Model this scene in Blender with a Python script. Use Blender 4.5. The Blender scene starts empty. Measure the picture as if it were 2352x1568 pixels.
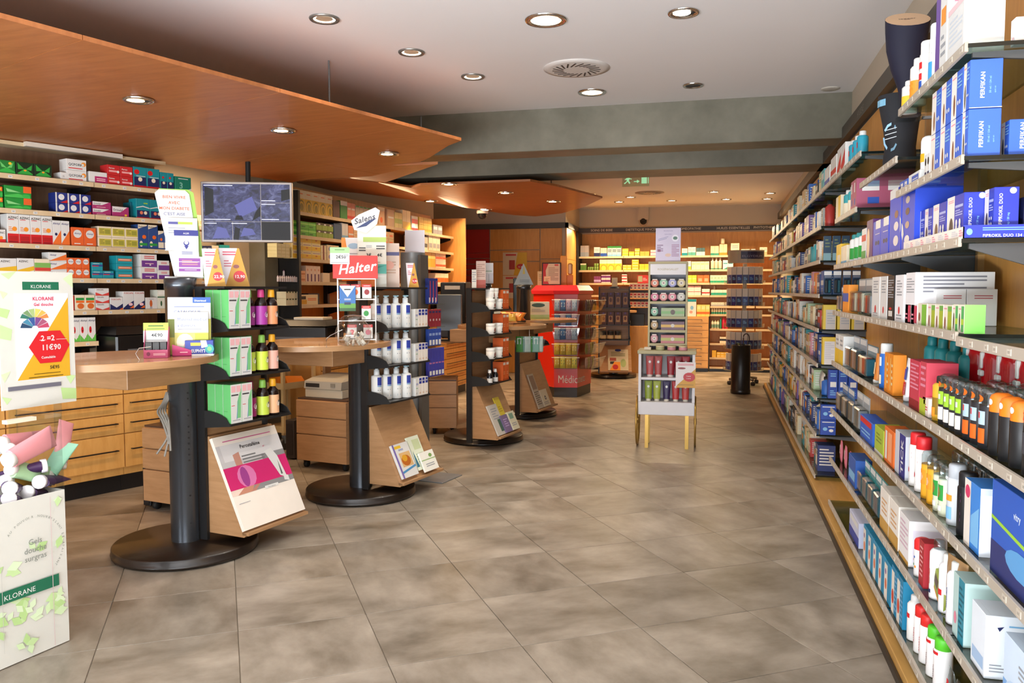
import bpy, bmesh, math, random
from mathutils import Vector, Matrix
random.seed(7)
SC = bpy.context.scene
COL = SC.collection
PI = math.pi
# ---------------------------------------------------------------- camera
F_PX, CAM_H = 1882.0, 1.4
TH = math.atan(117 / F_PX); PSI = math.atan(477 / F_PX * math.cos(TH))
FW = Vector((-math.sin(PSI) * math.cos(TH), math.cos(PSI) * math.cos(TH), -math.sin(TH)))
RT = Vector((math.cos(PSI), math.sin(PSI), 0)); UP = RT.cross(FW)
EYE = Vector((0, 0, CAM_H))
cd = bpy.data.cameras.new('camera'); cam = bpy.data.objects.new('camera', cd); COL.objects.link(cam)
cd.sensor_width = 36.0; cd.lens = F_PX / 2352 * 36.0; cd.clip_start = .05; cd.clip_end = 100
cam.matrix_world = Matrix((( RT.x, UP.x, -FW.x, EYE.x), (RT.y, UP.y, -FW.y, EYE.y), (RT.z, UP.z, -FW.z, EYE.z), (0, 0, 0, 1)))
SC.camera = cam
# ---------------------------------------------------------------- world, daylight, exposure
w = bpy.data.worlds.new('daylight'); SC.world = w; w.use_nodes = True
bg = w.node_tree.nodes['Background']; bg.inputs[0].default_value = (.86, .93, 1.0, 1); bg.inputs[1].default_value = 1.1
vs = SC.view_settings; vs.view_transform = 'Standard'; vs.look = 'None'; vs.gamma = 1; vs.use_curve_mapping = False; vs.exposure = 0.12
SC.cycles.use_denoising = True
SC.cycles.max_bounces = 7; SC.cycles.diffuse_bounces = 4; SC.cycles.glossy_bounces = 3; SC.cycles.transmission_bounces = 6; SC.cycles.transparent_max_bounces = 16
SC.cycles.sample_clamp_indirect = 6; SC.cycles.caustics_reflective = False; SC.cycles.caustics_refractive = False
def lamp(name, kind, loc, energy, color=(1, 1, 1), rot=(0, 0, 0), **k):
    l = bpy.data.lights.new(name, kind); l.energy = energy; l.color = color
    for a, b in k.items(): setattr(l, a, b)
    o = bpy.data.objects.new(name, l); COL.objects.link(o); o.location = loc; o.rotation_euler = rot; return o
# daylight entering through the glazed shop front behind the camera
lamp('shopfront_daylight', 'AREA', (-1.8, -1.45, 1.5), 48, (.90, .95, 1.0), (PI / 2, 0, 0), shape='RECTANGLE', size=5.4, size_y=2.6)
# added fill lamp, tilted up from the shop front to brighten the ceiling
lamp('ceiling_fill', 'AREA', (-1.8, -1.5, .35), 720, (.90, .95, 1.0), (PI / 2 + 1.25, 0, 0), shape='RECTANGLE', size=5.4, size_y=.8)
WARM = (1.0, .69, .40); NEUT = (1.0, .90, .78)

# ---------------------------------------------------------------- photo pixel -> point on a known plane
def ray(px, py): return FW + RT * ((px - 1176) / F_PX) + UP * ((784 - py) / F_PX)
def ZP(px, py, z=0): d = ray(px, py); return EYE + d * ((z - CAM_H) / d.z)
def YP(px, py, y): d = ray(px, py); return EYE + d * (y / d.y)
def XP(px, py, x): d = ray(px, py); return EYE + d * (x / d.x)
def proj(p): v = Vector(p) - EYE; z = v.dot(FW); return 1176 + F_PX * v.dot(RT) / z, 784 - F_PX * v.dot(UP) / z, z

# ---------------------------------------------------------------- materials
MATS = {}
PAL = dict(W='#dededb', c='#e9dcc0', s='#9a9ea4', S='#c9cccf', d='#3a3b3e', k='#141416', r='#cf1f24', R='#8e1620', o='#ea6a1c', O='#f0942a', y='#ecc231', Y='#d9b53a',
           g='#2f9440', G='#15603a', l='#a3c935', L='#7ccb78', t='#148893', T='#0c5f70', b='#2352ae', B='#2338c0', n='#1b2558', a='#7db4dc', p='#6f3a8c', m='#b02a68', q='#e58aa0',
           Q='#f3c6ca', e='#cdb489', E='#8c6a3f', v='#b9a3d6', K='#5a2a1c', h='#bcd9b6', f='#f2d9a0')
def lin(h):
    h = h.lstrip('#'); v = [int(h[i:i + 2], 16) / 255 for i in (0, 2, 4)]
    return tuple(x / 12.92 if x <= .04045 else ((x + .055) / 1.055) ** 2.4 for x in v) + (1,)
def newmat(name):
    m = bpy.data.materials.new(name); m.use_nodes = True; nt = m.node_tree; b = nt.nodes['Principled BSDF']; return m, nt, b
def N(nt, t, **k):
    n = nt.nodes.new(t)
    for a, b in k.items(): setattr(n, a, b)
    return n
def paint(col, rough=.45, metal=0, var=.05, name=None, scale=9.):
    """plain coloured surface with a faint procedural mottling"""
    key = (col, rough, metal, var)
    if key in MATS: return MATS[key]
    c = lin(PAL.get(col, col)); m, nt, b = newmat(name or 'print_' + str(col).strip('#'))
    tc = N(nt, 'ShaderNodeTexCoord'); no = N(nt, 'ShaderNodeTexNoise'); no.inputs['Scale'].default_value = scale; no.inputs['Detail'].default_value = 2
    mx = N(nt, 'ShaderNodeMix', data_type='RGBA'); mx.inputs[6].default_value = tuple(x * (1 - var) for x in c[:3]) + (1,); mx.inputs[7].default_value = tuple(min(1, x * (1 + var)) for x in c[:3]) + (1,)
    nt.links.new(tc.outputs['Object'], no.inputs['Vector']); nt.links.new(no.outputs[0], mx.inputs[0]); nt.links.new(mx.outputs[2], b.inputs['Base Color'])
    b.inputs['Roughness'].default_value = rough; b.inputs['Metallic'].default_value = metal
    m.diffuse_color = c; MATS[key] = m; return m
def glow(name, col, strength):
    if name in MATS: return MATS[name]
    m, nt, b = newmat(name); b.inputs['Base Color'].default_value = lin(col); b.inputs['Emission Color'].default_value = lin(col); b.inputs['Emission Strength'].default_value = strength
    MATS[name] = m; return m
def clear(name, tint='#eef5f2', gloss=.10, rough=.06):
    if name in MATS: return MATS[name]
    m, nt, b = newmat(name); nt.nodes.remove(b); out = nt.nodes['Material Output']
    tr = N(nt, 'ShaderNodeBsdfTransparent'); tr.inputs[0].default_value = lin(tint); gl = N(nt, 'ShaderNodeBsdfGlossy'); gl.inputs['Roughness'].default_value = rough
    lw = N(nt, 'ShaderNodeLayerWeight'); fr = N(nt, 'ShaderNodeMath', operation='POWER'); fr.inputs[1].default_value = 3.0; nt.links.new(lw.outputs['Facing'], fr.inputs[0])
    ad = N(nt, 'ShaderNodeMath', operation='MULTIPLY_ADD'); ad.inputs[1].default_value = .55; ad.inputs[2].default_value = gloss; ad.use_clamp = True
    mx = N(nt, 'ShaderNodeMixShader'); nt.links.new(fr.outputs[0], ad.inputs[0]); nt.links.new(ad.outputs[0], mx.inputs[0]); nt.links.new(tr.outputs[0], mx.inputs[1]); nt.links.new(gl.outputs[0], mx.inputs[2])
    nt.links.new(mx.outputs[0], out.inputs[0]); MATS[name] = m; return m
def wood(name, light, dark, scale=(30, 3, 3), rough=.42, coat=0., coord='Object'):
    if name in MATS: return MATS[name]
    m, nt, b = newmat(name); tc = N(nt, 'ShaderNodeTexCoord'); mp = N(nt, 'ShaderNodeMapping'); mp.inputs['Scale'].default_value = scale
    no = N(nt, 'ShaderNodeTexNoise'); no.inputs['Scale'].default_value = 1.6; no.inputs['Detail'].default_value = 6; no.inputs['Roughness'].default_value = .6; no.inputs['Distortion'].default_value = .5
    rp = N(nt, 'ShaderNodeValToRGB'); rp.color_ramp.elements[0].position = .3; rp.color_ramp.elements[0].color = lin(dark); rp.color_ramp.elements[1].position = .72; rp.color_ramp.elements[1].color = lin(light)
    nt.links.new(tc.outputs[coord], mp.inputs[0]); nt.links.new(mp.outputs[0], no.inputs['Vector']); nt.links.new(no.outputs[0], rp.inputs[0]); nt.links.new(rp.outputs[0], b.inputs['Base Color'])
    b.inputs['Roughness'].default_value = rough; b.inputs['Coat Weight'].default_value = coat
    bp = N(nt, 'ShaderNodeBump'); bp.inputs['Strength'].default_value = .03; nt.links.new(no.outputs[0], bp.inputs['Height']); nt.links.new(bp.outputs[0], b.inputs['Normal'])
    MATS[name] = m; return m
def mottled(name, a, bcol, scale=2., rough=.6, detail=8, spec=.5, bump=.05, lo=.35, hi=.68, rand=False):
    if name in MATS: return MATS[name]
    m, nt, b = newmat(name); tc = N(nt, 'ShaderNodeTexCoord'); no = N(nt, 'ShaderNodeTexNoise'); no.inputs['Scale'].default_value = scale; no.inputs['Detail'].default_value = detail; no.inputs['Roughness'].default_value = .62
    rp = N(nt, 'ShaderNodeValToRGB'); rp.color_ramp.elements[0].position = lo; rp.color_ramp.elements[0].color = lin(a); rp.color_ramp.elements[1].position = hi; rp.color_ramp.elements[1].color = lin(bcol)
    src = tc.outputs['Object']
    if rand:   # every slab shows another piece of the stone, cut in its own direction, in its own tone
        oi = N(nt, 'ShaderNodeObjectInfo'); mp = N(nt, 'ShaderNodeMapping'); ml = N(nt, 'ShaderNodeMath', operation='MULTIPLY'); ml.inputs[1].default_value = 37.0; nt.links.new(oi.outputs['Random'], ml.inputs[0])
        cb = N(nt, 'ShaderNodeCombineXYZ'); nt.links.new(ml.outputs[0], cb.inputs[0]); nt.links.new(ml.outputs[0], cb.inputs[1]); nt.links.new(cb.outputs[0], mp.inputs['Location']); mp.inputs['Scale'].default_value = (1., 1.5, 1)
        nt.links.new(src, mp.inputs[0]); src = mp.outputs[0]; no.inputs['Distortion'].default_value = .12
        hs = N(nt, 'ShaderNodeHueSaturation'); mr = N(nt, 'ShaderNodeMapRange'); mr.inputs[3].default_value = .90; mr.inputs[4].default_value = 1.08; nt.links.new(oi.outputs['Random'], mr.inputs[0]); nt.links.new(mr.outputs[0], hs.inputs['Value'])
        nt.links.new(rp.outputs[0], hs.inputs['Color']); nt.links.new(hs.outputs[0], b.inputs['Base Color'])
        rr = N(nt, 'ShaderNodeMapRange'); rr.inputs[3].default_value = rough - .1; rr.inputs[4].default_value = rough + .12; nt.links.new(no.outputs[0], rr.inputs[0]); nt.links.new(rr.outputs[0], b.inputs['Roughness'])
    else:
        nt.links.new(rp.outputs[0], b.inputs['Base Color']); b.inputs['Roughness'].default_value = rough
    nt.links.new(src, no.inputs['Vector']); nt.links.new(no.outputs[0], rp.inputs[0])
    b.inputs['Specular IOR Level'].default_value = spec
    if bump:
        bp = N(nt, 'ShaderNodeBump'); bp.inputs['Strength'].default_value = bump; bp.inputs['Distance'].default_value = .02; nt.links.new(no.outputs[0], bp.inputs['Height']); nt.links.new(bp.outputs[0], b.inputs['Normal'])
    MATS[name] = m; return m
def MAT(x): return x if not isinstance(x, str) else NAMED[x]() if x in NAMED else paint(x)
NAMED = {
    'beech': lambda: wood('beech', '#b98f66', '#a57c54', (3, 3, 26)), 'beech_top': lambda: wood('beech_top', '#c29468', '#b08256', (20, 2, 2), .22, .3),
    'oak': lambda: wood('drawer_maple', '#e0ab63', '#cf9850', (2, 14, 3), .4), 'panel': lambda: wood('wall_panel_wood', '#dca052', '#c98d42', (20, 20, 2), .45),
    'walnut': lambda: wood('dark_back_panel', '#8a6a54', '#755844', (18, 18, 2), .5), 'cherry': lambda: wood('canopy_cherry', '#b5713f', '#9c5c30', (2.5, 14, 2), .42, .05),
    'lip': lambda: wood('pale_shelf_edge', '#dcc5a0', '#cdb48c', (6, 6, 2), .5), 'plinth': lambda: wood('plinth_wood', '#c79a55', '#b08544', (14, 2, 2), .4),
    'black': lambda: paint('#1a1a1b', .38, 0, .1, 'black_lacquer'), 'blackmat': lambda: paint('#141414', .7, 0, .1, 'matt_black'), 'steel': lambda: paint('#7b7e80', .4, .3, .06, 'brushed_steel', 3),
    'pole': lambda: paint('#54585e', .27, .78, .1, 'dark_steel_tube', 3), 'chrome': lambda: paint('#d8d8d8', .12, 1, .03, 'chrome'), 'fascia': lambda: paint('#b9ae9f', .45, .15, .04, 'shelf_price_rail', 3),
    'glassshelf': lambda: clear('shelf_glass', '#d8e6e0', .05, .05), 'acrylic': lambda: clear('clear_acrylic', '#f2f6f5', .05, .04), 'film': lambda: clear('clear_film', '#e6eef0', .10, .10),
    'glassedge': lambda: paint('#101a1a', .15, 0, .05, 'dark_glass_edge'), 'gold': lambda: paint('#b8924a', .3, .7, .05, 'gold_paint'), 'sage': lambda: paint('#a79c74', .5, 0, .05, 'sage_paint'),
    'plastic': lambda: paint('#c9bfa8', .5, 0, .04, 'beige_plastic'), 'cart': lambda: paint('#d6b57c', .5, 0, .04, 'cream_trolley'), 'redbox': lambda: paint('#d0250f', .35, 0, .03, 'red_lacquer', 2),
    'concrete': lambda: mottled('concrete', '#6a6758', '#8d8979', 1.3, .55, 8, .4, .08), 'plaster': lambda: paint('#edebec', .8, 0, .02, 'ceiling_plaster', 2), 'wallpaint': lambda: paint('#c3b6a2', .8, 0, .02, 'wall_paint', 2),
    'jarglass': lambda: clear('jar_glass', '#f4f6f6', .09, .03), 'whitewire': lambda: paint('#dcd6d0', .3, .1, .03, 'white_wire'),
    'tile': lambda: mottled('floor_stone', '#665c4d', '#a89d8e', 2.3, .38, 8, .35, .02, .30, .70, True), 'grout': lambda: paint('#756a5a', .9, 0, .08, 'grout'),
}
# ---------------------------------------------------------------- lettering: one flat mesh for every character
CH = "ABCDEFGHIJKLMNOPQRSTUVWXYZabcdefghijklmnopqrstuvwxyz0123456789=+-.,:/%&'é°€è "
GLY = {}
def load_glyphs():
    tmp = []
    for st, off in (('n', 0.), ('b', .022)):
        for c in CH + '|':
            for s in ((c, c + '|') if c != '|' else ('|',)):
                cu = bpy.data.curves.new('g', 'FONT'); cu.body = s; cu.size = 1; cu.resolution_u = 2; cu.offset = off if len(s) == 1 else 0; o = bpy.data.objects.new('g', cu); COL.objects.link(o); tmp.append((st, s, o, cu))
    dg = bpy.context.evaluated_depsgraph_get(); dg.update(); raw = {}
    for st, s, o, cu in tmp:
        ev = o.evaluated_get(dg); me = ev.to_mesh()
        raw[st, s] = ([(v.co.x, v.co.y) for v in me.vertices], [tuple(p.vertices) for p in me.polygons]); ev.to_mesh_clear()
    bar = max(x for x, y in raw['n', '|'][0])
    for st in 'nb':
        for c in CH:
            adv = max(x for x, y in raw[st, c + '|'][0]) - bar
            GLY[st, c] = raw[st, c] + (adv + (.03 if st == 'b' else 0),)
    for st, s, o, cu in tmp: bpy.data.objects.remove(o); bpy.data.curves.remove(cu)
load_glyphs()
def text_width(s, st='n'): return sum(GLY[st, c][2] for c in s)

# ---------------------------------------------------------------- mesh builder
class MB:
    def __init__(self): self.v = []; self.f = []; self.m = []; self.sm = []; self.mats = []; self.X = Matrix.Identity(4)
    def mi(self, m):
        m = MAT(m)
        if m not in self.mats: self.mats.append(m)
        return self.mats.index(m)
    def add(self, vs, fs, m, smooth=False):
        b = len(self.v); X = self.X; self.v += [tuple(X @ Vector(p)) for p in vs]; i = self.mi(m)
        for f in fs: self.f.append(tuple(b + k for k in f)); self.m.append(i); self.sm.append(smooth)
        return self
    def box(self, x0, y0, z0, x1, y1, z1, m, bev=0.):
        if bev <= 0:
            v = [(x, y, z) for z in (z0, z1) for x, y in ((x0, y0), (x1, y0), (x1, y1), (x0, y1))]
            return self.add(v, [(3, 2, 1, 0), (4, 5, 6, 7), (0, 1, 5, 4), (1, 2, 6, 5), (2, 3, 7, 6), (3, 0, 4, 7)], m)
        b = bev; o = [(x0 + b, y0), (x1 - b, y0), (x1, y0 + b), (x1, y1 - b), (x1 - b, y1), (x0 + b, y1), (x0, y1 - b), (x0, y0 + b)]
        cx, cy = (x0 + x1) / 2, (y0 + y1) / 2
        sx = (x1 - x0 - 2 * b) / (x1 - x0); sy = (y1 - y0 - 2 * b) / (y1 - y0); i_ = [(cx + (x - cx) * sx, cy + (y - cy) * sy) for x, y in o]
        return self.loft([[(x, y, z0) for x, y in i_], [(x, y, z0 + b) for x, y in o], [(x, y, z1 - b) for x, y in o], [(x, y, z1) for x, y in i_]], m)
    def loft(self, rings, m, smooth=False, cap=True, close=True):
        n = len(rings[0]); v = [p for r in rings for p in r]; f = []
        for k in range(len(rings) - 1):
            for i in range(n if close else n - 1):
                j = (i + 1) % n; f.append((k * n + i, k * n + j, (k + 1) * n + j, (k + 1) * n + i))
        self.add(v, f, m, smooth)
        if cap: self.add(rings[0], [tuple(range(n))[::-1]], m); self.add(rings[-1], [tuple(range(n))], m)
        return self
    def prism(self, pts, z0, z1, m, smooth=False): return self.loft([[(x, y, z0) for x, y in pts], [(x, y, z1) for x, y in pts]], m, smooth)
    def lathe(self, prof, m, seg=20, c=(0, 0), squash=1., cap=True):
        r = [[(c[0] + a * math.cos(2 * PI * i / seg), c[1] + a * squash * math.sin(2 * PI * i / seg), z) for i in range(seg)] for a, z in prof]
        return self.loft(r, m, True, cap)
    def tube(self, path, r, m, seg=8):
        path = [Vector(p) for p in path]; rings = []
        for i, p in enumerate(path):
            d = (path[min(i + 1, len(path) - 1)] - path[max(i - 1, 0)]).normalized(); a = d.cross(Vector((0, 0, 1)))
            if a.length < .05: a = d.cross(Vector((1, 0, 0)))
            a.normalize(); b = d.cross(a); rings.append([tuple(p + (a * math.cos(2 * PI * k / seg) + b * math.sin(2 * PI * k / seg)) * r) for k in range(seg)])
        return self.loft(rings, m, True)
    def quad(self, pts, m): return self.add(pts, [tuple(range(len(pts)))], m)
    def text(self, s, x, y, size, m, P=None, st='n', align='l', slant=0., wide=1.):
        """flat lettering in the plane P(x, y) -> 3D point"""
        if align == 'c': x -= text_width(s, st) * size * wide / 2
        if align == 'r': x -= text_width(s, st) * size * wide
        for c in s:
            vs, fs, adv = GLY[st, c]
            if fs: self.add([P(x + (vx * wide + vy * slant) * size, y + vy * size) for vx, vy in vs], fs, m)
            x += adv * size * wide
        return self
    def decals(self, spec, P, w, h):
        """flat print: spec items in fractions of the w x h face; P maps metres on the face (and a proud offset) to 3D"""
        lay = 0
        for it in spec.split(';'):
            a = it.split()
            if not a: continue
            lay += 1; o = .0003 + .00012 * lay; k = a[0]
            if k == 'r': x0, y0, x1, y1 = map(float, a[1:5]); self.quad([P(x * w, y * h, o) for x, y in ((x0, y0), (x1, y0), (x1, y1), (x0, y1))], a[5])
            elif k in 'ce':
                cx, cy, r = map(float, a[1:4]); ry = r * w if k == 'c' else float(a[4]) * h; col = a[4] if k == 'c' else a[5]
                self.quad([P(cx * w + r * w * math.cos(t * PI / 7), cy * h + ry * math.sin(t * PI / 7), o) for t in range(14)], col)
            elif k == 'p': q = list(map(float, a[2:])); self.quad([P(q[i] * w, q[i + 1] * h, o) for i in range(0, len(q), 2)], a[1])
            elif k in 'tTuU':    # t left, T centred, u/U bold
                x, y, s = map(float, a[1:4]); tx = ' '.join(a[5:]); st = 'b' if k in 'uU' else 'n'; sz = s * h
                mw = .96 * w; tw = text_width(tx, st) * sz; wide = min(1., (mw if k in 'TU' else max(.05, .98 - x) * w) / tw) if tw else 1
                self.text(tx, x * w, y * h, sz, a[4], lambda X, Y: P(X, Y, o), st, 'c' if k in 'TU' else 'l', 0, wide)
            elif k == 'l':       # lines of small print
                x0, y0, x1, y1, n = map(float, a[1:6]); n = int(n)
                for i in range(n):
                    yy = y0 + (y1 - y0) * (i + .5) / n; hh = (y1 - y0) / n * .22; xe = x1 - (x1 - x0) * (.35 if i % 3 == 2 else .0)
                    self.quad([P(x * w, y * h, o) for x, y in ((x0, yy - hh), (xe, yy - hh), (xe, yy + hh), (x0, yy + hh))], a[6])
            elif k == 'V':       # vertical lettering reading upwards
                x, y, s = map(float, a[1:4]); tx = ' '.join(a[5:]); sz = s * w; tw = text_width(tx, 'b') * sz; wide = min(1., (.94 - y) * h / tw)
                self.text(tx, 0, 0, sz, a[4], lambda X, Y: P(x * w - Y, y * h + X, o), 'b', 'l', 0, wide)
        return self
    def mesh(self, name):
        me = bpy.data.meshes.new(name); me.from_pydata(self.v, [], self.f)
        for m in self.mats: me.materials.append(m)
        me.polygons.foreach_set('material_index', self.m); me.polygons.foreach_set('use_smooth', self.sm); me.update(); return me
    def build(self, name, parent=None, loc=None, rz=0.):
        o = bpy.data.objects.new(name, self.mesh(name)); COL.objects.link(o)
        if parent: o.parent = parent
        if loc is not None: o.location = loc
        o.rotation_euler.z = rz; return o
LABELS = {}
def tag(o, label=None, cat=None, group=None, kind=None):
    if label: o['label'] = label; LABELS.setdefault(label.lower(), []).append(o.name)
    if cat: o['category'] = cat
    if group: o['group'] = group
    if kind: o['kind'] = kind
    return o
def thing(name, label, cat, loc=(0, 0, 0), rz=0., group=None):
    o = bpy.data.objects.new(name, None); o.empty_display_size = .1; COL.objects.link(o); o.location = loc; o.rotation_euler.z = rz; return tag(o, label, cat, group)
def struct(o): o['kind'] = 'structure'; return o
class Tpl:
    """a kind of product: its meshes are shared by every copy"""
    def __init__(self, name, parts, cat): self.name, self.parts, self.cat = name, parts, cat
def place(t, loc, rz, label, group=None, tilt=None, small=False):
    if len(t.parts) == 1:
        o = bpy.data.objects.new(t.name, t.parts[0][1]); COL.objects.link(o)
    else:
        o = bpy.data.objects.new(t.name, None); o.empty_display_size = .05; COL.objects.link(o)
        for pn, me, *sub in t.parts:
            c = bpy.data.objects.new(pn, me); COL.objects.link(c); c.parent = o
            for sn, sme in (sub[0] if sub else ()): g = bpy.data.objects.new(sn, sme); COL.objects.link(g); g.parent = c
    o.location = loc; o.rotation_euler = (tilt[0], tilt[1], rz) if tilt else (0, 0, rz)
    return tag(o, label, t.cat, group)
ORD = 'first second third fourth fifth sixth seventh eighth ninth tenth eleventh twelfth thirteenth fourteenth fifteenth sixteenth seventeenth eighteenth nineteenth twentieth'.split()
for a in ('twenty', 'thirty', 'forty'): ORD += [a + '-' + b for b in ORD[:9]] + [{'twenty': 'thirtieth', 'thirty': 'fortieth', 'forty': 'fiftieth'}[a]]
LEV = {1: [''], 2: ['lower', 'upper'], 3: ['bottom', 'middle', 'top'], 4: ['lowest', 'lower middle', 'upper middle', 'topmost']}
# ---------------------------------------------------------------- product kinds
def carton_mesh(w, h, d, base, front='', side='', top='', name='carton'):
    b = MB(); b.box(-w / 2, 0, 0, w / 2, d, h, base, min(.0012, w * .03))
    if front: b.decals(front, lambda x, y, o: (x - w / 2, -o, y), w, h)
    if side:
        b.decals(side, lambda x, y, o: (w / 2 + o, x, y), d, h); b.decals(side, lambda x, y, o: (-w / 2 - o, d - x, y), d, h)
    if top: b.decals(top, lambda x, y, o: (x - w / 2, y, h + o), w, d)
    b.decals('r .06 .47 .94 .53 s' if not top else '', lambda x, y, o: (x - w / 2, d * .12 + y * .02, h + o), w, d)   # tuck flap seam
    return b.mesh(name)
def C(base, front='', side='', d=.1, name='medicine_carton', cat='carton', top=''):
    return lambda w, h: Tpl(name, [(name, carton_mesh(w, h, d, base, front, side, top, name))], cat)
def cyl(b, R, spec, w, h, z0=0):
    """print wrapped on a round bottle, facing -y"""
    def P(x, y, o): a = (x - w / 2) / R; return ((R + o) * math.sin(a), -(R + o) * math.cos(a), z0 + y)
    for it in spec.split(';'):
        a = it.split()
        if a and a[0] == 'r':
            x0, y0, x1, y1 = map(float, a[1:5])
            for i in range(6): b.decals(f'r {x0+(x1-x0)*i/6} {y0} {x0+(x1-x0)*(i+1)/6} {y1} {a[5]}', P, w, h)
        elif a: b.decals(it, P, w, h)
def gloss(c, r=.2): return paint(c, r, 0, .04)
def bottle(body, cap, label=None, prof='syrup', name='syrup_bottle', cat='bottle', spec='', seg=16, capspec=None, squash=1., lab=(.14, .52)):
    """round bottle with a cap and a wrapped label"""
    def f(w, h):
        R = w / 2; pr = {
            'syrup': ([(.0, 0), (.93, 0), (1, .02), (1, .60), (.9, .68), (.5, .76), (.42, .79), (.42, .81)], [(.55, .79), (.58, .80), (.52, .97), (.45, 1), (0, 1)]),
            'pump': ([(0, 0), (.92, 0), (1, .02), (1, .68), (.97, .735), (.62, .76), (.5, .77)], [(.5, .77), (.52, .775), (.5, .92), (.3, .925), (.3, .965)]),
            'can': ([(0, 0), (.95, 0), (1, .01), (1, .74), (.95, .765), (.8, .785)], [(.86, .77), (.9, .775), (.9, .97), (.8, 1), (0, 1)]),
            'canround': ([(0, 0), (.95, 0), (1, .01), (1, .70), (.96, .72)], [(1.0, .70), (1.0, .90), (.86, .965), (.5, 1), (0, 1)]),
            'jar': ([(0, 0), (.95, 0), (1, .03), (1, .70), (.9, .74)], [(1.0, .72), (1.02, .74), (1.02, .97), (.97, 1), (0, 1)]),
            'slim': ([(0, 0), (.93, 0), (1, .015), (1, .78), (.8, .83), (.5, .85)], [(.6, .84), (.62, .85), (.6, .98), (.5, 1), (0, 1)])}[prof]
        b = MB(); b.lathe([(r * R, z * h) for r, z in pr[0]], body, seg, squash=squash)
        if label and squash == 1.: b.lathe([(R * 1.006, lab[0] * h), (R * 1.006, lab[1] * h)], label, seg, cap=False)
        if spec: cyl(b, R * 1.012, spec, w, h)
        parts = [('body', b.mesh('body'))]; c = MB(); c.lathe([(r * R, z * h) for r, z in pr[1]], cap, seg)
        if prof == 'pump':
            c.lathe([(.42 * R, .955 * h), (.46 * R, .96 * h), (.46 * R, 1.0 * h), (0, 1.0 * h)], capspec or cap, 12)
            c.box(-.16 * R, -1.15 * R, .972 * h, .16 * R, 0, .996 * h, capspec or cap)
            parts.append(('pump_head', c.mesh('pump_head')))
        else: parts.append(('cap', c.mesh('cap')))
        return Tpl(name, parts, cat)
    f.round = 1; return f
def tube(col, cap, spec='', name='cream_tube', cat='tube', capdown=True, thick=.5):
    """squeeze tube: round at the cap, flat at the crimp"""
    def f(w, h):
        R = w / 2; b = MB(); rings = []
        for t in (.10, .14, .5, .8, .96, 1.0):
            q = max(0, (t - .12) / .88); rx = R * (.82 + .18 * q); ry = R * thick * (1 - q) ** .6 + .0015
            rings.append([(rx * math.cos(a * PI / 8), ry * math.sin(a * PI / 8), t * h) for a in range(16)])
        b.loft(rings, col, True)
        if spec: b.decals(spec, lambda x, y, o: ((x - R) * .9, -R * thick * (1 - max(0, min(1, (y / h - .12) / .88))) ** .6 - .0025 - o, y), w, h)
        c = MB(); c.lathe([(0, 0), (R * .62, 0), (R * .66, .004), (R * .66, .11 * h), (R * .5, .115 * h), (0, .115 * h)], cap, 14)
        return Tpl(name, [('body', b.mesh('body')), ('cap', c.mesh('cap'))], cat)
    f.round = 1; return f
def pouch(col, spec='', name='sachet', cat='sachet', puff=.16):
    """pillow bag sealed at both ends"""
    def f(w, h):
        b = MB(); rings = []
        for t in (0, .05, .2, .5, .8, .95, 1):
            p = puff * w * math.sin(PI * t) ** .6 + .0015; ww = w / 2 * (1 - .06 * math.sin(PI * t))
            rings.append([(ww * math.cos(a * PI / 6), p * math.sin(a * PI / 6), t * h) for a in range(12)])
        b.loft(rings, col, True)
        if spec: b.decals(spec, lambda x, y, o: (x - w / 2, -puff * w * math.sin(PI * max(.02, min(.98, y / h))) ** .6 * math.sqrt(max(.02, 1 - (2 * x / w - 1) ** 2)) - .002 - o, y), w, h)
        return Tpl(name, [(name, b.mesh(name))], cat)
    f.round = 1; return f
def blister(card, items, name='hanging_blister_pack', cat='blister pack', hole=True, bulge=.03):
    """backing card with a clear moulded bubble"""
    def f(w, h):
        b = MB(); b.box(-w / 2, bulge, 0, w / 2, bulge + .002, h, card, .0005); b.decals('r .05 .80 .95 .96 W;l .1 .70 .9 .78 2 s', lambda x, y, o: (x - w / 2, bulge - o, y), w, h)
        c = MB(); c.box(-w * .42, 0, .06 * h, w * .42, bulge, .66 * h, 'film', .006)
        e = MB(); n = len(items)
        for i, k in enumerate(items): e.box(-w * .38 + w * .76 * i / n + .002, .006, .09 * h, -w * .38 + w * .76 * (i + 1) / n - .002, bulge - .002, .6 * h, k, .003)
        return Tpl(name, [('card', b.mesh('card')), ('bubble', c.mesh('bubble')), ('content', e.mesh('content'))], cat)
    return f
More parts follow.
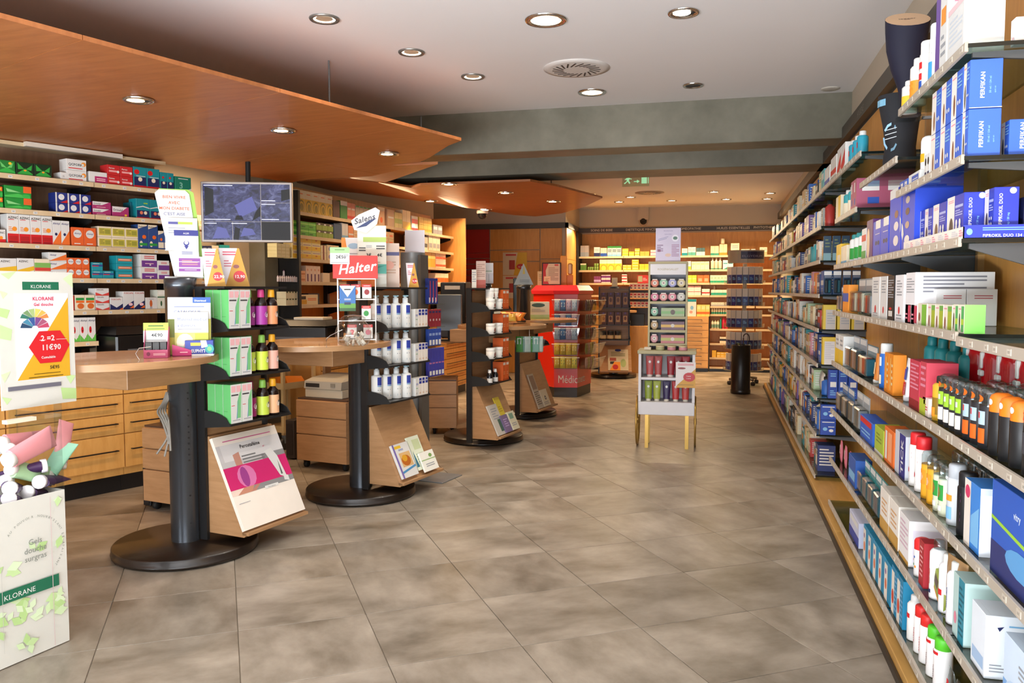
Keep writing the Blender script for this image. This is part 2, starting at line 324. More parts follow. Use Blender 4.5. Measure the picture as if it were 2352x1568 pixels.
# ---------------------------------------------------------------- runs of shelf along a wall
class Wall:
    def __init__(s, p, d, n, ref):
        s.p, s.d, s.n, s.ref = Vector(p), Vector(d).normalized(), Vector(n).normalized(), ref; s.rz = math.atan2(s.n.x, -s.n.y); s.rmax = 0
    def at(s, a, z, inset=0.): q = s.p + s.d * a - s.n * inset; return Vector((q.x, q.y, z))
    def s_of(s, px, z, inset=0.):
        py = 667; o = s.p - s.n * inset
        for _ in range(4):
            r = ray(px, py); rr = Vector((r.x, r.y)); t = s.n.dot(o) / s.n.dot(rr); q = rr * t; py = proj((q.x, q.y, z))[1]
        return (q - o).dot(s.d)
def row(wall, z, items, where, inset=.012, rev=False):
    for it in items:
        px0, px1, hpx, n, k, f, lab = it[:7]; op = it[7] if len(it) > 7 else {}
        ins = inset + op.get('back', 0); a0, a1 = wall.s_of(px0, z, ins), wall.s_of(px1, z, ins)
        if a0 > a1: a0, a1 = a1, a0
        zc = proj(wall.at((a0 + a1) / 2, z, ins))[2]; wd = (a1 - a0) / n; h = op.get('h', hpx * zc / F_PX) / k
        t_w = min(wd * .97, op.get('wmax', 9), (wall.rmax or abs(px1 - px0) / n * zc / F_PX * 1.04) if getattr(f, 'round', 0) else 9); t = f(t_w, h * .985); z0 = z + op.get('lift', 0)
        if getattr(f, 'round', 0): ins += t_w / 2
        many = n * k > 1; grp = lab + ', ' + where if many else None
        for i in range(n):
            for j in range(k):
                if j >= op.get('kk', {}).get(i, k): continue
                p = wall.at(a0 + (i + .5) * wd, z0 + .0006 + j * h, ins)
                oi = n - 1 - i if rev else i; lb = lab + ', ' + where
                if n > 1: lb = lab + ', ' + where + ', ' + ORD[oi] + ' from ' + wall.ref
                if k > 1: lb = LEV[k][j] + ' ' + lb if k <= 4 else lb
                place(t, p, wall.rz + op.get('rot', 0), lb, grp)
# ================================================================ the room
CZ = 2.98            # ceiling of the front room
fl = MB().box(-7.3, -1.7, -.08, 1.2, 15.1, -.004, 'grout').build('floor'); struct(fl)
tn, tt, TS = Vector((.8316, .5554)), Vector((.5554, -.8316)), .5265
tme = MB().box(-TS / 2 + .0015, -TS / 2 + .0015, -.012, TS / 2 - .0015, TS / 2 - .0015, 0, 'tile', .0015).mesh('tile'); rest = MB(); tang = math.atan2(tn.y, tn.x); cand = []
for i in range(-24, 24):
    for j in range(-34, 10):
        c = tn * (.565 + TS * (i + .5)) + tt * (-2.96 + TS * (j + .5))
        if not (-7.0 < c.x < 1.15 and -1.6 < c.y < 15.0): continue
        q = proj((c.x, c.y, 0)); seen = q[2] > .5 and -260 < q[0] < 2600 and q[1] < 1950 and c.x < .95
        cand.append((c, seen, q[2]))
shown = sorted([c for c in cand if c[1]], key=lambda c: c[2])[:290]; ids = {id(c) for c in shown}
for c in cand:
    if id(c) in ids:
        o = bpy.data.objects.new('tile', tme); COL.objects.link(o); o.parent = fl; o.location = (c[0].x, c[0].y, 0); o.rotation_euler.z = tang + random.choice((0, PI / 2, PI, -PI / 2))
    else:
        rest.X = Matrix.Translation((c[0].x, c[0].y, 0)) @ Matrix.Rotation(tang, 4, 'Z'); rest.box(-TS / 2 + .0015, -TS / 2 + .0015, -.012, TS / 2 - .0015, TS / 2 - .0015, 0, 'tile')
o = rest.build('tile_remainder', fl); o['kind'] = 'stuff'

struct(MB().box(-7.3, -1.7, CZ, 1.1, 8.36, CZ + .1, 'plaster').build('ceiling'))
struct(MB().box(-7.3, 8.86, 2.88, 1.1, 15.1, 3.08, 'plaster').build('ceiling_back'))
struct(MB().box(-7.3, 7.1, 2.62, 1.02, 7.46, CZ + .02, 'concrete', .004).build('beam_front'))
struct(MB().box(-7.3, 8.34, 2.60, 1.02, 8.88, CZ + .02, 'concrete', .004).build('beam_back'))
struct(MB().box(1.0, -1.7, -.08, 1.12, 15.1, 3.1, 'wallpaint').build('wall_right'))
struct(MB().box(-7.3, 14.9, -.08, 1.12, 15.05, 3.1, 'wallpaint').build('wall_back'))
struct(MB().box(-7.35, -1.7, -.08, -7.2, 15.1, 3.1, 'wallpaint').build('wall_light_stop'))  # unseen outer shell, added to stop sky light leaking past the column
# glazed shop front behind the camera: piers, header and frame
struct(MB().box(-7.3, -1.72, -.08, -4.9, -1.6, 3.1, 'wallpaint').build('wall_front_a'))
struct(MB().box(.9, -1.72, -.08, 1.12, -1.6, 3.1, 'wallpaint').build('wall_front_b'))
struct(MB().box(-4.9, -1.72, 2.75, .9, -1.6, 3.1, 'wallpaint').build('wall_front_c'))
wf = MB()
for x in (-4.9, -3.0, -1.1, .84): wf.box(x, -1.7, 0, x + .06, -1.64, 2.75, 'steel')
wf.box(-4.9, -1.7, 2.69, .9, -1.64, 2.75, 'steel'); wf.box(-4.9, -1.7, 0, .9, -1.64, .06, 'steel')
wo = struct(wf.build('window_1'))
# left: concrete column between the angled wall unit and the long one
L1 = Wall((-4.2, 4.83), (.3746, .9272), (.9272, -.3746), 'the entrance')
L2 = Wall((-3.85, 7.05), (.065, .998), (.998, -.065), 'the entrance')
def wallstrip(name, w, a0, a1, inset, z0, z1, m, th=.08):
    p, q = w.at(a0, 0, inset), w.at(a1, 0, inset); n = Vector((w.n.x, w.n.y, 0)) * th
    return struct(MB().loft([[(v.x, v.y, z) for v in (p, q, q - n, p - n)] for z in (z0, z1)], m).build(name))
wallstrip('wall_left_entrance', L1, -4.6, .66, .36, 0, CZ, 'walnut')
wallstrip('wall_left_recess', L1, .66, 1.9, .75, 0, CZ, 'wallpaint')
wallstrip('wall_left_long', L2, .0, 4.1, .40, 0, 2.95, 'wallpaint')
struct(MB().box(YP(546, 600, 6.78).x, 6.78, 0, YP(608, 600, 6.78).x, 7.02, CZ, 'concrete', .004).build('column'))
# partition with the red panel at the back, its return, and the band over it
YB = 13.5
pn = struct(MB().box(-5.6, YB + .02, 0, -2.5, YB + .1, 2.88, 'wallpaint').build('wall_partition'))
struct(MB().box(-2.58, YB + .1, 0, -2.5, 14.9, 2.88, 'wallpaint').build('wall_partition_return'))
wp = []
for k, (px0, px1, z0, z1) in enumerate([(1126, 1240, 2.085, 2.44), (1126, 1240, 1.89, 2.08), (1126, 1240, 0, 1.885), (1241, 1291, 1.93, 2.44), (1241, 1291, 0, 1.925)]):
    x0, x1 = YP(px0, 600, YB).x, YP(px1, 600, YB).x
    MB().box(x0 + .004, YB - .006, z0 + .004, x1 - .004, YB + .02, z1 - .004, 'panel').build('panel', pn)
rt = [o for o in COL.objects if o.name == 'wall_partition_return'][0]
MB().box(-2.5, YB, 1.93, -2.478, 14.55, 2.44, 'panel').build('panel', rt); MB().box(-2.5, YB, 0, -2.478, 14.55, 1.925, 'panel').build('panel', rt)
x0, x1 = YP(1070, 600, YB).x, YP(1124, 600, YB).x
MB().box(x0 - 1.2, YB - .008, 2.04, x1, YB + .02, 2.44, paint('#a81c12', .4)).build('panel', pn)
for k in range(9): MB().box(x0 - 1.2, YB - .008, 2.035 - .095 * (k + 1) + .012, x1, YB + .02, 2.035 - .095 * k, paint('#a81c12', .4)).build('slat', pn)
struct(MB().box(-5.6, YB - .03, 2.44, -2.45, YB + .02, 2.525, '#4a443c').build('trim_1'))
struct(MB().box(-2.5, YB - .03, 2.44, -2.45, 14.6, 2.525, '#4a443c').build('trim_2'))
# lettered band over the back wall shelves
bb = MB().box(-2.47, 14.53, 2.425, .99, 14.58, 2.505, '#2e261e').build('trim_3'); struct(bb)
lt = MB()
for px, s in ((1382, 'SOINS DE BEBE'), (1476, 'DIETETIQUE MINCEUR'), (1583, 'HOMEOPATHIE'), (1684, 'HUILES ESSENTIELLES'), (1762, 'PHYTOTHERAPIE')):
    lt.text(s, YP(px, 527, 14.53).x, 2.444, .058, '#c9bfae', lambda X, Y: (X, 14.528, Y), 'n', 'c')
lt.build('lettering', bb)
# dark band with lettering high on the aisle wall
rb = MB().box(.93, 3.0, 2.60, 1.0, 14.6, 2.70, '#4b463f').build('trim_4'); struct(rb)
lt = MB()
for y, s in ((4.6, 'VETERINAIRE'), (6.2, 'HYGIENE'), (8.4, 'DENTAIRE'), (10.6, 'CORPS')): lt.text(s, 0, 2.622, .065, '#8d867a', lambda X, Y: (.928, y - X, Y), 'n', 'c')
lt.build('lettering', rb)

# ---------------------------------------------------------------- suspended cherry-wood canopies
CA, ce, cw = Vector((-2.89, 2.83)), Vector((.305, .952)).normalized(), Vector((-.952, .305)).normalized()
def cz(wd): return 2.52 - .13 * (max(wd, 0) / 2.1) ** 1.4
def sw(px, py):
    z = 2.48
    for _ in range(5): q = ZP(px, py, z); v = Vector((q.x, q.y)) - CA; z = cz(v.dot(cw))
    return v.dot(ce), v.dot(cw)
endc = [sw(*p) for p in ((1045, 325), (1012, 346), (980, 366), (930, 387), (850, 405), (700, 411))]
def smax(wd):
    for (s0, w0), (s1, w1) in zip(endc, endc[1:]):
        if w0 <= wd <= w1: return s0 + (s1 - s0) * (wd - w0) / max(1e-6, w1 - w0)
    return endc[0][0] if wd < endc[0][1] else endc[-1][0]
can = thing('ceiling_canopy', 'large curved cherry wood canopy hanging over the service counters', 'ceiling canopy')
sc = [-3.2, -2.0, -.8, .35, 1.5, 2.65, 9]
for w0, w1 in ((0, 1.36), (1.364, 2.12)):
    ws = [w0 + (w1 - w0) * k / 7 for k in range(8)]
    for a, b in zip(sc, sc[1:]):
        pts = []
        for wd in ws:
            e = min(b - .004, smax(wd))
            if e > a: pts.append((wd, a, e))
        rings = []
        for wd, s0, s1 in pts:
            z = cz(wd); r = []
            for s, zz in ((s0, z), (s1, z), (s1, z + .022), (s0, z + .022)): q = CA + ce * s + cw * wd; r.append((q.x, q.y, zz))
            rings.append(r)
        if len(rings) > 1: MB().loft(rings, 'cherry').build('panel', can)
for s in (-2, 0, 2.4):
    for wd in (.5, 1.7): q = CA + ce * s + cw * wd; MB().tube([(q.x, q.y, cz(wd) + .02), (q.x, q.y, CZ)], .006, 'steel', 6).build('hanger', can)
def flat_canopy(label, outline, z, seam=None):
    c = thing('ceiling_canopy', label, 'ceiling canopy'); P = [ZP(x, y, z) for x, y in outline]
    polys = [P]
    if seam:
        i, j = seam; polys = [P[i:j + 1], P[j:] + P[:i + 1]]
    for p in polys:
        m = sum((Vector((q.x, q.y)) for q in p), Vector((0, 0))) / len(p); pts = [tuple(m + (Vector((q.x, q.y)) - m) * .9975) for q in p]
        ar = sum(pts[k][0] * pts[(k + 1) % len(pts)][1] - pts[(k + 1) % len(pts)][0] * pts[k][1] for k in range(len(pts)))
        MB().prism(pts if ar > 0 else pts[::-1], z, z + .022, 'cherry').build('panel', c)
    for q in (P[0], P[len(P) // 2], P[len(P) // 4]):
        m = sum((v for v in P), Vector()) / len(P); v = q.lerp(m, .25); MB().tube([(v.x, v.y, z + .02), (v.x, v.y, 2.9)], .006, 'steel', 6).build('hanger', c)
flat_canopy('small pointed cherry wood canopy leaf between the two concrete beams', [(1006, 377), (900, 414), (884, 419), (800, 409), (700, 404), (860, 388), (902, 380)], 2.47)
flat_canopy('long cherry wood canopy with rounded tip beyond the second concrete beam', [(690, 432), (680, 417), (800, 411), (884, 421), (943, 431), (965, 425), (1218, 416), (1280, 428), (1330, 441), (1384, 455), (1340, 476), (1290, 490), (1230, 497), (1180, 494), (1110, 483), (1000, 466), (830, 444)], 2.5, (4, 12))

# ---------------------------------------------------------------- lamps and ceiling fittings
LIT = glow('lamp_glow', '#fff1d8', 14); LITW = glow('lamp_glow_warm', '#ffd9a8', 16); DIM = glow('lamp_glow_dim', '#ffe9c8', 3.0)
def downlight(p, r, label, style, watts, col, size=95, blend=.6):
    t = thing('recessed_downlight', label, 'ceiling light', p, 0, 'recessed downlights')
    MB().lathe([(r * .70, -.001), (r * .74, -.010), (r * .95, -.012), (r, -.006), (r, 0)], 'chrome' if style != 'ring' else paint('#8d8a85', .3, .6), 24, cap=False).build('trim_ring', t)
    if style == 'ring':     # deep ring-lit fitting: reflector cup with a small lens
        MB().lathe([(r * .74, -.006), (r * .60, -.004), (r * .58, -.0035)], LIT, 24, cap=False).build('reflector', t); MB().lathe([(0, -.002), (r * .6, -.003)][::-1], paint('#cdb79c', .3, .3), 20, cap=False).build('lens', t)
    elif style == 'off': MB().lathe([(r * .74, -.006), (r * .3, -.002), (0, -.002)], paint('#2a2a2c', .4), 20, cap=False).build('reflector', t)
    elif style == 'tilt':   # swivelling spot: bright lamp with a dark crescent of its cup
        MB().lathe([(r * .72, -.003), (0, -.002)], 'blackmat', 20, cap=False).build('cup', t)
        b = MB(); b.X = Matrix.Translation((-.10 * r, -.16 * r, 0)); b.lathe([(r * .56, -.009), (0, -.007)], LITW if col == WARM else LIT, 20, cap=False); b.build('bulb', t)
    else:
        MB().lathe([(r * .74, -.006), (r * .5, -.003), (r * .34, -.002)], DIM, 20, cap=False).build('reflector', t); MB().lathe([(r * .34, -.002), (0, -.002)], LITW if col == WARM else LIT, 16, cap=False).build('bulb', t)
    if watts:
        o = lamp('downlight_beam', 'SPOT', (p[0], p[1], p[2] - .03), watts, col, (0, 0, 0), spot_size=math.radians(size), spot_blend=blend, shadow_soft_size=.04); o.parent = None
for px, py, r, st, lb, wt in [
        (745, 42, .088, 'ring', 'small ring-lit downlight nearest the edge of the big canopy', 34), (945, 119, .088, 'ring', 'small ring-lit downlight, middle of the row beside the canopy', 34), (1086, 175, .088, 'ring', 'small ring-lit downlight of the canopy row, next to the concrete beam', 34),
        (1254, 45, .125, 'big', 'large round downlight in the ceiling before the air diffuser', 60), (1360, 211, .115, 'big', 'large round downlight between the air diffuser and the concrete beam', 60),
        (1570, 28, .09, 'tilt', 'swivelling spot lamp in the white ceiling, lamp head tilted to the shelves', 40), (1592, 195, .08, 'off', 'unlit dark downlight close to the concrete beam', 0)]:
    q = ZP(px, py, CZ); downlight(q, r, lb, st, wt, NEUT)
for k, (px, py) in enumerate([(318, 228), (650, 298), (893, 352)]):
    s, wd = sw(px, py); q = CA + ce * s + cw * wd; downlight((q.x, q.y, cz(wd) - .001), .085, ['swivelling spot in the big canopy over the first counter', 'swivelling spot in the middle of the big canopy', 'swivelling spot near the pointed tip of the big canopy'][k], 'tilt', 55, WARM)
for k, (px, py) in enumerate([(1033, 422), (1162, 442), (1271, 462), (990, 461), (1116, 481)]):
    downlight(ZP(px, py, 2.499), .085, 'spot lamp in the far wooden canopy, ' + ['closest to the second beam', 'biggest in the middle', 'nearest the rounded tip', 'back row, over the long wall unit', 'back row, by the dome camera'][k], 'tilt', 84, WARM)
for k, (px, py) in enumerate([(1356, 445), (1422, 463), (1448, 452), (1543, 460), (1640, 440), (1668, 457), (1803, 442), (1796, 455), (853, 453)]):
    q = ZP(px, py, 2.88)
    if q.x > .8: q.x = .72
    downlight(q, .085, 'warm downlight in the back room ceiling, ' + ['beside the tip of the far canopy', 'front left of the back shelves', 'next to the round air grille', 'over the homeopathy shelves', 'larger one in the middle of the ceiling', 'over the essential oil shelves', 'by the aisle wall, outer one', 'by the aisle wall, over the carousel', 'over the end of the long wall unit'][k].replace('front left of', 'at the corner before'), 'big', 72, WARM)
# round swirl air diffuser
q = ZP(1324, 156, CZ); t = thing('air_diffuser', 'round white swirl air diffuser set in the white ceiling', 'air vent', q)
MB().lathe([(.235, 0), (.235, -.008), (.19, -.014), (.10, -.016), (0, -.016)], paint('#d6d0cb', .6), 36, cap=False).build('plate', t)
for k in range(20):
    a = 2 * PI * k / 20; b = MB(); b.X = Matrix.Rotation(a, 4, 'Z') @ Matrix.Translation((.13, 0, -.0165)) @ Matrix.Rotation(.55, 4, 'Z'); b.box(-.045, -.006, -.0006, .045, .006, .001, '#3a3632'); b.build('slot', t)
q = ZP(1492, 442, 2.88); t = thing('air_diffuser', 'round tan air grille in the back room ceiling', 'air vent', q)
MB().lathe([(.22, 0), (.22, -.008), (.1, -.013), (0, -.013)], paint('#b49a7c', .7), 28, cap=False).build('plate', t)
for k in range(16):
    a = 2 * PI * k / 16; b = MB(); b.X = Matrix.Rotation(a, 4, 'Z') @ Matrix.Translation((.13, 0, -.0135)) @ Matrix.Rotation(.5, 4, 'Z'); b.box(-.045, -.008, -.0006, .045, .008, .001, '#5a452f'); b.build('slot', t)
q = ZP(1907, 203, CZ); tag(MB().lathe([(.07, 0), (.07, -.006), (.06, -.01), (0, -.01)], paint('#c4bdb2', .7), 24).build('ceiling_cover_plate', loc=q), 'small round beige cover plate in the ceiling by the aisle wall', 'cover plate')
# green emergency exit sign hanging in the back room
ex = YP(1460, 417, 9.3); t = thing('exit_sign', 'glowing green running-man exit sign hanging behind the second beam', 'exit sign', (ex.x, 9.3, 0))
MB().box(-.15, 0, 2.56, .15, .008, 2.70, clear('exit_glass', '#e9f3ea', .05), .002).build('plate', t)
b = MB(); GR = glow('exit_green', '#9bd6a0', .55); P = lambda x, y: (x - .15, -.0015, 2.56 + y)
b.quad([P(.215, .03), P(.275, .03), P(.275, .12), P(.215, .12)], GR)                      # door
b.quad([P(.285, .03), P(.293, .03), P(.293, .12), P(.285, .12)], GR); b.build('door_symbol', t); b = MB()
b.quad([P(.075 + .014 * math.cos(a * PI / 6), .113 + .014 * math.sin(a * PI / 6)) for a in range(12)], GR)   # head
for s in ([(.05, .095), (.085, .1), (.075, .06), (.05, .055)], [(.05, .06), (.065, .06), (.03, .03), (.018, .036)], [(.06, .06), (.078, .062), (.092, .04), (.08, .03)], [(.08, .095), (.108, .085), (.104, .077), (.08, .085)], [(.05, .095), (.028, .08), (.034, .072), (.056, .083)],
          [(.13, .06), (.17, .06), (.17, .05), (.13, .05)], [(.165, .075), (.195, .055), (.165, .035), (.165, .075)]): b.quad([P(*q) for q in s], GR)
b.build('running_figure', t)
for x in (-.12, .12): MB().tube([(x, .004, 2.7), (x, .004, 2.88)], .003, 'steel', 6).build('hanger', t)
# dome cameras and wall speaker
def dome(p, lab, r=.075):
    t = thing('dome_camera', lab, 'security camera', p); MB().lathe([(r, 0), (r, -.03), (r * .85, -.04)], paint('#cfc8bd', .5), 20).build('mount', t)
    MB().lathe([(r * .82, -.04), (r * .75, -.075), (r * .45, -.105), (0, -.115)], paint('#17181c', .12), 20, cap=False).build('dome', t)
q = ZP(1108, 484, 2.499); dome((q.x, q.y, 2.499), 'black dome camera under the far canopy edge', .08)
q = YP(1478, 508, 14.9); t = thing('wall_camera', 'black round camera on the back wall above the lettered band', 'security camera', (q.x, 14.9, q.z))
b = MB(); b.X = Matrix.Rotation(PI / 2, 4, 'X'); b.lathe([(.085, 0), (.085, .015), (.075, .02)], paint('#bfa88c', .6), 20); b.build('mount', t)
b = MB(); b.X = Matrix.Rotation(PI / 2, 4, 'X'); b.lathe([(.062, .02), (.06, .05), (.035, .07), (0, .075)], paint('#17181c', .15), 20); b.build('dome', t)
struct(MB().box(YP(1465, 480, 14.9).x, 14.84, 2.66, YP(1491, 480, 14.9).x, 14.9, 2.88, 'wallpaint').build('trim_5'))
# ================================================================ angled wall unit by the entrance
ZL = [2.14, 1.92, 1.70, 1.48, 1.26, 1.045]; SH = ['top shelf', 'second shelf', 'third shelf', 'fourth shelf', 'fifth shelf', 'lowest shelf']
def prismw(b, w, a0, a1, i0, i1, z0, z1, m):
    pts = [w.at(a0, 0, i0), w.at(a1, 0, i0), w.at(a1, 0, i1), w.at(a0, 0, i1)]; q = [(p.x, p.y) for p in pts]
    ar = sum(q[k][0] * q[(k + 1) % 4][1] - q[(k + 1) % 4][0] * q[k][1] for k in range(4)); return b.prism(q if ar > 0 else q[::-1], z0, z1, m)
TAG = MB().box(-.012, -.0012, 0, .012, 0, .016, 'W').decals('l .2 .3 .8 .7 2 d', lambda x, y, o: (x - .012, -.0012 - o, y), .024, .016).mesh('price_tag')
def shelf_unit(w, bays, zs, depth, label, mat, lip, edge=.028, upr=True, skip=(), railmat=None, tags=True, th=.02):
    t = thing('shelving_unit', label, 'shelving')
    for bi, (a, b) in enumerate(bays):
        for zi, z in enumerate(zs):
            if (bi, zi) in skip: continue
            s = prismw(MB(), w, a + .003, b - .003, .004, depth, z - th, z, mat).build('shelf', t)
            prismw(MB(), w, a + .003, b - .003, -.006, .004, z - edge, z + .004, lip).build('price_rail', s)
            if tags:
                n = max(2, int((b - a) / .13))
                for k in range(n):
                    u = a + (b - a) * (k + .3 + .4 * random.random()) / n; q = w.at(u, z - edge + .006, -.006); o = bpy.data.objects.new('price_tag', TAG); COL.objects.link(o); o.parent = s; o.location = q; o.rotation_euler.z = w.rz
    if upr:
        es = sorted({round(x, 3) for ab in bays for x in ab})
        for e in es: prismw(MB(), w, e - .02, e + .02, depth - .05, depth, 0.957, zs[0] + .12, 'black').build('upright', t)
        for e in es[1:]:
            for zi, z in enumerate(zs):
                bi = [i for i, ab in enumerate(bays) if abs(ab[1] - e) < .01]
                if bi and (bi[0], zi) in skip: continue
                b_ = MB(); p0, p1 = w.at(e - .012, 0, .04), w.at(e - .012, 0, depth - .04); n = Vector((w.d.x, w.d.y, 0)) * .012; dz = .10 if z > 1.1 else .05; q = [(p0, z - th), (p1, z - th), (p1, z - th - dz), (p0, z - th - .025)]
                b_.loft([[(v.x, v.y, zz) for v, zz in q], [(v.x + n.x, v.y + n.y, zz) for v, zz in q]], 'blackmat').build('bracket', t)
    return t
shelf_unit(L1, [(-2.4, -1.5), (-1.5, -.75), (-.75, 0), (0, .66)], ZL, .34, 'dark angled wall shelving with pale edges, full of medicine cartons', 'walnut', 'lip', skip=((3, 5),))
prismw(MB(), L1, -2.4, .66, .20, .34, 2.36, 2.385, 'lip').build('light_pelmet', tag(prismw(MB(), L1, -.36, .30, .16, .20, 2.36, 2.39, paint('#d9cfc0', .5)).build('light_pelmet_strip'), 'pale light strip above the angled wall shelving', 'light strip'))
OC = '#e2622a'
A = 'top shelf, angled unit'
row(L1, ZL[0], [
    (-46, 36, 32, 2, 1, C('#1f7d33', 'p #35b148 0 .2 .5 .5 1 .2 1 .0 0 0;p #67c66a .1 .9 .5 .45 .2 .5;p #67c66a .9 .9 .5 .45 .8 .5;e .7 .8 .1 .1 y', name='throat_tablet_carton'), 'bright green leaf-pattern carton'),
    (37, 120, 31, 2, 1, C('#0f2c18', 'p #2fa03f .05 .15 .5 .55 .95 .15 .8 .05 .2 .05;p #2fa03f .08 .92 .45 .5 .1 .45;p #2fa03f .9 .85 .55 .5 .85 .42;e .5 .4 .08 .06 O', name='throat_tablet_carton'), 'black and green leaf-pattern carton'),
    (139, 156, 18, 1, 1, C('W', 'r 0 0 1 .12 r;t .3 .4 .3 k G', name='capsule_carton'), 'half-hidden small white carton'),
    (153, 200, 50, 1, 2, C('W', 'u .1 .42 .3 #3b4a52 QCFORM;r .1 .14 .8 .22 r;e .86 .6 .12 .2 O;e .82 .55 .07 .12 W', name='capsule_carton'), 'white QCFORM carton in stack'),
    (205, 247, 27, 1, 1, C('W', 'r .3 0 1 .62 m;l .4 .2 .9 .5 2 Q', name='capsule_carton'), 'white carton with magenta corner'),
    (247, 306, 46, 2, 2, C('#c3262a', 'u .12 .62 .2 W Fervex;r .12 .3 .75 .48 #e8a0a0;c .84 .36 .1 W', name='capsule_carton'), 'red carton with white bar'),
    (307, 368, 48, 2, 1, C('t', 'r 0 0 1 .12 r;r .05 .12 .95 .52 n;c .5 .42 .16 c;e .25 .76 .2 .12 r;l .2 .54 .9 .6 1 W', name='cold_remedy_carton'), 'teal carton with red heart'),
    (369, 400, 42, 2, 1, C('t', 'r .05 .12 .95 .5 n;c .5 .42 .2 c;c .4 .72 .16 r;r 0 0 1 .08 r', name='cold_remedy_carton'), 'small teal carton beside upright'),
    (402, 440, 36, 1, 1, C('#137a63', 'p W 0 0 1 0 1 .3 .6 .12 0 .1;u .25 .25 .55 #7fc0ae 3;l .2 .82 .8 .92 1 W', name='cold_remedy_carton'), 'green carton marked 3 at end'),
], A)
A = 'second shelf, angled unit'
row(L1, ZL[1], [
    (-40, 8, 50, 1, 2, C('#1f8d37', 'r 0 .6 .99 1 #e2622a;p #35b148 0 0 1 .1 1 .5 .5 .3 0 .6;e .8 .8 .15 .12 y', name='throat_tablet_carton'), 'green and orange leaf carton, half seen'),
    (11, 74, 54, 1, 2, C('#1f8d37', 'r .7 .45 1 1 #e2622a;p #45bb50 0 .15 .5 .35 .95 .1 .95 .0 0 0;p #8cd488 .05 .75 .6 .45 .1 .45;e .8 .2 .16 .15 #35b148', name='throat_tablet_carton'), 'green carton with orange corner'),
    (128, 210, 46, 3, 2, C('#20307c', 'r 0 0 .12 1 W;c .5 .56 .26 W;c .5 .6 .12 #cfd8e6;p r .4 0 1 0 1 .3', name='tablet_carton'), 'navy carton with white tablet'),
    (213, 256, 32, 1, 2, C('#a8316c', 'p W 0 .5 .5 .52 .9 .98 0 1;u .05 .6 .3 #3a2a44 Drinalyl;l .2 .15 .7 .3 1 Q', name='tablet_carton'), 'flat magenta and white carton'),
    (258, 297, 24, 1, 1, C('#a8316c', 'p W 0 .45 .5 .48 .9 .98 0 1;u .05 .58 .28 #3a2a44 Drinalyl;e .8 .2 .08 .1 y', name='tablet_carton'), 'single thicker magenta and white carton'),
    (300, 314, 38, 1, 1, C('T', '', name='cold_remedy_carton'), 'dark teal carton edge-on', {'back': .05}),
    (313, 376, 46, 2, 1, C('t', 'r 0 0 1 .08 r;r .05 .08 .95 .42 n;c .38 .3 .12 #e07a5a;c .68 .3 .12 c;p W .0 .52 .5 .6 1 .52 1 .56 .5 .65 0 .56;r .55 .75 .85 .8 l', name='cold_remedy_carton'), 'teal carton with two round tablets'),
    (377, 396, 40, 1, 1, C('n', 'r 0 .5 1 1 t', name='cold_remedy_carton'), 'navy and teal carton by upright'),
], A)
A = 'third shelf, angled unit'
AZ = C('W', 'r 0 0 1 .34 r;r .12 .05 .9 .1 R;r .1 .12 .9 .26 #b01c20;u .08 .84 .11 #3a3430 AZINC;r .1 .8 .6 .82 r;c .62 .5 .22 O;l .1 .42 .5 .58 3 #e08a50', name='vitamin_carton')
row(L1, ZL[2], [
    (-40, 14, 32, 2, 1, C('W', 'r 0 0 1 .3 r;u .1 .7 .2 #3a3430 AZINC;c .6 .4 .16 O', name='vitamin_carton'), 'low white AZINC carton'),
    (18, 122, 68, 4, 1, AZ, 'tall white and red AZINC carton'),
    (122, 161, 58, 2, 1, C('W', 'p #e8702a 0 0 1 0 1 .62 0 .1;u .05 .84 .1 #3b3f7a Alvityl;e .4 .45 .16 .06 n', name='vitamin_carton'), 'slim white carton with orange wedge'),
    (165, 222, 44, 2, 1, C(OC, 'c .48 .66 .34 W;u .24 .64 .12 #3b3f7a Alvityl;l .2 .1 .7 .2 1 W', name='vitamin_carton'), 'orange carton with white disc'),
    (226, 318, 48, 3, 2, C('c', 'r .06 .16 .96 .84 #c8bb4a;r .5 .3 .9 .72 #9c9a3a;l .12 .3 .46 .8 4 #7a7432', name='herbal_carton'), 'cream and olive carton'),
    (318, 364, 57, 2, 1, C('#2a4a86', 'p c 0 .82 .9 .95 .9 1 0 1;u .06 .88 .09 n Pediakid;e .6 .5 .2 .08 o;e .28 .22 .16 .12 c;r .1 .15 .9 .25 g', name='herbal_carton'), 'blue and cream child syrup carton'),
    (364, 392, 44, 2, 1, C('#34538e', 'p c 0 .78 .9 .9 .9 1 0 1;r 0 .1 .9 .4 c;e .5 .55 .2 .08 o', name='herbal_carton'), 'shorter blue and cream carton'),
], A)
A = 'fourth shelf, angled unit'
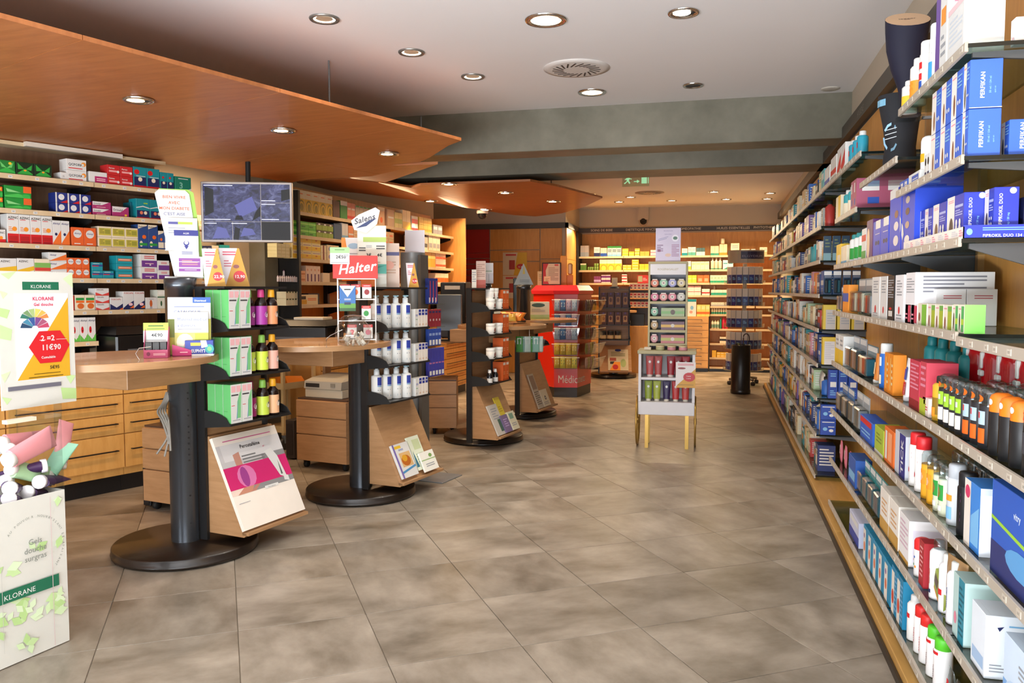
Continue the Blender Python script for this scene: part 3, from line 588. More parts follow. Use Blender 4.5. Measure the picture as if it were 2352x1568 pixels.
row(L1, ZL[3], [
    (-45, 40, 46, 2, 1, C('W', 'p #e5b52a 0 .5 1 .62 1 .3 0 .2;u .1 .8 .14 #3a3430 AZINC;r 0 0 1 .15 O', name='vitamin_carton'), 'white carton with yellow band'),
    (40, 80, 46, 1, 1, C('W', 'p #e5b52a 0 .4 1 .62 1 .4 0 .2;r 0 0 1 .12 O;u .1 .8 .14 #3a3430 AZINC', name='vitamin_carton'), 'white carton with slanted yellow stripe'),
    (80, 118, 45, 1, 1, C('c', 'r 0 .55 1 .8 #7eb45a;r 0 .38 1 .55 #d2443a;e .5 .2 .3 .12 y', name='vitamin_carton'), 'cream carton with green and red stripes'),
    (113, 155, 60, 1, 3, C('W', 'p #e8702a .0 .0 1 .1 1 .8;u .08 .6 .25 #3b3f7a Alvityl', name='vitamin_carton'), 'flat white and orange carton'),
    (155, 207, 48, 3, 2, C(OC, 'c .5 .62 .38 W;u .2 .58 .16 #3b3f7a Alvityl', name='vitamin_carton'), 'small orange carton with disc'),
    (212, 262, 38, 2, 2, C('#1b93a0', 'r 0 .5 1 .72 #2c4a8c;r 0 .5 .6 .6 r;l .1 .78 .7 .9 1 W', name='cough_remedy_carton'), 'wide teal carton with navy band', {'kk': {1: 1}}),
    (268, 306, 54, 1, 3, C('#1b93a0', 'r .1 .3 .95 .62 #d8703a;l .15 .4 .85 .55 1 W', name='cough_remedy_carton'), 'teal carton with orange band'),
    (322, 362, 58, 1, 2, C('W', 'r .1 0 1 .5 p;l .3 .2 .8 .32 1 Q;l .25 .62 .85 .9 2 r;e .6 .16 .05 .06 W', name='joint_tablet_carton'), 'white and purple carton'),
    (362, 390, 44, 1, 2, C('W', 'r .1 0 1 .5 p;l .3 .62 .8 .85 2 r', name='joint_tablet_carton'), 'lower white and purple carton by upright'),
], A)
A = 'fifth shelf, angled unit'
row(L1, ZL[4], [
    (118, 144, 38, 1, 1, C('W', 'r .2 .6 1 .9 L;c .5 .3 .2 r', name='herbal_carton'), 'white and green carton behind signboard'),
    (150, 172, 36, 1, 1, C('#c03a2a', 'l .2 .3 .8 .8 3 W', name='herbal_carton'), 'rust red carton'),
    (173, 219, 37, 2, 1, C('c', 'r .08 .66 .92 .82 g;r .08 .5 .92 .64 o;e .55 .3 .35 .18 #d9692a', name='herbal_carton'), 'cream carton with orange spices'),
    (220, 252, 51, 1, 3, C('W', 'p #d6443c 0 0 1 0 1 .45 .5 .12 0 .45;u .1 .72 .2 #5a3030 FORCAPIL', name='hair_vitamin_carton'), 'white carton with red chevron', {'back': -.0}),
    (253, 283, 30, 1, 1, C('W', 'p n 0 0 1 0 1 .5 .5 .2 0 .5;u .1 .78 .16 #c0605a FORCAPIL;p o .7 .05 1 .2 1 0', name='hair_vitamin_carton'), 'low white carton with navy chevron'),
    (283, 333, 43, 2, 1, C('W', 'p n 0 0 1 0 1 .5 .4 .3 0 .1;u .1 .86 .12 #c0605a FORCAPIL;e .7 .3 .2 .08 Q;p o .6 .1 1 .25 1 .1', name='hair_vitamin_carton'), 'tall white carton with navy hill'),
    (335, 362, 28, 1, 1, C('W', 'e .45 .5 .12 .3 #c8602a;l .3 .8 .7 .9 1 s;r .35 .1 .55 .25 s', name='hair_vitamin_carton'), 'white carton with small orange figure'),
    (362, 384, 45, 1, 1, C('#dfe2d2', 'r 0 .6 1 .66 #2f6a4a;e .4 .3 .1 .14 #3f6a4a;r .1 .75 .8 .95 #f2f2ea', name='hair_vitamin_carton'), 'tall pale carton with green line'),
], A)
A = 'lowest shelf, angled unit'
row(L1, ZL[5], [
    (120, 164, 57, 2, 1, C('W', 'p #62b948 0 0 1 0 1 .4 0 .25;c .5 .5 .2 r', name='anti_mosquito_carton'), 'half-hidden white and green carton'),
    (166, 221, 57, 3, 1, C('W', 'p #62b948 0 0 1 0 1 .35 .5 .1 0 .3;u .08 .84 .1 #3b3f5a Alvityl;e .3 .5 .16 .14 r;c .32 .46 .08 k;c .7 .2 .06 W', name='vitamin_carton'), 'white and green ladybird carton'),
], A)
wt = 1.0
row(L1, .955, [(222, 330, 30, 5, 1, C('#e4ddc6', 'r 0 0 1 .42 #b4cc3a;l .1 .52 .9 .62 1 #7a8a3a;r .05 .08 .95 .3 #9cba2c', name='herbal_carton'), 'lime and cream carton on worktop'),
               (322, 352, 44, 1, 1, C('W', 'e .5 .6 .4 .2 r;e .62 .55 .3 .14 b', name='toothpaste_carton'), 'white toothpaste carton on worktop', {'back': .02}), (352, 384, 44, 1, 1, C('W', 'e .55 .6 .4 .2 r;r .1 .1 .9 .3 a', name='toothpaste_carton'), 'second white toothpaste carton with blue band', {'back': .02})], 'behind printer', inset=.12)
# worktop and drawer cabinets under it
B0 = -.20
top = prismw(MB(), L1, -2.4, 1.22, B0 - .02, .34, .925, .955, 'oak').build('worktop'); tag(top, 'long pale wooden worktop running under the angled wall shelving', 'worktop')
def drawer_unit(w, a0, a1, i0, i1, zs, label, mat='oak', hmat='black', kick=.12, kickmat='black', hl=.42, bar=.006, gap=.004):
    t = thing('drawer_cabinet', label, 'cabinet'); prismw(MB(), w, a0 + .001, a1 - .001, i0 + .022, i1, kick, zs[-1] + .004, mat).build('body', t)
    prismw(MB(), w, a0 + .001, a1 - .001, i0 + .07, i1, 0, kick, kickmat).build('kick_board', t)
    for z0, z1 in zip(zs, zs[1:]):
        d = prismw(MB(), w, a0 + gap, a1 - gap, i0, i0 + .02, z0 + gap, z1 - gap, mat).build('drawer', t); b = MB(); m = (a0 + a1) / 2; L = (a1 - a0) * hl; zh = z0 + (z1 - z0) * .52
        prismw(b, w, m - L, m + L, i0 - .030, i0 - .030 + bar * 1.6, zh, zh + bar * 1.3, hmat)
        for s in (-1, 1): prismw(b, w, m + s * L - bar, m + s * L + bar, i0 - .03, i0, zh, zh + bar, hmat)
        b.build('handle', d)
    return t
sa = L1.s_of(285, .5, B0); sb = L1.s_of(14, .5, B0); wdt = .80
drawer_unit(L1, sb, sa, B0, .34, [.172, .41, .548, .685, .92], 'wide maple drawer cabinet beside the showergel bin')
drawer_unit(L1, sa, sa + .62, B0, .34, [.172, .41, .548, .685, .92], 'maple drawer cabinet behind the first counter pedestal')
drawer_unit(L1, sb - .9, sb, B0, .34, [.172, .41, .548, .685, .92], 'maple drawer cabinet closest to the entrance')
# bay beyond the angled unit, lit from above
L1b = Wall(tuple(L1.at(0, 0, .30).xy), L1.d, L1.n, 'the upright')
s0, s1 = L1b.s_of(446, 1.6), L1b.s_of(548, 1.6)
shelf_unit(L1b, [(s0, s1)], [1.92, 1.70, 1.48, 1.26], .28, 'narrow lit shelving bay between the angled unit and the column', 'panel', 'lip')
row(L1b, 1.92, [(446, 470, 26, 2, 1, C('c', 'r .1 .2 .9 .5 e'), 'small cream carton')], 'upper shelf, column bay')
row(L1b, 1.70, [(449, 463, 26, 1, 1, bottle('W', 'c', 'e', 'jar', 'cream_jar', 'jar', seg=12), 'tall white jar'), (466, 486, 18, 2, 1, C('n', 'r .1 .5 .9 .8 s', name='cosmetic_carton'), 'dark low carton'),
                (487, 503, 20, 1, 1, C('c', 'r .1 .4 .9 .6 e', name='cosmetic_carton'), 'cream carton'), (505, 528, 22, 2, 1, C('#2f9c9a', 'r .3 .2 .9 .6 b', name='cosmetic_carton'), 'teal carton')], 'middle shelf, column bay')
row(L1b, 1.48, [(455, 515, 52, 4, 1, bottle('#e8d3a4', '#e8d3a4', 'f', 'pump', 'lotion_bottle', 'bottle', seg=12), 'cream pump bottle')], 'lower shelf, column bay')
row(L1b, 1.26, [(455, 500, 24, 3, 1, C('W', 'r 0 .2 1 .5 r;c .5 .7 .15 O', name='cosmetic_carton'), 'white and red carton')], 'bottom shelf, column bay')
lamp('shelf_light_column', 'AREA', L1b.at((s0 + s1) / 2, 2.3, -.12), 9, WARM, (0, .3, 0), shape='RECTANGLE', size=.4, size_y=.1)

# ================================================================ long wall unit
lu = shelf_unit(L2, [(0, 1.0), (1.0, 2.0), (2.0, 3.0), (3.0, 3.86)], ZL, .34, 'long brown wall shelving full of small cartons behind the counters', 'panel', 'lip', tags=False)
eb = [prismw(MB(), L2, 0.001, 3.86, .342, .362, .95, 2.44, 'panel').build('back_panel', [o for o in COL.objects if o.name.startswith('shelving_unit')][-1])]
pe = L2.at(3.9, 0); tag(MB().box(pe.x - .40, pe.y, .95, pe.x + .16, pe.y + .03, 2.40, 'panel').build('end_panel'), 'bright orange wooden end panel of the long wall unit', 'panel')
A = 'top shelf, long unit'
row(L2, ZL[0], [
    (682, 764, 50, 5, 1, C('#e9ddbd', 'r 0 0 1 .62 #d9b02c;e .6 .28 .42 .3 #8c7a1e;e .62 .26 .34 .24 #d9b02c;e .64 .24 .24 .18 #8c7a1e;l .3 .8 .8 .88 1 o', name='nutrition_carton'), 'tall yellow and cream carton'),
    (765, 781, 40, 1, 1, C('#5a3a34', '', name='nutrition_carton'), 'dark brown carton'), (782, 798, 42, 1, 1, C('#2f8a3c', 'r 0 .75 1 1 W', name='nutrition_carton'), 'green carton with white top'),  # first box is dark to stand in for the shade of a gap
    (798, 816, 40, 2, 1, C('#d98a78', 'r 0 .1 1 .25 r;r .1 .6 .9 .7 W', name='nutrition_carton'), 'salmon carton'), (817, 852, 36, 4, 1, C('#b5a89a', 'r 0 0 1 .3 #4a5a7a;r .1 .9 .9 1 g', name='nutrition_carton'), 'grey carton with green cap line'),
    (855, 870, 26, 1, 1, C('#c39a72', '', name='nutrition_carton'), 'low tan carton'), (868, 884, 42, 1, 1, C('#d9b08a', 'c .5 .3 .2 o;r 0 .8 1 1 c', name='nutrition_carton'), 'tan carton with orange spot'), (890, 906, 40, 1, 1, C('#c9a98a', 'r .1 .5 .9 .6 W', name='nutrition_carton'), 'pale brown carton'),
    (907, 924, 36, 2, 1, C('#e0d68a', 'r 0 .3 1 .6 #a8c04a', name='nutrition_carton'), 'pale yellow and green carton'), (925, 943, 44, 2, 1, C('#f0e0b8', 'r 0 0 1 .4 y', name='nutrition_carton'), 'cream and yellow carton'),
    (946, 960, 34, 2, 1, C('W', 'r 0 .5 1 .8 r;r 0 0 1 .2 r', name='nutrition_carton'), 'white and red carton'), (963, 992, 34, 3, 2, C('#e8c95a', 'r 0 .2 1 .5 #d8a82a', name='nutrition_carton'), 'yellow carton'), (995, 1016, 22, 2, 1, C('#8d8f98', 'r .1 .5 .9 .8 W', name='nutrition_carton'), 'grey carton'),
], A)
A = 'second shelf, long unit'
row(L2, ZL[1], [
    (672, 726, 33, 3, 2, C('#58b83a', 'r 0 .6 1 .8 #9ade6a;r .1 .2 .6 .4 #2c7a22', name='slimming_carton'), 'bright green carton'), (727, 766, 34, 3, 2, C('#8aa23c', 'r 0 .7 1 1 #4a3a2a;e .5 .8 .2 .1 W', name='slimming_carton'), 'olive carton with dark top'),
    (767, 785, 36, 1, 1, C('#244a72', '', name='slimming_carton'), 'dark blue carton edge-on'), (786, 800, 40, 2, 1, C('#d6d8dc', 'r 0 .1 1 .3 a', name='slimming_carton'), 'tall pale grey carton'), (801, 812, 36, 1, 1, C('#e08a5a', 'r 0 .4 1 .5 W', name='slimming_carton'), 'orange carton'),
    (813, 850, 32, 3, 3, C('#dcbb96', 'r .2 .3 .8 .6 #c89a78', name='slimming_carton'), 'flat tan carton'), (852, 905, 32, 4, 2, C('#d8b88a', 'r .2 .3 .8 .6 o', name='slimming_carton'), 'tan carton with orange patch'),
    (985, 1011, 34, 3, 1, C('#e6d8c0', 'r .1 .2 .9 .5 s', name='slimming_carton'), 'white small carton at end'), (945, 983, 30, 3, 1, C('#c8c0b0', 'r .1 .2 .9 .5 d', name='slimming_carton'), 'grey and white carton'),
], A)
A = 'third shelf, long unit'
row(L2, ZL[2], [
    (636, 666, 32, 3, 4, C('#e5dca6', 'r .1 .2 .9 .8 #ece4b8', name='vial_carton'), 'small cream carton'), (672, 737, 54, 3, 3, C('#e8d9a2', 'r 0 .1 1 .62 #e3b92c;e .5 .45 .12 .1 #c8702a;l .1 .72 .9 .9 1 #7a5a9a', name='vial_carton'), 'wide yellow and cream carton'),
    (738, 750, 34, 1, 2, C('#e8d8b0', 'r .3 0 .6 1 #7a2a2a', name='vial_carton'), 'cream carton with dark stripe'), (752, 779, 36, 2, 2, C('#e8d4ae', 'e .5 .5 .3 .3 #8a7ab0', name='vial_carton'), 'cream carton with violet spot'),
    (972, 1000, 34, 3, 1, C('#f2b42a', 'r 0 .6 1 .8 #f8dc7a', name='vial_carton'), 'glowing yellow carton at end'), (1001, 1024, 34, 3, 2, C('#f0c8b0', 'r 0 .2 1 .5 #d8542a', name='vial_carton'), 'red and white carton at end'), (920, 965, 34, 4, 1, C('#e8d0a0', 'r 0 .2 1 .5 y', name='vial_carton'), 'cream and gold carton'),
], A)
A = 'fourth shelf, long unit'
row(L2, ZL[3], [
    (638, 686, 14, 10, 1, bottle('#d8cfd2', '#b9a9b4', None, 'slim', 'ampoule_vial', 'vial', seg=8), 'tiny pale vial'), (652, 692, 14, 8, 1, bottle('#d8cfd2', '#8a5a86', None, 'slim', 'ampoule_vial', 'vial', seg=8), 'violet-capped vial in raised row', {'back': .12, 'lift': .055}),
    (691, 702, 26, 1, 2, C('#e8b48a', 'r .1 .3 .9 .6 #c87a4a', name='vial_carton'), 'peach carton'), (703, 736, 38, 4, 1, C('#e8cdb8', 'r .3 .05 .7 .5 #6a3a5a;c .5 .75 .2 #d89a7a', name='vial_carton'), 'pale carton with plum bar'), (742, 758, 22, 1, 1, C('#e8d2b0', '', name='vial_carton'), 'plain cream carton'),
    (1000, 1030, 26, 3, 1, C('c', 'r 0 .2 1 .6 o', name='vial_carton'), 'cream and orange carton at end'),
], A)
A = 'fifth shelf, long unit'
row(L2, ZL[4], [
    (657, 689, 32, 5, 2, C('#dcd8b8', 'r .2 .8 .8 1 #4a5a3a', name='vial_carton'), 'thin pale green-topped carton'), (690, 707, 22, 1, 1, C('#ecd9a0', 'r 0 .1 .6 .6 #e0a82a;r .05 .6 .4 .9 k', name='vial_carton'), 'small yellow-marked carton', {'lift': .0, 'back': .06}), (690, 731, 24, 1, 1, C('#efdcae', 'r 0 .1 .35 .5 #e0a82a;r .03 .55 .3 .85 k;l .4 .4 .9 .7 2 o', name='vial_carton'), 'wide cream carton with yellow corner'),
    (708, 734, 26, 1, 1, C('#20384f', 'r .1 .5 .9 .7 t', name='vial_carton'), 'dark blue carton', {'back': .08}),
], A)
row(L2, ZL[5], [(664, 712, 18, 6, 1, C('#dcd2b8', 'r .2 .75 .8 1 #4a5a3a', name='vial_carton'), 'thin pale carton')], 'lowest shelf, long unit')
# row of maple drawers under the long unit
prismw(MB(), L2, -.02, 3.86, -.26, .34, .925, .955, 'oak').build('worktop'); tag([o for o in COL.objects if o.name.startswith('worktop')][-1], 'wooden worktop under the long wall unit', 'worktop')
for k in range(4): drawer_unit(L2, -.02 + k * .97, .95 + k * .97, -.24, .34, [.12, .25, .38, .51, .64, .77, .92], 'maple drawer cabinet under the long wall unit, ' + ORD[k] + ' from the column', hl=.36)
prismw(MB(), L2, -.034, -.001, -.01, .34, .957, 2.34, 'black').build('side_panel', lu)
lamp('shelf_light_long', 'AREA', L2.at(3.3, 2.46, -.25), 22, WARM, (0, -.5, 0), shape='RECTANGLE', size=.2, size_y=.9)
lamp('long_unit_fill', 'AREA', L2.at(1.2, 2.46, -.3), 12, WARM, (0, -.5, 0), shape='RECTANGLE', size=.2, size_y=1.6)  # added fill lamp to brighten the near part of the long unit
# ================================================================ service counters: round foot, tube, oval top, side tower, leaflet easel
class Unit:
    def __init__(s, x, y, deg): s.p = Vector((x, y, 0)); s.rz = math.radians(deg); s.M = Matrix.Translation(s.p) @ Matrix.Rotation(s.rz, 4, 'Z')
    def w(s, x, y, z): return s.M @ Vector((x, y, z))
def counter(u, label, mir, tw, shelves, topc=(-.06, -.33), tsz=(.42, .50), apr=(-.34, -.44, .11, .25), topz=1.07, polez=1.465, tfx=.31, th=1.41, cheek=.18, easel=.62):
    t = thing('service_counter', label, 'counter', u.p, u.rz); g = 1 if not mir else -1
    MB().lathe([(0, 0), (.34, 0), (.372, .008), (.376, .02), (.372, .022), (.372, .05), (.365, .058), (0, .058)], wood('foot_disc', '#211812', '#17110d', (6, 6, 6), .34, .15), 48).build('base_disc', t)
    p = MB(); p.lathe([(.078, .058), (.078, polez - .06), (.082, polez - .058), (.082, polez), (.06, polez), (0, polez)], 'pole', 28); pp = p.build('pole', t)
    h = MB(); ca = math.atan2(-u.p.y, -u.p.x) - u.rz + .30
    for z in (.16, .31, .50, .53, .56, .59, .62, .65, .68, .74, .77, .83, .86):
        c, s_ = math.cos(ca), math.sin(ca); q = Vector((c, s_, 0)) * .0785; h.quad([tuple(q + Vector((-s_, c, 0)) * .005 * math.cos(k * PI / 4) + Vector((0, 0, z + .005 * math.sin(k * PI / 4)))) for k in range(8)], 'k')
    h.build('peg_dot_pattern', pp)
    cx, cy = topc[0], topc[1] * g; el = [(cx + tsz[0] * math.cos(a * PI / 24), cy + tsz[1] * math.sin(a * PI / 24)) for a in range(48)]
    b = MB(); b.loft([[(x, y, topz - .034) for x, y in el], [(x, y, topz - .003) for x, y in el]], 'beech', True, cap=False); q = [(cx + (x - cx) * .993, cy + (y - cy) * .993) for x, y in el]
    b.loft([[(x, y, topz - .003) for x, y in el], [(x, y, topz) for x, y in q]], 'beech_top', False, False); b.quad([(x, y, topz) for x, y in q], 'beech_top'); b.quad([(x, y, topz - .034) for x, y in el][::-1], 'beech'); b.build('counter_top', t)
    y0, y1 = sorted((apr[1] * g, apr[3] * g)); MB().box(apr[0], y0, topz - .15, apr[2], y1, topz - .034, 'beech', .003).build('apron', t)
    # tower with shelves
    n0, n1 = tw; bk = .10
    tr = []
    for y in (n0, n1 - .018): MB().box(bk - .02, y, .062, bk + .03, y + .018, th, 'black').build('upright', t)
    MB().box(bk - .012, n0 + .019, .40, bk + .004, n1 - .019, th - .01, 'beech').build('back_panel', t); MB().box(bk - .02, n0, th, tfx - .02, n1, th + .012, 'black').build('tower_top', t)
    for z in shelves:
        s = MB().box(bk + .005, n0 + .006, z - .012, tfx, n1 - .006, z, 'black').build('shelf', t)
        for yy in (n0, n1 - .006):   # curved cheek plates
            pts = [(bk + .03 + (tfx - bk - .03) * k / 6, z + .075 * math.sqrt(max(0, 1 - (k / 6) ** 2)) - .012) for k in range(7)] + [(bk + .03, z - .03)]
            MB().loft([[(x, yy, zz) for x, zz in pts], [(x, yy + .006, zz) for x, zz in pts]], 'blackmat').build('cheek_plate', s)
    # leaflet easel
    x0, x1 = .10, tfx + .06; zb = .10; pr = [(x0, zb), (x1, zb), (x1 + .02, zb + .02), (x1 - .005, zb + .03), (x0 + .04, easel), (x0, easel)]
    e = MB().loft([[(x, n0 + .02, z) for x, z in pr], [(x, n1 + .02, z) for x, z in pr]], 'beech').build('easel', t); MB().box(x1 - .012, n0 + .02, zb + .012, x1 + .032, n1 + .02, zb + .028, 'beech').build('ledge', e)
    u.tfx, u.n0, u.n1, u.x1, u.zb, u.easel, u.x0, u.topz, u.bk = tfx, n0, n1, x1, zb, easel, x0, topz, bk; return t
def on_shelf(u, z, y, f, wd, h, label, group=None, back=0., rot=0.):
    return place(f(wd, h), u.w(u.tfx - .006 - back, y, z + .0006), u.rz + PI / 2 + rot, label, group)
def easel_print(u, name, label, cat, y0, y1, lo, hi, spec, base='W', th=.012, off=.0, proud=.0):
    """sheet or leaflet lying on the sloping easel face between fractions lo..hi of its slope"""
    A = Vector((u.x1 - .005, 0, u.zb + .031)); B = Vector((u.x0 + .04, 0, u.easel)); d = (B - A); n = Vector((d.z, 0, -d.x)).normalized(); L = d.length
    b = MB()
    def P(x, y, o): q = A + d.normalized() * (lo * L + y) + n * (th + o + off + .003 + proud); return tuple(u.w(q.x, y0 + x, q.z))
    W_, H_ = y1 - y0, (hi - lo) * L; c = [P(x, y, o) for o in (-th, 0) for x, y in ((0, 0), (W_, 0), (W_, H_), (0, H_))]
    b.add(c, [(3, 2, 1, 0), (4, 5, 6, 7), (0, 1, 5, 4), (1, 2, 6, 5), (2, 3, 7, 6), (3, 0, 4, 7)], base); b.decals(spec, P, W_, H_); o = b.build(name); return tag(o, label, cat)
U1, U2, U3, U4 = Unit(-2.78, 3.80, -11), Unit(-2.38, 5.16, -11), Unit(-2.14, 7.36, -9), Unit(-2.13, 8.95, -8)
counter(U1, 'first wooden service counter by the entrance with a pink advert on its easel', False, (.02, .50), (.70, .95, 1.20))
counter(U2, 'second wooden service counter carrying the red sweet stand', False, (-.10, .42), (.665, .905, 1.145))
counter(U3, 'third service counter, its black side tower full of white tubs', True, (-.52, -.04), (.59, .805, 1.02, 1.235), topc=(.02, -.40), apr=(-.30, -.50, .16, .1), topz=1.07)
counter(U4, 'fourth service counter in front of the red display island', True, (-.46, .12), (.80,), topc=(.04, -.44), apr=(-.28, -.55, .16, .1), topz=1.07, th=1.02, tfx=.27)

# --- goods on the first tower
GC = C('#62b56a', 'r 0 0 1 1 W;p #7cc884 .55 .12 .9 .12 .98 .9 .6 .55;r .08 .80 .46 .96 #efb8bc;r .54 .80 .92 .96 #efb8bc;p #5a8fc4 .5 .1 .56 .1 .72 .75;r .06 .71 .7 .745 d;r .06 .45 .36 .465 r;l .15 .05 .85 .1 1 s', 'r .1 .3 .6 .32 #4f9e58', d=.053, name='calcium_carton', cat='carton')
for si, z in enumerate((.70, .95, 1.20)):
    hh = .203 if si else .205
    for i, y in enumerate((.072, .152)):
        for j in range(3): on_shelf(U1, z, y, GC, .078, hh, f"{['front', 'middle', 'rear'][j]} green and white calcium carton, {['bottom', 'middle', 'top'][si]} tower shelf, {['near', 'far'][i]} column", 'calcium cartons on the first tower', j * .055)
capn = {'g': 'green', 'm': 'pink', 'O': 'amber', 'y': 'yellow'}
for si, (z, caps) in enumerate(((.70, [('#8a1c4c', '#8a1c5a', 'pink'), ('#7fb04a', '#c2d64a', 'green'), ('#e0a01e', '#e8b48a', 'yellow')]), (.95, [('#4a8a3a', '#b8c84a', 'dark green'), ('#7fb04a', '#cde04a', 'green'), ('#e0a01e', '#e8b0a0', 'yellow')]), (1.20, [('#7fb04a', '#8c2c7c', 'green'), ('#c03a78', '#a83a9c', 'pink'), ('#e0a01e', '#e89a6a', 'yellow')]))):
    for k, (cp, lb, nm) in enumerate(caps):
        on_shelf(U1, z, .228 + k * .082, bottle(gloss('#1c0d0a', .12), cp, lb, 'syrup', 'syrup_bottle', 'bottle', 'c .62 .33 .22 W;c .66 .38 .1 #3a3a3a;l .5 .2 .78 .28 2 s', 20, lab=(.06, .56)), .068, .205, f"dark syrup bottle with {nm} cap, {['bottom', 'middle', 'top'][si]} shelf of the first tower", None, .05 if k == 0 else .035)
    on_shelf(U1, z, .40, bottle(gloss('#1c0d0a', .12), caps[2][0], caps[0][1], 'syrup', 'syrup_bottle', 'bottle', '', 14, lab=(.06, .56)), .064, .2, f"syrup bottle half hidden behind others, {['bottom', 'middle', 'top'][si]} shelf of the first tower", None, .12)
easel_print(U1, 'advert_board', 'white and pink pharmacy advert board on the first counter easel', 'advert board', .03, .515, 0, .97,
    'r 0 .44 1 .90 #c9c6c6;r .06 .72 1 .9 #d8d6d6;r 0 .36 1 .72 #8b8b8b;r 0 .42 1 .66 #d0266e;r 0 .66 .62 .72 #c4c2c2;r .0 .36 .3 .42 #e9d2c4;e .30 .53 .14 .12 #dd7ab0;e .27 .53 .06 .11 #a0408c;p #c08a78 .2 .66 .3 .66 .3 .8 .2 .78;p #c58a72 .08 .36 .2 .42 .36 .42 .3 .36;p #b98070 .28 .36 .4 .42 .46 .42 .36 .36;p W .80 .44 .9 .4 .86 .66 .8 .76 .68 .74;p #5a6a62 .82 .45 .85 .45 .84 .62;p W .84 .38 .92 .36 .92 .42 .85 .44;l .32 .66 .66 .76 3 #777777;U .5 .83 .055 #2a2a2a Percutaféine;T .7 .795 .025 #c0306a gel;l .12 .925 .88 .945 1 #d05a94;r .5 .345 .72 .375 W;T .61 .348 .022 #777777 Percutaféine;r .05 .27 .22 .275 s', '#efe6da', .02)
# --- goods on the second tower: white lotion bottles and cartons
for si, z in enumerate((.665, .905, 1.145)):
    for k in range(4):
        on_shelf(U2, z, -.045 + k * .070, bottle('#e6e6e2', '#dfe3e4', None, 'pump', 'lotion_bottle', 'bottle', 'r .38 .46 .82 .70 #2c3f9c;l .4 .52 .8 .6 1 W;r .38 .42 .8 .45 #6aa0d0;l .4 .1 .75 .16 2 #6a9ab0;l .4 .28 .7 .34 1 s', 18, '#9cc0cc'), .074, .222, f"white pump lotion bottle, {['bottom', 'middle', 'top'][si]} shelf of the second tower, {ORD[k]} from the entrance", 'lotion bottles on the second tower', .135 - .032 * k, -.6)
    on_shelf(U2, z, .247, C('W', 'l .2 .6 .9 .72 2 #4a5ab0;l .2 .4 .8 .46 1 g;l .2 .1 .6 .2 2 s', d=.05, name='lotion_carton'), .04, .125, f"white lotion carton with green line, {['bottom', 'middle', 'top'][si]} shelf of the second tower")
    for k in range(3): on_shelf(U2, z, .291 + k * .042, C('#ece4da', 'r .1 .66 .9 .98 #2c3a94;r .2 .8 .8 .84 W;l .2 .1 .7 .2 2 #d09a6a', d=.05, name='lotion_carton'), .040, .125, f"cream lotion carton with navy top, {['bottom', 'middle', 'top'][si]} shelf of the second tower, {ORD[k]} from the bottles", 'navy topped cartons on the second tower')
easel_print(U2, 'brochure', 'nutrition brochure with a roast dish, on the second counter easel', 'brochure', -.05, .14, .02, .46, 'r .08 .86 .5 .94 y;l .3 .78 .6 .84 2 b;r .24 .3 .92 .72 #d9b27a;e .55 .48 .28 .16 #b8641c;e .5 .55 .16 .1 #d9a02a;p #4a8fc0 0 .18 1 .3 1 .24 0 .12;r 0 0 .1 1 #7a6ab0', 'W', .02)
easel_print(U2, 'brochure', 'pale green leaflet stack beside the nutrition brochure', 'leaflet', .155, .30, .05, .50, 'r .3 .6 .9 .9 #c9d6a8;p #2a6a80 0 .1 .25 .1 .1 .6;l .3 .2 .9 .5 4 #8aa078', '#dfe6cf', .016)
easel_print(U2, 'brochure', 'white and green folded leaflet in front on the second easel', 'leaflet', .20, .38, .0, .26, 'r 0 .55 1 .6 #9ab87a;e .7 .75 .12 .1 #7aa05a;l .2 .2 .8 .4 2 s', '#efeee4', .014, .022)

# --- goods on the third tower: white tubs and orange cartons
TUB = bottle('#e8e6df', '#f0efea', None, 'jar', 'supplement_tub', 'tub', 'e .55 .4 .12 .2 #8a2c1c;r .3 .1 .8 .2 #3a3a3a', 16)
for si, (z, n) in enumerate(((.59, 0), (.805, 3), (1.02, 3), (1.235, 3))):
    for k in range(n):
        on_shelf(U3, z, -.455 + k * .085, TUB, .078, .092 if si else .08, f"white supplement tub, {['bottom', 'second', 'third', 'top'][si]} shelf of the third tower, {ORD[k]} from the entrance", 'supplement tubs on the third tower', .02 + .03 * (k % 2))
    for k in range(2): on_shelf(U3, z, -.20 + k * .07, C('#d85f24', 'r .1 .82 .9 .95 #e8d8cc;l .2 .3 .8 .5 2 #e89a6a;r 0 0 1 .1 #b84818', name='supplement_carton'), .064, .17, f"orange supplement carton, {['bottom', 'second', 'third', 'top'][si]} shelf of the third tower, {['nearer', 'farther'][k]} one", 'orange cartons on the third tower')
for k in range(2): on_shelf(U3, 1.32, -.44 + k * .085, TUB, .078, .10, f"white tub stacked on top, third tower, {['nearer', 'farther'][k]} one", None, .03)
for k in range(4): on_shelf(U3, .59, -.47 + k * .058, bottle(gloss('#15161a', .15), '#ecebe6', '#d8d6d0', 'syrup', 'dark_vial', 'bottle', '', 14, lab=(.06, .4)), .05, .115, f"black bottle with white cap, bottom shelf of the third tower, {ORD[k]} from the entrance", 'black bottles on the third tower', .02 + .03 * (k % 2))
easel_print(U3, 'brochure', 'round-topped grey brochure on the third counter easel', 'brochure', -.49, -.30, .0, .52, 'l .2 .5 .8 .9 5 s;r .5 .1 .9 .5 #4a6a5a', '#c8c4bc', .012)
easel_print(U3, 'brochure', 'yellow leaflet on the third counter easel', 'leaflet', -.30, -.19, .24, .62, 'l .2 .3 .8 .6 3 #b89a1e', '#d8c23a', .01)
easel_print(U3, 'brochure', 'purple leaflet at the bottom of the third easel', 'leaflet', -.34, -.20, .0, .30, 'l .2 .3 .8 .8 4 v', '#7a6a92', .01, .014)
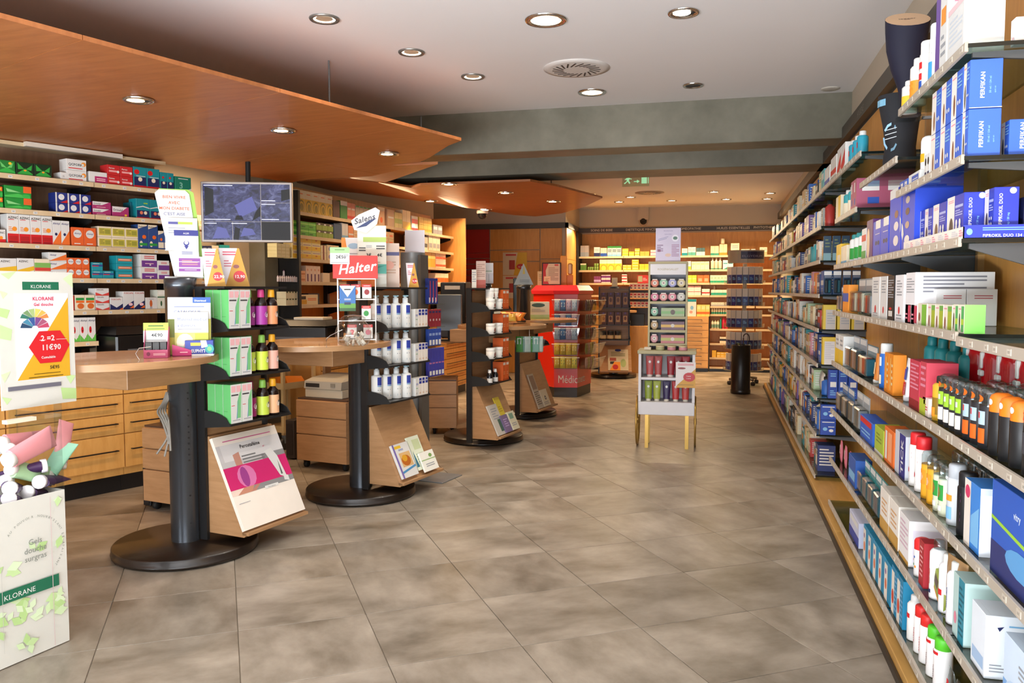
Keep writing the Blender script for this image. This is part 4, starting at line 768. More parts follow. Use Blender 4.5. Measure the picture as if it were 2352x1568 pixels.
easel_print(U3, 'brochure', 'cream leaflet box on the third counter easel', 'leaflet', -.19, -.05, .0, .32, 'r .1 .6 .7 .9 #7aa08a;l .1 .2 .8 .4 2 s', '#ddd8bc', .03)
easel_print(U4, 'brochure', 'narrow newspaper leaflet on the fourth counter easel', 'leaflet', -.40, -.24, .0, .74, 'r .1 .55 .9 .95 #8a7468;l .1 .1 .9 .5 7 #5a5a58', '#b8b0a4', .01)
easel_print(U4, 'brochure', 'square cream leaflet with black ring on the fourth easel', 'leaflet', -.22, -.02, .0, .36, 'c .5 .5 .12 k;c .5 .5 .05 W;l .1 .1 .8 .3 2 s', '#d8d0b8', .012)

# --- things standing on the first counter
def at1(px, py, z=1.0706): return ZP(px, py, z)
def wedge_card(p, rz, w, h, spec, label, cat='price card', name='price_card', base='W', lean=.18, th=.002):
    b = MB(); P = lambda x, y, o: (x - w / 2, lean * y - o, y)
    c = [P(x, y, o) for o in (-th, 0) for x, y in ((0, 0), (w, 0), (w, h), (0, h))]; b.add(c, [(3, 2, 1, 0), (4, 5, 6, 7), (0, 1, 5, 4), (1, 2, 6, 5), (2, 3, 7, 6), (3, 0, 4, 7)], base); b.decals(spec, P, w, h)
    return tag(b.build(name, None, p, rz), label, cat)
FC = math.radians(30)     # turn that faces things on the counters towards the camera
# pink cardboard counter display with slim cartons
q = at1(358, 822); t = thing('counter_display', 'pink cardboard counter display with slim black cartons', 'display', q, FC)
b = MB(); pr = [(0, 0), (.09, 0), (.09, .135), (.06, .14), (0, .035)]
for x in (-.055, .052): b.loft([[(x, y, z) for y, z in pr], [(x + .003, y, z) for y, z in pr]], '#b5486e')
b.build('side_wall', t); MB().box(-.055, -.002, 0, .055, .001, .04, '#b5486e', .0005).decals('e .2 .5 .08 .25 #7a2848;l .4 .3 .9 .6 2 Q', lambda x, y, o: (x - .055, -.002 - o, y), .11, .04).build('front_wall', t); MB().box(-.055, .087, 0, .055, .09, .15, '#c45a80').build('back_wall', t)
for k in range(3): place(C('#2a2826', 'V .62 .12 .3 #a8a49c LIERAC;l .2 .06 .8 .1 1 s', d=.024, name='serum_carton')(.03, .075), q + Matrix.Rotation(FC, 3, 'Z') @ Vector((-.033 + k * .033, .012, .003)), FC, f'slim black serum carton in the pink display, {ORD[k]} from its end', 'serum cartons in the pink display')
wedge_card(q + Matrix.Rotation(FC, 3, 'Z') @ Vector((-.005, .055, .075)), FC, .115, .095, 'r 0 .6 1 1 #a8d048;l .2 .78 .8 .9 1 #3a5a1c;l .15 .65 .85 .72 1 #3a5a1c;u .32 .28 .24 k 4€90;r .1 .1 .9 .12 k', 'green and white price card behind the pink display', lean=.1)
q2 = at1(418, 818); t = thing('counter_display', 'magenta cardboard tray between the pink display and tablet box', 'display', q2, FC)
MB().box(-.045, 0, 0, .045, .09, .005, '#b02a68').build('tray_floor', t); MB().loft([[(-.045, 0, 0), (.045, 0, 0), (.045, 0, .03), (-.045, 0, .06)], [(-.045, .003, 0), (.045, .003, 0), (.045, .003, .03), (-.045, .003, .06)]], '#c22e72').decals('l .4 .3 .8 .5 1 Q', lambda x, y, o: (x - .045, -o, y), .09, .05).build('front_wall', t)
q3 = at1(458, 817); place(C('#22389a', 'r 0 0 1 .12 W;u .22 .22 .30 W EUPHYTOSE;r .2 .66 .55 .86 y;e .86 .45 .16 .3 #2aa0a0;e .86 .45 .08 .15 #7ad07a;p W .58 .5 .8 .6 .75 1 .55 1', 'r 0 0 1 .1 W', d=.09, name='tablet_carton')(.135, .078), q3, FC, 'blue and yellow tablet display box on the first counter')
place(C('#e9e4d6', 'r 0 .3 1 .6 #c8d0d8', d=.03, name='tablet_carton')(.06, .05), q3 + Vector((-.10, .05, 0)), FC, 'small cream carton beside the blue tablet box')
# brochure holder with two catalogues
q4 = at1(436, 816); t = thing('leaflet_holder', 'clear acrylic leaflet holder on the first counter', 'leaflet holder', q4, FC)
MB().box(-.105, .035, 0, .105, .039, .22, 'acrylic').build('back_plate', t); MB().box(-.105, -.03, 0, .105, -.027, .05, 'acrylic').build('front_lip', t); MB().box(-.105, -.03, 0, .105, .039, .003, 'acrylic').build('tray', t)
wedge_card(q4 + Matrix.Rotation(FC, 3, 'Z') @ Vector((0, .004, .005)), FC, .205, .29, 'r .58 .9 1 1 #2c5aa8;u .62 .925 .045 W Distrimed;l .15 .82 .85 .85 1 #6a7aa8;t .14 .72 .075 #5a6ea8 CATALOGUE;r 0 0 1 .62 #b8b23a;r 0 .3 .4 .62 #7a8a3a;e .7 .4 .2 .12 #d8d04a;r .25 .55 .6 .62 #4a4a3a', 'tall equipment catalogue at the back of the clear holder', 'catalogue', 'catalogue', lean=.1, th=.006)
wedge_card(q4 + Matrix.Rotation(FC, 3, 'Z') @ Vector((.012, -.018, .005)), FC, .16, .215, 'r .03 .55 .97 .97 W;t .08 .80 .10 #5a6ea8 Matériel médical;t .08 .66 .10 #5a6ea8 à domicile;l .1 .58 .8 .62 1 s;r 0 0 1 .52 #c8c46a;e .3 .3 .25 .2 #e6dcc0;e .4 .2 .14 .1 #e0a890;r .6 .2 1 .5 #b0b43a'.replace('à', 'a'), 'smaller homecare catalogue at the front of the clear holder', 'catalogue', 'catalogue', lean=.08, th=.005)
q5 = at1(330, 826); wr = MB(); wr.tube([(-.02, 0, .0), (-.035, .0, .03), (-.02, .01, .055), (.03, .02, .06)], .0022, 'chrome', 6); tag(wr.build('wire_hook', None, q5, FC), 'thin bent chrome wire hook on the first counter edge', 'wire hook')
# diabetes leaflet stand on top of the tube
q6 = U1.w(0, 0, 1.465); FT = math.radians(36); t = thing('leaflet_stand', 'tall white diabetes leaflet stand on top of the steel tube', 'leaflet stand', q6, FT)
b = MB(); w_, h_ = .17, .47; ol = [(-w_ / 2 + .06, 0), (w_ / 2 + .03, 0), (w_ / 2 - .03, h_ - .02), (w_ / 2 - .05, h_), (-w_ / 2 - .01, h_), (-w_ / 2 - .03, h_ - .02)]
b.loft([[(x, .03 + .06 * z, z) for x, z in ol], [(x, .036 + .06 * z, z) for x, z in ol]], 'W'); b.build('back_board', t)
b = MB(); ol2 = [(-w_ / 2 + .08, 0), (w_ / 2 + .05, 0), (w_ / 2 - .008, h_ - .01), (w_ / 2 - .035, h_ + .006), (-w_ / 2 - .01, h_ + .006)]; b.loft([[(x, .038 + .06 * z, z) for x, z in ol2], [(x, .042 + .06 * z, z) for x, z in ol2]], '#8fb848'); b.build('green_edge', t)
P = lambda x, y, o: (x, .03 + .06 * y - .001 - o, y); b = MB()
for s, y, c in (('BIEN VIVRE', .425, '#d8603a'), ('AVEC', .395, '#d8603a'), ('MON DIABETE', .365, '#d8603a'), ("C'EST AISE", .335, '#6a6a8a')): b.text(s, -.02, y, .022, c, lambda X, Y: P(X, Y, 0), 'b', 'c')
b.build('lettering', t)
MB().box(-.075, .022, 0, .095, .05, .01, 'W').build('foot', t)
for k, (x, z0, h2, w2, sp, base, lb) in enumerate([(.012, .15, .17, .16, 'r .1 .80 .85 .88 #a8c848;r .1 .80 .4 .88 #4a4a8a;l .1 .5 .9 .72 3 s', 'W', 'white leaflet with green strip, back row'), (.035, .09, .165, .12, 'r 0 .82 1 1 #2a2f80;T .5 .87 .08 W AGIR;c .5 .58 .12 #2a2f80;c .5 .6 .08 W;p #2a2f80 .4 .5 .6 .5 .5 .38;l .3 .22 .75 .32 2 #3a3f8a', '#ececf0', 'white leaflet with navy head and map pin'), (.05, .01, .105, .13, 'r .08 .25 .9 .92 #8a4a9a;r .08 .4 .9 .46 W;l .2 .55 .8 .85 3 #c88a8a;l .3 .3 .75 .36 1 W', 'W', 'white leaflet with purple panel, front row')]):
    wedge_card(q6 + Matrix.Rotation(FT, 3, 'Z') @ Vector((x, .012 - .012 * k + .0, z0)), FT, w2, h2, sp, lb + ' of the diabetes stand', 'leaflet', 'leaflet', base, .06, .004)
    b = MB(); b.box(x - w2 / 2 - .003, .004 - .012 * k, z0 - .004, x + w2 / 2 + .003, .03, z0 - .001, 'W'); b.build('pocket', t)
# triangular price cards on the first tower top
def tri_card(p, rz, w, h, label, txt):
    b = MB(); P = lambda x, y, o: (x - w / 2, .05 * y - o, y); ol = [(.12 * w, 0), (w, 0), (.66 * w, h), (0, h)]
    b.loft([[P(x, y, -.002) for x, y in ol], [P(x, y, 0) for x, y in ol]], '#dcd8de'); b.decals('p #c8922a .2 0 1 0 .66 1 .60 1;c .66 .26 .20 #c8242a;u .5 .22 .11 W ' + txt + ';l .12 .80 .55 .93 2 #cc3a58;l .16 .5 .40 .7 3 #c46a7a;e .56 .52 .1 .05 #8a4a4a', P, w, h); return tag(b.build('promotional_card', None, p, rz), label, 'price card')
q = U1.w(.14, .10, 1.423); tri_card(q, FC, .12, .20, 'smaller slanted promotional card on top of the first tower', '22,90'); q = U1.w(.14, .25, 1.423); tri_card(q, FC, .16, .21, 'larger slanted promotional card on top of the first tower', '12,90')

# --- second counter: sweet stand, glass jar, cards
FH = math.radians(24); q = ZP(820, 786, 1.0706); R3 = Matrix.Rotation(FH, 3, 'Z')
t = thing('sweet_stand', 'red and clear acrylic sweet stand on the second counter', 'display stand', q, FH)
for x in (-.12, .117):
    for y in (-.01, .10): MB().box(x, y, 0, x + .005, y + .005, .40, 'whitewire').build('post', t)
    MB().box(x, -.01, .396, x + .004, .10, .40, 'whitewire').build('side_rail', t)
for z in (.015, .135, .27, .40): s = MB().box(-.12, -.015, z, .122, .105, z + .004, 'acrylic').build('tier', t); MB().box(-.12, -.017, z, .122, -.014, z + .006, 'whitewire').build('tier_lip', s)
b = MB().box(-.145, -.012, .405, .135, -.004, .55, '#d4281e', .001); b.text('Halter', .005, .432, .085, 'W', lambda X, Y: (X, -.0125, Y + .12 * (X + .1)), 'b', 'c', .2); b.build('header_sign', t)
HB = lambda c: C('W', f'r 0 .8 1 1 r;l .15 .86 .85 .94 1 W;e .5 .45 .28 .2 {c}', d=.02, name='sweet_carton')
for k, (x, z, c, l) in enumerate([(-.07, .275, '#d8d0c0', 'cream'), (-.005, .275, 'o', 'orange'), (.065, .275, 'R', 'cherry red'), (.06, .14, 'g', 'lime'), (-.03, .02, 'r', 'red'), (.07, .02, 'q', 'pink')]):
    place(HB(c)(.058, .088), q + R3 @ Vector((x, -.004, z + .005)), FH, f'small white sweet carton with {l} picture in the acrylic stand')
place(C('#2a6ab0', 'p W 0 1 1 1 .5 .55;r 0 0 1 .3 #5a9a3a;r 0 0 1 .12 #2a5a2a;l .3 .42 .7 .5 2 W;r .3 .25 .7 .35 n;l .3 .8 .7 .9 1 k', d=.006, name='sachet_card')(.10, .16), q + R3 @ Vector((-.055, -.032, .20)), FH, 'blue and green sachet card clipped before the sweet stand', tilt=None)
wedge_card(q + R3 @ Vector((-.10, -.02, .495)), FH, .12, .105, 'r 0 .66 1 1 #9ed48a;l .25 .82 .75 .9 1 #2a5a2a;u .3 .34 .26 k 2€50;l .7 .45 .95 .6 2 s;r .05 .08 .95 .11 s', 'green and white price card clipped to the red sign', lean=.0)
# round clear jar with wrapped sweets
q = ZP(812, 794, 1.0706); t = thing('sweet_jar', 'round clear sweet jar standing before the red stand', 'jar', q)
MB().lathe([(.055, 0), (.085, .01), (.105, .045), (.108, .08), (.095, .12), (.07, .145), (.066, .15), (.072, .155)], 'jarglass', 28, cap=False).build('bowl', t); MB().lathe([(.074, .15), (.076, .165), (.05, .182), (.0, .186)], 'jarglass', 28, cap=False).build('lid', t)
random.seed(11)
for k in range(16):
    a = random.random() * 6.28; r = random.random() ** .5 * .046; z = .012 + (k // 6) * .024
    place(pouch(['#cdbfae', '#b5a08a', '#d9cdbd'][k % 3], 'l .2 .3 .8 .6 1 #8a6a5a', 'wrapped_sweet', 'sweet', .2)(.036, .03), q + Vector((r * math.cos(a), r * math.sin(a), z)), a, 'wrapped beige sweet inside the round clear jar', 'wrapped sweets in the clear jar', (random.random() - .5, .9, 0))
wr = MB(); wr.tube([(0, 0, 0), (0, .0, .05), (.02, .01, .068), (.09, .05, .10)], .0025, 'chrome', 6); tag(wr.build('wire_hook', None, ZP(750, 798, 1.0706), FH), 'bent chrome wire hook beside the sweet jar', 'wire hook')
# orange collar display and cards on top of the second tube
q = U2.w(0, 0, 1.465); t = thing('tube_display', 'orange collar display on top of the second steel tube', 'display', q, FH)
MB().lathe([(.11, 0), (.115, .002), (.115, .085), (.11, .087), (0, .087)], '#e0701e', 28).decals('e .5 .5 .06 .14 W;l .3 .2 .7 .3 1 f', lambda x, y, o: ((x - .1), -math.sqrt(max(0, .0133 - (x - .1) ** 2)) - o, y), .2, .085).build('collar', t)
MB().lathe([(.112, .087), (.113, .09), (0, .09)], '#b8541a', 28).build('rim', t)
wedge_card(q + R3 @ Vector((-.05, -.02, .091)), FH, .125, .20, 'p O 0 .0 .35 .4 .2 1 0 1;p o 0 .1 .3 .3 .25 .4 0 .25;e .65 .72 .3 .1 #9ab8d0;l .4 .15 .9 .5 5 s', 'orange and white leaflet standing on the orange collar', 'leaflet', 'leaflet', '#e6e4e2', .05)
# insole advert cards between the sweet stand and the column
q = U2.w(.13, -.02, 1.4225); t = thing('advert_display', 'tall pale insole advert with scripted SALENS head, behind the sweet stand', 'advert board', q, FH); z0 = .09
MB().box(-.10, .0, 0, .09, .06, z0, '#cfd4cc', .002).build('plinth_box', t)
b = MB().box(-.10, -.004, z0, .09, 0, z0 + .32, '#dcdcd0', .001); P = lambda x, y, o: (x - .10, -.005 - o, z0 + y); b.decals('r .2 .66 1 .76 #a8c060;r .0 0 1 .2 #4aa89c;p #2a8a80 .4 .05 1 .18 .5 .14;l .3 .54 .5 .6 2 s;u .3 .36 .09 k 3€;u .68 .36 .09 k 4€;e .5 .24 .3 .02 #b8b0a0;l .05 .46 .28 .56 2 d;l .65 .5 .95 .6 2 d', P, .19, .32); b.build('board', t)
b = MB(); P = lambda x, y, o: (x - .14, -.007 - o, z0 + .27 + y); ol = [(.02, .02), (.10, .0), (.17, .06), (.19, .15), (.16, .17), (.05, .12), (.0, .08)]; b.loft([[P(x, y, 0) for x, y in ol], [P(x, y, .004) for x, y in ol]], '#e6e4dc'); b.text('Salens', .092, .075, .052, '#4a4a58', lambda X, Y: P(X, Y + .3 * (X - .09), .0052), 'b', 'c'); b.quad([P(x, y, .005) for x, y in ((.03, .03), (.1, .045), (.17, .10), (.12, .085))], '#2a3a6a'); b.build('script_head', t)
wedge_card(q + R3 @ Vector((.12, .10, .0005)), FH, .12, .30, 'r 0 .72 1 .8 #4a4a78;l .2 .3 .8 .6 5 #b0907a;e .4 .5 .3 .1 #d8a090', 'second rosy insole advert card next to the steel column', 'advert card', 'advert_card', '#cdb9ac', .03)
tri_card(U2.w(.24, .30, 1.4225), FH, .09, .17, 'narrow slanted promotional card over the white lotion bottles', '9,90')
tag(MB().box(-.05, 0, 0, .05, .03, .19, '#d8742a', .004).decals('e .3 .5 .2 .2 W;l .2 .8 .8 .9 1 W', lambda x, y, o: (x - .05, -o, y), .1, .19).build('insole_pack', None, q + R3 @ Vector((-.03, -.05, .0005)), FH), 'orange rounded insole pack below the scripted advert', 'pack')
# steel display column with hanging packs
cp = ZP(975, 1098, 0) + Vector((-.04, .05, 0)); t = thing('display_column', 'grey steel display column beyond the second counter', 'display column', cp, math.radians(-11))
MB().box(-.02, -.14, 0, .26, .16, .008, 'steel', .002).build('foot_plate', t)
b = MB(); ol = [(-.06 + .085 * math.cos(a), -.02 + .085 * math.sin(a)) for a in [PI + .5 + (PI - .6) * k / 10 for k in range(11)]]; MB().prism([(x, y) for x, y in ol] + [(.03, .02), (-.12, .02)], .008, 1.68, 'steel', True).build('column_shell', t)
MB().box(.025, -.075, .008, .05, .03, 1.66, paint('#6d6a64', .35, .6)).build('edge_profile', t)
tag(MB().box(-.075, 0, 0, .075, .0015, .165, '#d6d2d8').build('blank_sheet', None, cp + Vector((-.035, -.02, 1.68)), math.radians(6)), 'blank white sheet standing on the steel column', 'paper')
for k, (z, h, c, sp, n, nm) in enumerate([(1.30, .19, '#20307a', 'r .4 .1 .65 .9 #c84a5a;r .1 .05 .4 .25 W', 3, 'navy and red'), (1.13, .13, '#8a2030', 'c .5 .4 .22 #c8b0b0;r .1 .8 .9 .9 n', 4, 'dark red'), (.99, .125, '#2848a0', 'r .15 .05 .85 .35 W;r .1 .6 .9 .75 #8aa0d0', 4, 'blue and white'), (.76, .21, '#3a3a98', 'r .15 .05 .85 .2 W;r .1 .45 .9 .5 #b06a9a', 5, 'violet blue')]):
    s = MB().box(.05, -.04, z - .006, .095, .20, z, 'acrylic').build('hook_rail', t)
    for i in range(n): place(C(c, sp, d=.03, name='toothbrush_carton')(.042, h), cp + Matrix.Rotation(math.radians(-11), 3, 'Z') @ Vector((.094, -.018 + i * .045, z + .0005)), math.radians(-11) + PI / 2, f'{nm} carton on the side of the steel column, {ORD[i]} from the entrance', f'{nm} cartons on the steel column')
# cards on the third and fourth tubes
q = U3.w(0, 0, 1.465); FJ = math.radians(16); RJ = Matrix.Rotation(FJ, 3, 'Z')
wedge_card(q + RJ @ Vector((.03, -.03, .001)), FJ, .13, .19, 'r 0 0 1 .5 #d4d4dc;r .02 .05 .06 .45 s;r .32 .05 .36 .45 s;r .66 .05 .7 .45 s;l .3 .56 .9 .64 2 #5a8a5a', 'white leaflet holder on top of the third steel tube', 'leaflet holder', 'leaflet_holder', '#e8e8ea', .04, .03)
wedge_card(U3.w(.12, -.30, 1.423), FJ, .085, .24, 'r 0 0 1 .3 #c05a4a;l .1 .4 .9 .9 7 #b08878', 'pinkish paper strip roll on the third tower', 'leaflet', 'leaflet', '#d8b8a8', .03, .02)
wedge_card(U3.w(.12, -.44, 1.423), FJ, .04, .16, 'l .1 .3 .9 .9 5 s', 'narrow white leaflet on the third tower edge', 'leaflet', 'leaflet', '#e0dcd2', .03, .01)
q = U4.w(0, 0, 1.465); b = MB(); b.add([(-.11, 0, 0), (.11, 0, 0), (0, .11, .0), (-.0, .03, .24)], [(0, 1, 3), (1, 2, 3), (2, 0, 3), (0, 2, 1)], '#a9b8c0'); b.decals('p #c8b85a .45 .5 .58 .5 .52 .9;l .3 .1 .8 .25 2 #7a8a94', lambda x, y, o: ((x - .11), .03 * y / .24 - o - .001, y), .22, .24); tag(b.build('pyramid_card', None, q, FJ), 'blue-grey pyramid card on the fourth steel tube', 'advert card')
# goods on the third and fourth counter tops
q = U3.w(.0, .18, 1.0706); t = thing('counter_display', 'white slotted display box on the third counter', 'display', q, FJ); MB().loft([[(-.09, 0, 0), (.09, 0, 0), (.09, 0, .07), (-.09, 0, .12)], [(-.09, .10, 0), (.09, .10, 0), (.09, .10, .15), (-.09, .10, .15)]], '#c2c8c4').decals('l .3 .2 .7 .8 1 s', lambda x, y, o: (x - .09, -o, y), .18, .08).build('tray', t)
for k in range(4): place(C('#e6e8e6', 'r .1 .1 .9 .5 #c2ccc6;l .2 .6 .8 .8 2 #5a8a7a', d=.08, name='lozenge_carton')(.038, .12), q + RJ @ Vector((-.064 + k * .042, .115, .0)), FJ, f'white lozenge carton behind the slotted display, {ORD[k]} from the tower', 'lozenge cartons on the third counter')
for k in range(6):
    p = U3.w(-.08 + .16 * (k % 2), .42 + .13 * (k // 2), 1.071 + .0); place(pouch(['#e88a2a', '#e0b84a', '#d86a1e'][k % 3], 'r .2 .3 .8 .6 #e8d8a0;c .7 .75 .1 r', 'biscuit_bag', 'snack bag', .2)(.15, .18), p + Vector((0, 0, .03)), FJ + .4 * (k % 3 - 1), f'orange snack bag lying on the third counter, {ORD[k]} from the tower', 'orange snack bags on the third counter', (-1.15, 0, 0))
q = U4.w(.05, .34, 1.0706); b = MB(); b.box(-.13, 0, 0, .13, .05, .20, '#cfd2c0', .003); b.decals('r 0 0 1 .25 #9ab87a;e .5 .8 .3 .12 #2a4a3a;l .2 .4 .8 .6 3 s', lambda x, y, o: (x - .13, -o, y), .26, .2); tag(b.build('advert_box', None, q, FJ), 'pale green advert box on the fourth counter', 'box')
# clear hanging basket of green packs under the third counter top
q = U3.w(.30, .42, .80); t = thing('hanging_basket', 'clear basket of green and white packs hanging on the third counter', 'basket', q, FJ)
MB().loft([[(-.12, -.03, 0), (.12, -.03, 0), (.12, .06, 0), (-.12, .06, 0)], [(-.15, -.08, .13), (.15, -.08, .13), (.15, .08, .13), (-.15, .08, .13)]], 'acrylic', False, False).build('basket_wall', t); MB().box(-.12, -.03, 0, .12, .06, .004, 'acrylic').build('basket_floor', t); MB().tube([(0, .06, .12), (0, .07, .228)], .004, 'chrome', 6).build('hook', t)
for k in range(6): place(pouch(['#3f9a3a', '#8ab8a8', '#cfe0d8'][k % 3], 'r .2 .5 .8 .9 #dfe8e2', 'green_sachet', 'sachet', .1)(.07, .15), q + RJ @ Vector((-.10 + k * .04, .0 + .02 * (k % 2), .006)), FJ + .3 * (k % 3 - 1), f'green and white sachet in the clear basket, {ORD[k]} from the tower', 'sachets in the clear basket')
# ================================================================ aisle shelving on the long wall: glass shelves with price rails
R = Wall((.67, 0), (0, -1), (-1, 0), 'the entrance'); R.rmax = .058
RZ = [.114, .38, .68, .97, 1.274, 1.548]; YM = [1.70, 2.62, 3.53, 4.43, 5.30]
TAG2 = MB().box(-.014, -.0012, 0, .014, 0, .016, '#c6bcac').decals('l .25 .3 .75 .7 2 #7a7066', lambda x, y, o: (x - .014, -.0012 - o, y), .028, .016).mesh('price_tag')
def glass_shelf(t, y0, y1, z, x0=.67, x1=.985, rail=True):
    s = MB().box(x0 + .006, y0 + .004, z - .010, x1, y1 - .004, z, 'glassshelf').build('glass_shelf', t)
    b = MB(); b.box(x0 + .004, y0 + .001, z - .011, x1, y0 + .004, z + .0005, 'glassedge'); b.build('glass_edge', s)
    if rail:
        MB().box(x0 - .004, y0 + .004, z - .022, x0 + .006, y1 - .004, z + .006, 'fascia', .001).build('price_rail', s)
        b = MB()
        for k in range(int((y1 - y0) / .10)):
            y = y0 + .05 + k * .10 + random.uniform(-.02, .02)
            if y0 < 5.5: o = bpy.data.objects.new('price_tag', TAG2); COL.objects.link(o); o.parent = s; o.location = (x0 - .004, y, z - .016); o.rotation_euler.z = -PI / 2
            else: b.box(x0 - .0052, y, z - .016, x0 - .004, y + .028, z - .002, '#c6bcac')
        if b.v: b.build('price_tags', s)['kind'] = 'stuff'
def arm(t, y, z, x0=.70, x1=.985):
    b = MB(); q = [(x0, z - .012), (x1, z - .012), (x1, z - (.12 if abs(z - 1.548) < .01 else .05)), (x0, z - .026)]; b.loft([[(x, y - .006, zz) for x, zz in q], [(x, y + .006, zz) for x, zz in q]], paint('#55585b', .4, .3)).build('bracket', t)
near = thing('shelving_unit', 'near part of the long aisle shelving, glass shelves of pet and summer goods', 'shelving')
for z in RZ:
    for y0, y1 in zip(YM, YM[1:]):
        if y0 == 1.70 and z > 1.0: continue
        glass_shelf(near, y0, y1, z)
        if .2 < z < 1.6: arm(near, y0 + .03, z)
for y0, y1, z in ((2.62, 3.53, 2.10), (2.62, 3.53, 1.784), (4.43, 6.04, 2.09), (4.52, 5.30, 1.822), (1.70, 2.62, 1.262)): glass_shelf(near, y0, y1, z); arm(near, y0 + .06, z)
for y, z in ((2.20, 1.62), (2.20, 1.52), (2.20, 1.98)): MB().box(.78, y, z, .985, y + .012, z + .016, paint('#4a4a50', .4)).build('bracket', near)
for y0, y1 in zip([1.4] + YM, YM + [6.06]): MB().box(.985, y0 + .003, .07, .999, y1 - .003, 2.58, 'panel').build('back_panel', near)
for y in YM[1:-1]: MB().box(.962, y - .018, .07, .985, y + .018, 2.55, paint('#b48850', .45)).build('upright', near)
pl = thing('shelf_plinth', 'long low wooden plinth under the aisle shelving', 'plinth')
for k in range(6): y0 = 1.0 + k * 1.9; MB().box(.644, y0 + .001, 0, .995, y0 + 1.899, .062, 'plinth', .002).build('plank', pl)
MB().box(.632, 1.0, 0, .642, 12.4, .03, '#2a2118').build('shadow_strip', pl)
# ---- goods, shelf by shelf (photo x of their fronts, far to near)
def rr(z, items, where): row(R, z, items, where + ', aisle unit', .02, True)
CAN = lambda body, cap, spec, pr='can', nm='spray_can', cat='spray can': bottle(body, cap, None, pr, nm, cat, spec, 16)
rr(2.10, [
    (2062, 2078, 0, 1, 1, bottle('W', 'W', 'y', 'slim', 'lotion_bottle', 'bottle'), 'small white bottle with yellow label', {'h': .13}), (2079, 2098, 0, 1, 1, bottle('#efe9e0', 'W', 'O', 'slim', 'lotion_bottle', 'bottle', 'l .3 .3 .8 .6 3 o'), 'white bottle with orange label', {'h': .18}),
    (2100, 2120, 0, 1, 1, CAN('W', 'W', 'r .2 .5 .8 .62 r;r .2 .3 .8 .42 r;r .2 .15 .8 .28 b'), 'white spray can with red bands', {'h': .20}), (2121, 2142, 0, 1, 1, CAN('W', '#e8eef2', 'r .15 .05 .85 .4 #3a9ad8;l .2 .5 .8 .7 3 s'), 'white and sky blue spray can', {'h': .22}),
    (2146, 2172, 0, 1, 1, C('W', 'r 0 0 .4 1 #6a4a9a;r .5 .6 .9 .8 O;l .5 .2 .9 .5 3 s', 'l .2 .8 .8 .9 2 q', d=.10, name='dressing_carton'), 'tall white carton with purple flank', {'h': .27}), (2174, 2212, 0, 1, 1, C('W', 'l .1 .3 .9 .8 6 #c8d0d8;r 0 .9 1 1 Q;r 0 0 1 .1 v', 'l .2 .3 .8 .7 5 Q', d=.11, name='dressing_carton'), 'broad white carton with fine print', {'h': .18}),
], 'top shelf')
for k in range(2): place(C('#f4f4f4', 'e .5 .3 .12 .05 v', 'r .3 .2 .7 .3 Q', d=.04, name='small_white_carton')(.05, .075), Vector((.83 + k * .043, 2.66, 2.101)), 0, ['slim white carton at the end of the top glass shelf, inner one', 'slim white carton at the end of the top glass shelf, outer one'][1 - k])
PERF = C('#3a68d0', 'r 0 0 .48 1 #ece6dc;e .28 .3 .1 .26 #2a211d;l .06 .86 .42 .92 1 q;l .54 .6 .95 .9 4 a;c .62 .3 .06 W;c .8 .3 .06 W', 'V .46 .2 .19 W PERFIKAN;V .66 .3 .09 a 50 ml / 134 ml;V .80 .3 .07 a spot on;r 0 0 1 .015 W', d=.085, name='flea_treatment_carton')
PERF2 = C('#3a68d0', 'r 0 0 .48 1 #ece6dc;e .28 .3 .09 .24 #8a5a38;l .06 .86 .42 .92 1 q;l .54 .6 .95 .9 4 a;c .62 .3 .06 W;c .8 .3 .06 W', 'V .46 .2 .19 W PERFIKAN;r 0 0 1 .015 W', d=.085, name='flea_treatment_carton')
rr(1.784, [
    (2066, 2084, 0, 2, 1, C('#2a58b8', 'r .3 0 .9 .8 W;l .4 .3 .8 .6 2 b', d=.05, name='flea_collar_carton'), 'low blue and white carton', {'h': .045}), (2086, 2112, 0, 1, 1, C('W', 'r .3 .1 .9 .8 #2a58b8;l .35 .3 .85 .6 2 W', d=.07, name='flea_collar_carton'), 'white carton with blue panel', {'h': .05}),
    (2096, 2130, 0, 1, 1, bottle('#f2f0ee', '#f4f4f4', None, 'canround', 'shampoo_bottle', 'bottle', 'r .1 .50 .9 .66 #eab022;l .2 .53 .8 .63 2 #d8602a;r .1 .18 .8 .26 #d84a2a;r .1 .06 .8 .12 #7ac03a'), 'big white bottle with yellow label', {'h': .20, 'back': .04}),
    (2122, 2134, 0, 2, 1, C('W', 'r .2 0 .9 .3 n;e .5 .7 .3 .15 k', d=.05, name='flea_collar_carton'), 'thin white and navy carton', {'h': .09}),
    (2136, 2206, 0, 3, 2, PERF2, 'blue PERFIKAN carton with brown dog', {'h': .28}), (2208, 2222, 0, 1, 2, PERF, 'end PERFIKAN carton with black dog', {'h': .28}),
], 'second shelf')
for k in range(3): place(PERF(.07, .105), Vector((.80 + .045 * k, 2.70, 1.785)), -PI / 2, f'lower blue PERFIKAN carton behind, end of second shelf, {ORD[k]} from the rail', 'rear cartons on the second aisle shelf')
FIP = lambda c: C('#2a3ab0', f'r 0 0 .46 1 #ece6de;e .27 .26 .12 .24 {c};l .08 .84 .4 .92 2 q;r .5 .7 .96 .76 #a8b0e0;l .52 .5 .94 .66 3 #a8b0e0;c .6 .35 .06 W;c .8 .35 .06 W;c .6 .22 .07 W;c .8 .22 .07 W', 'V .34 .2 .2 W FIPROKIL DUO;V .62 .1 .12 a 67 mg / 20 mg;c .75 .92 .14 #c8d0f0', d=.065, name='flea_treatment_carton')
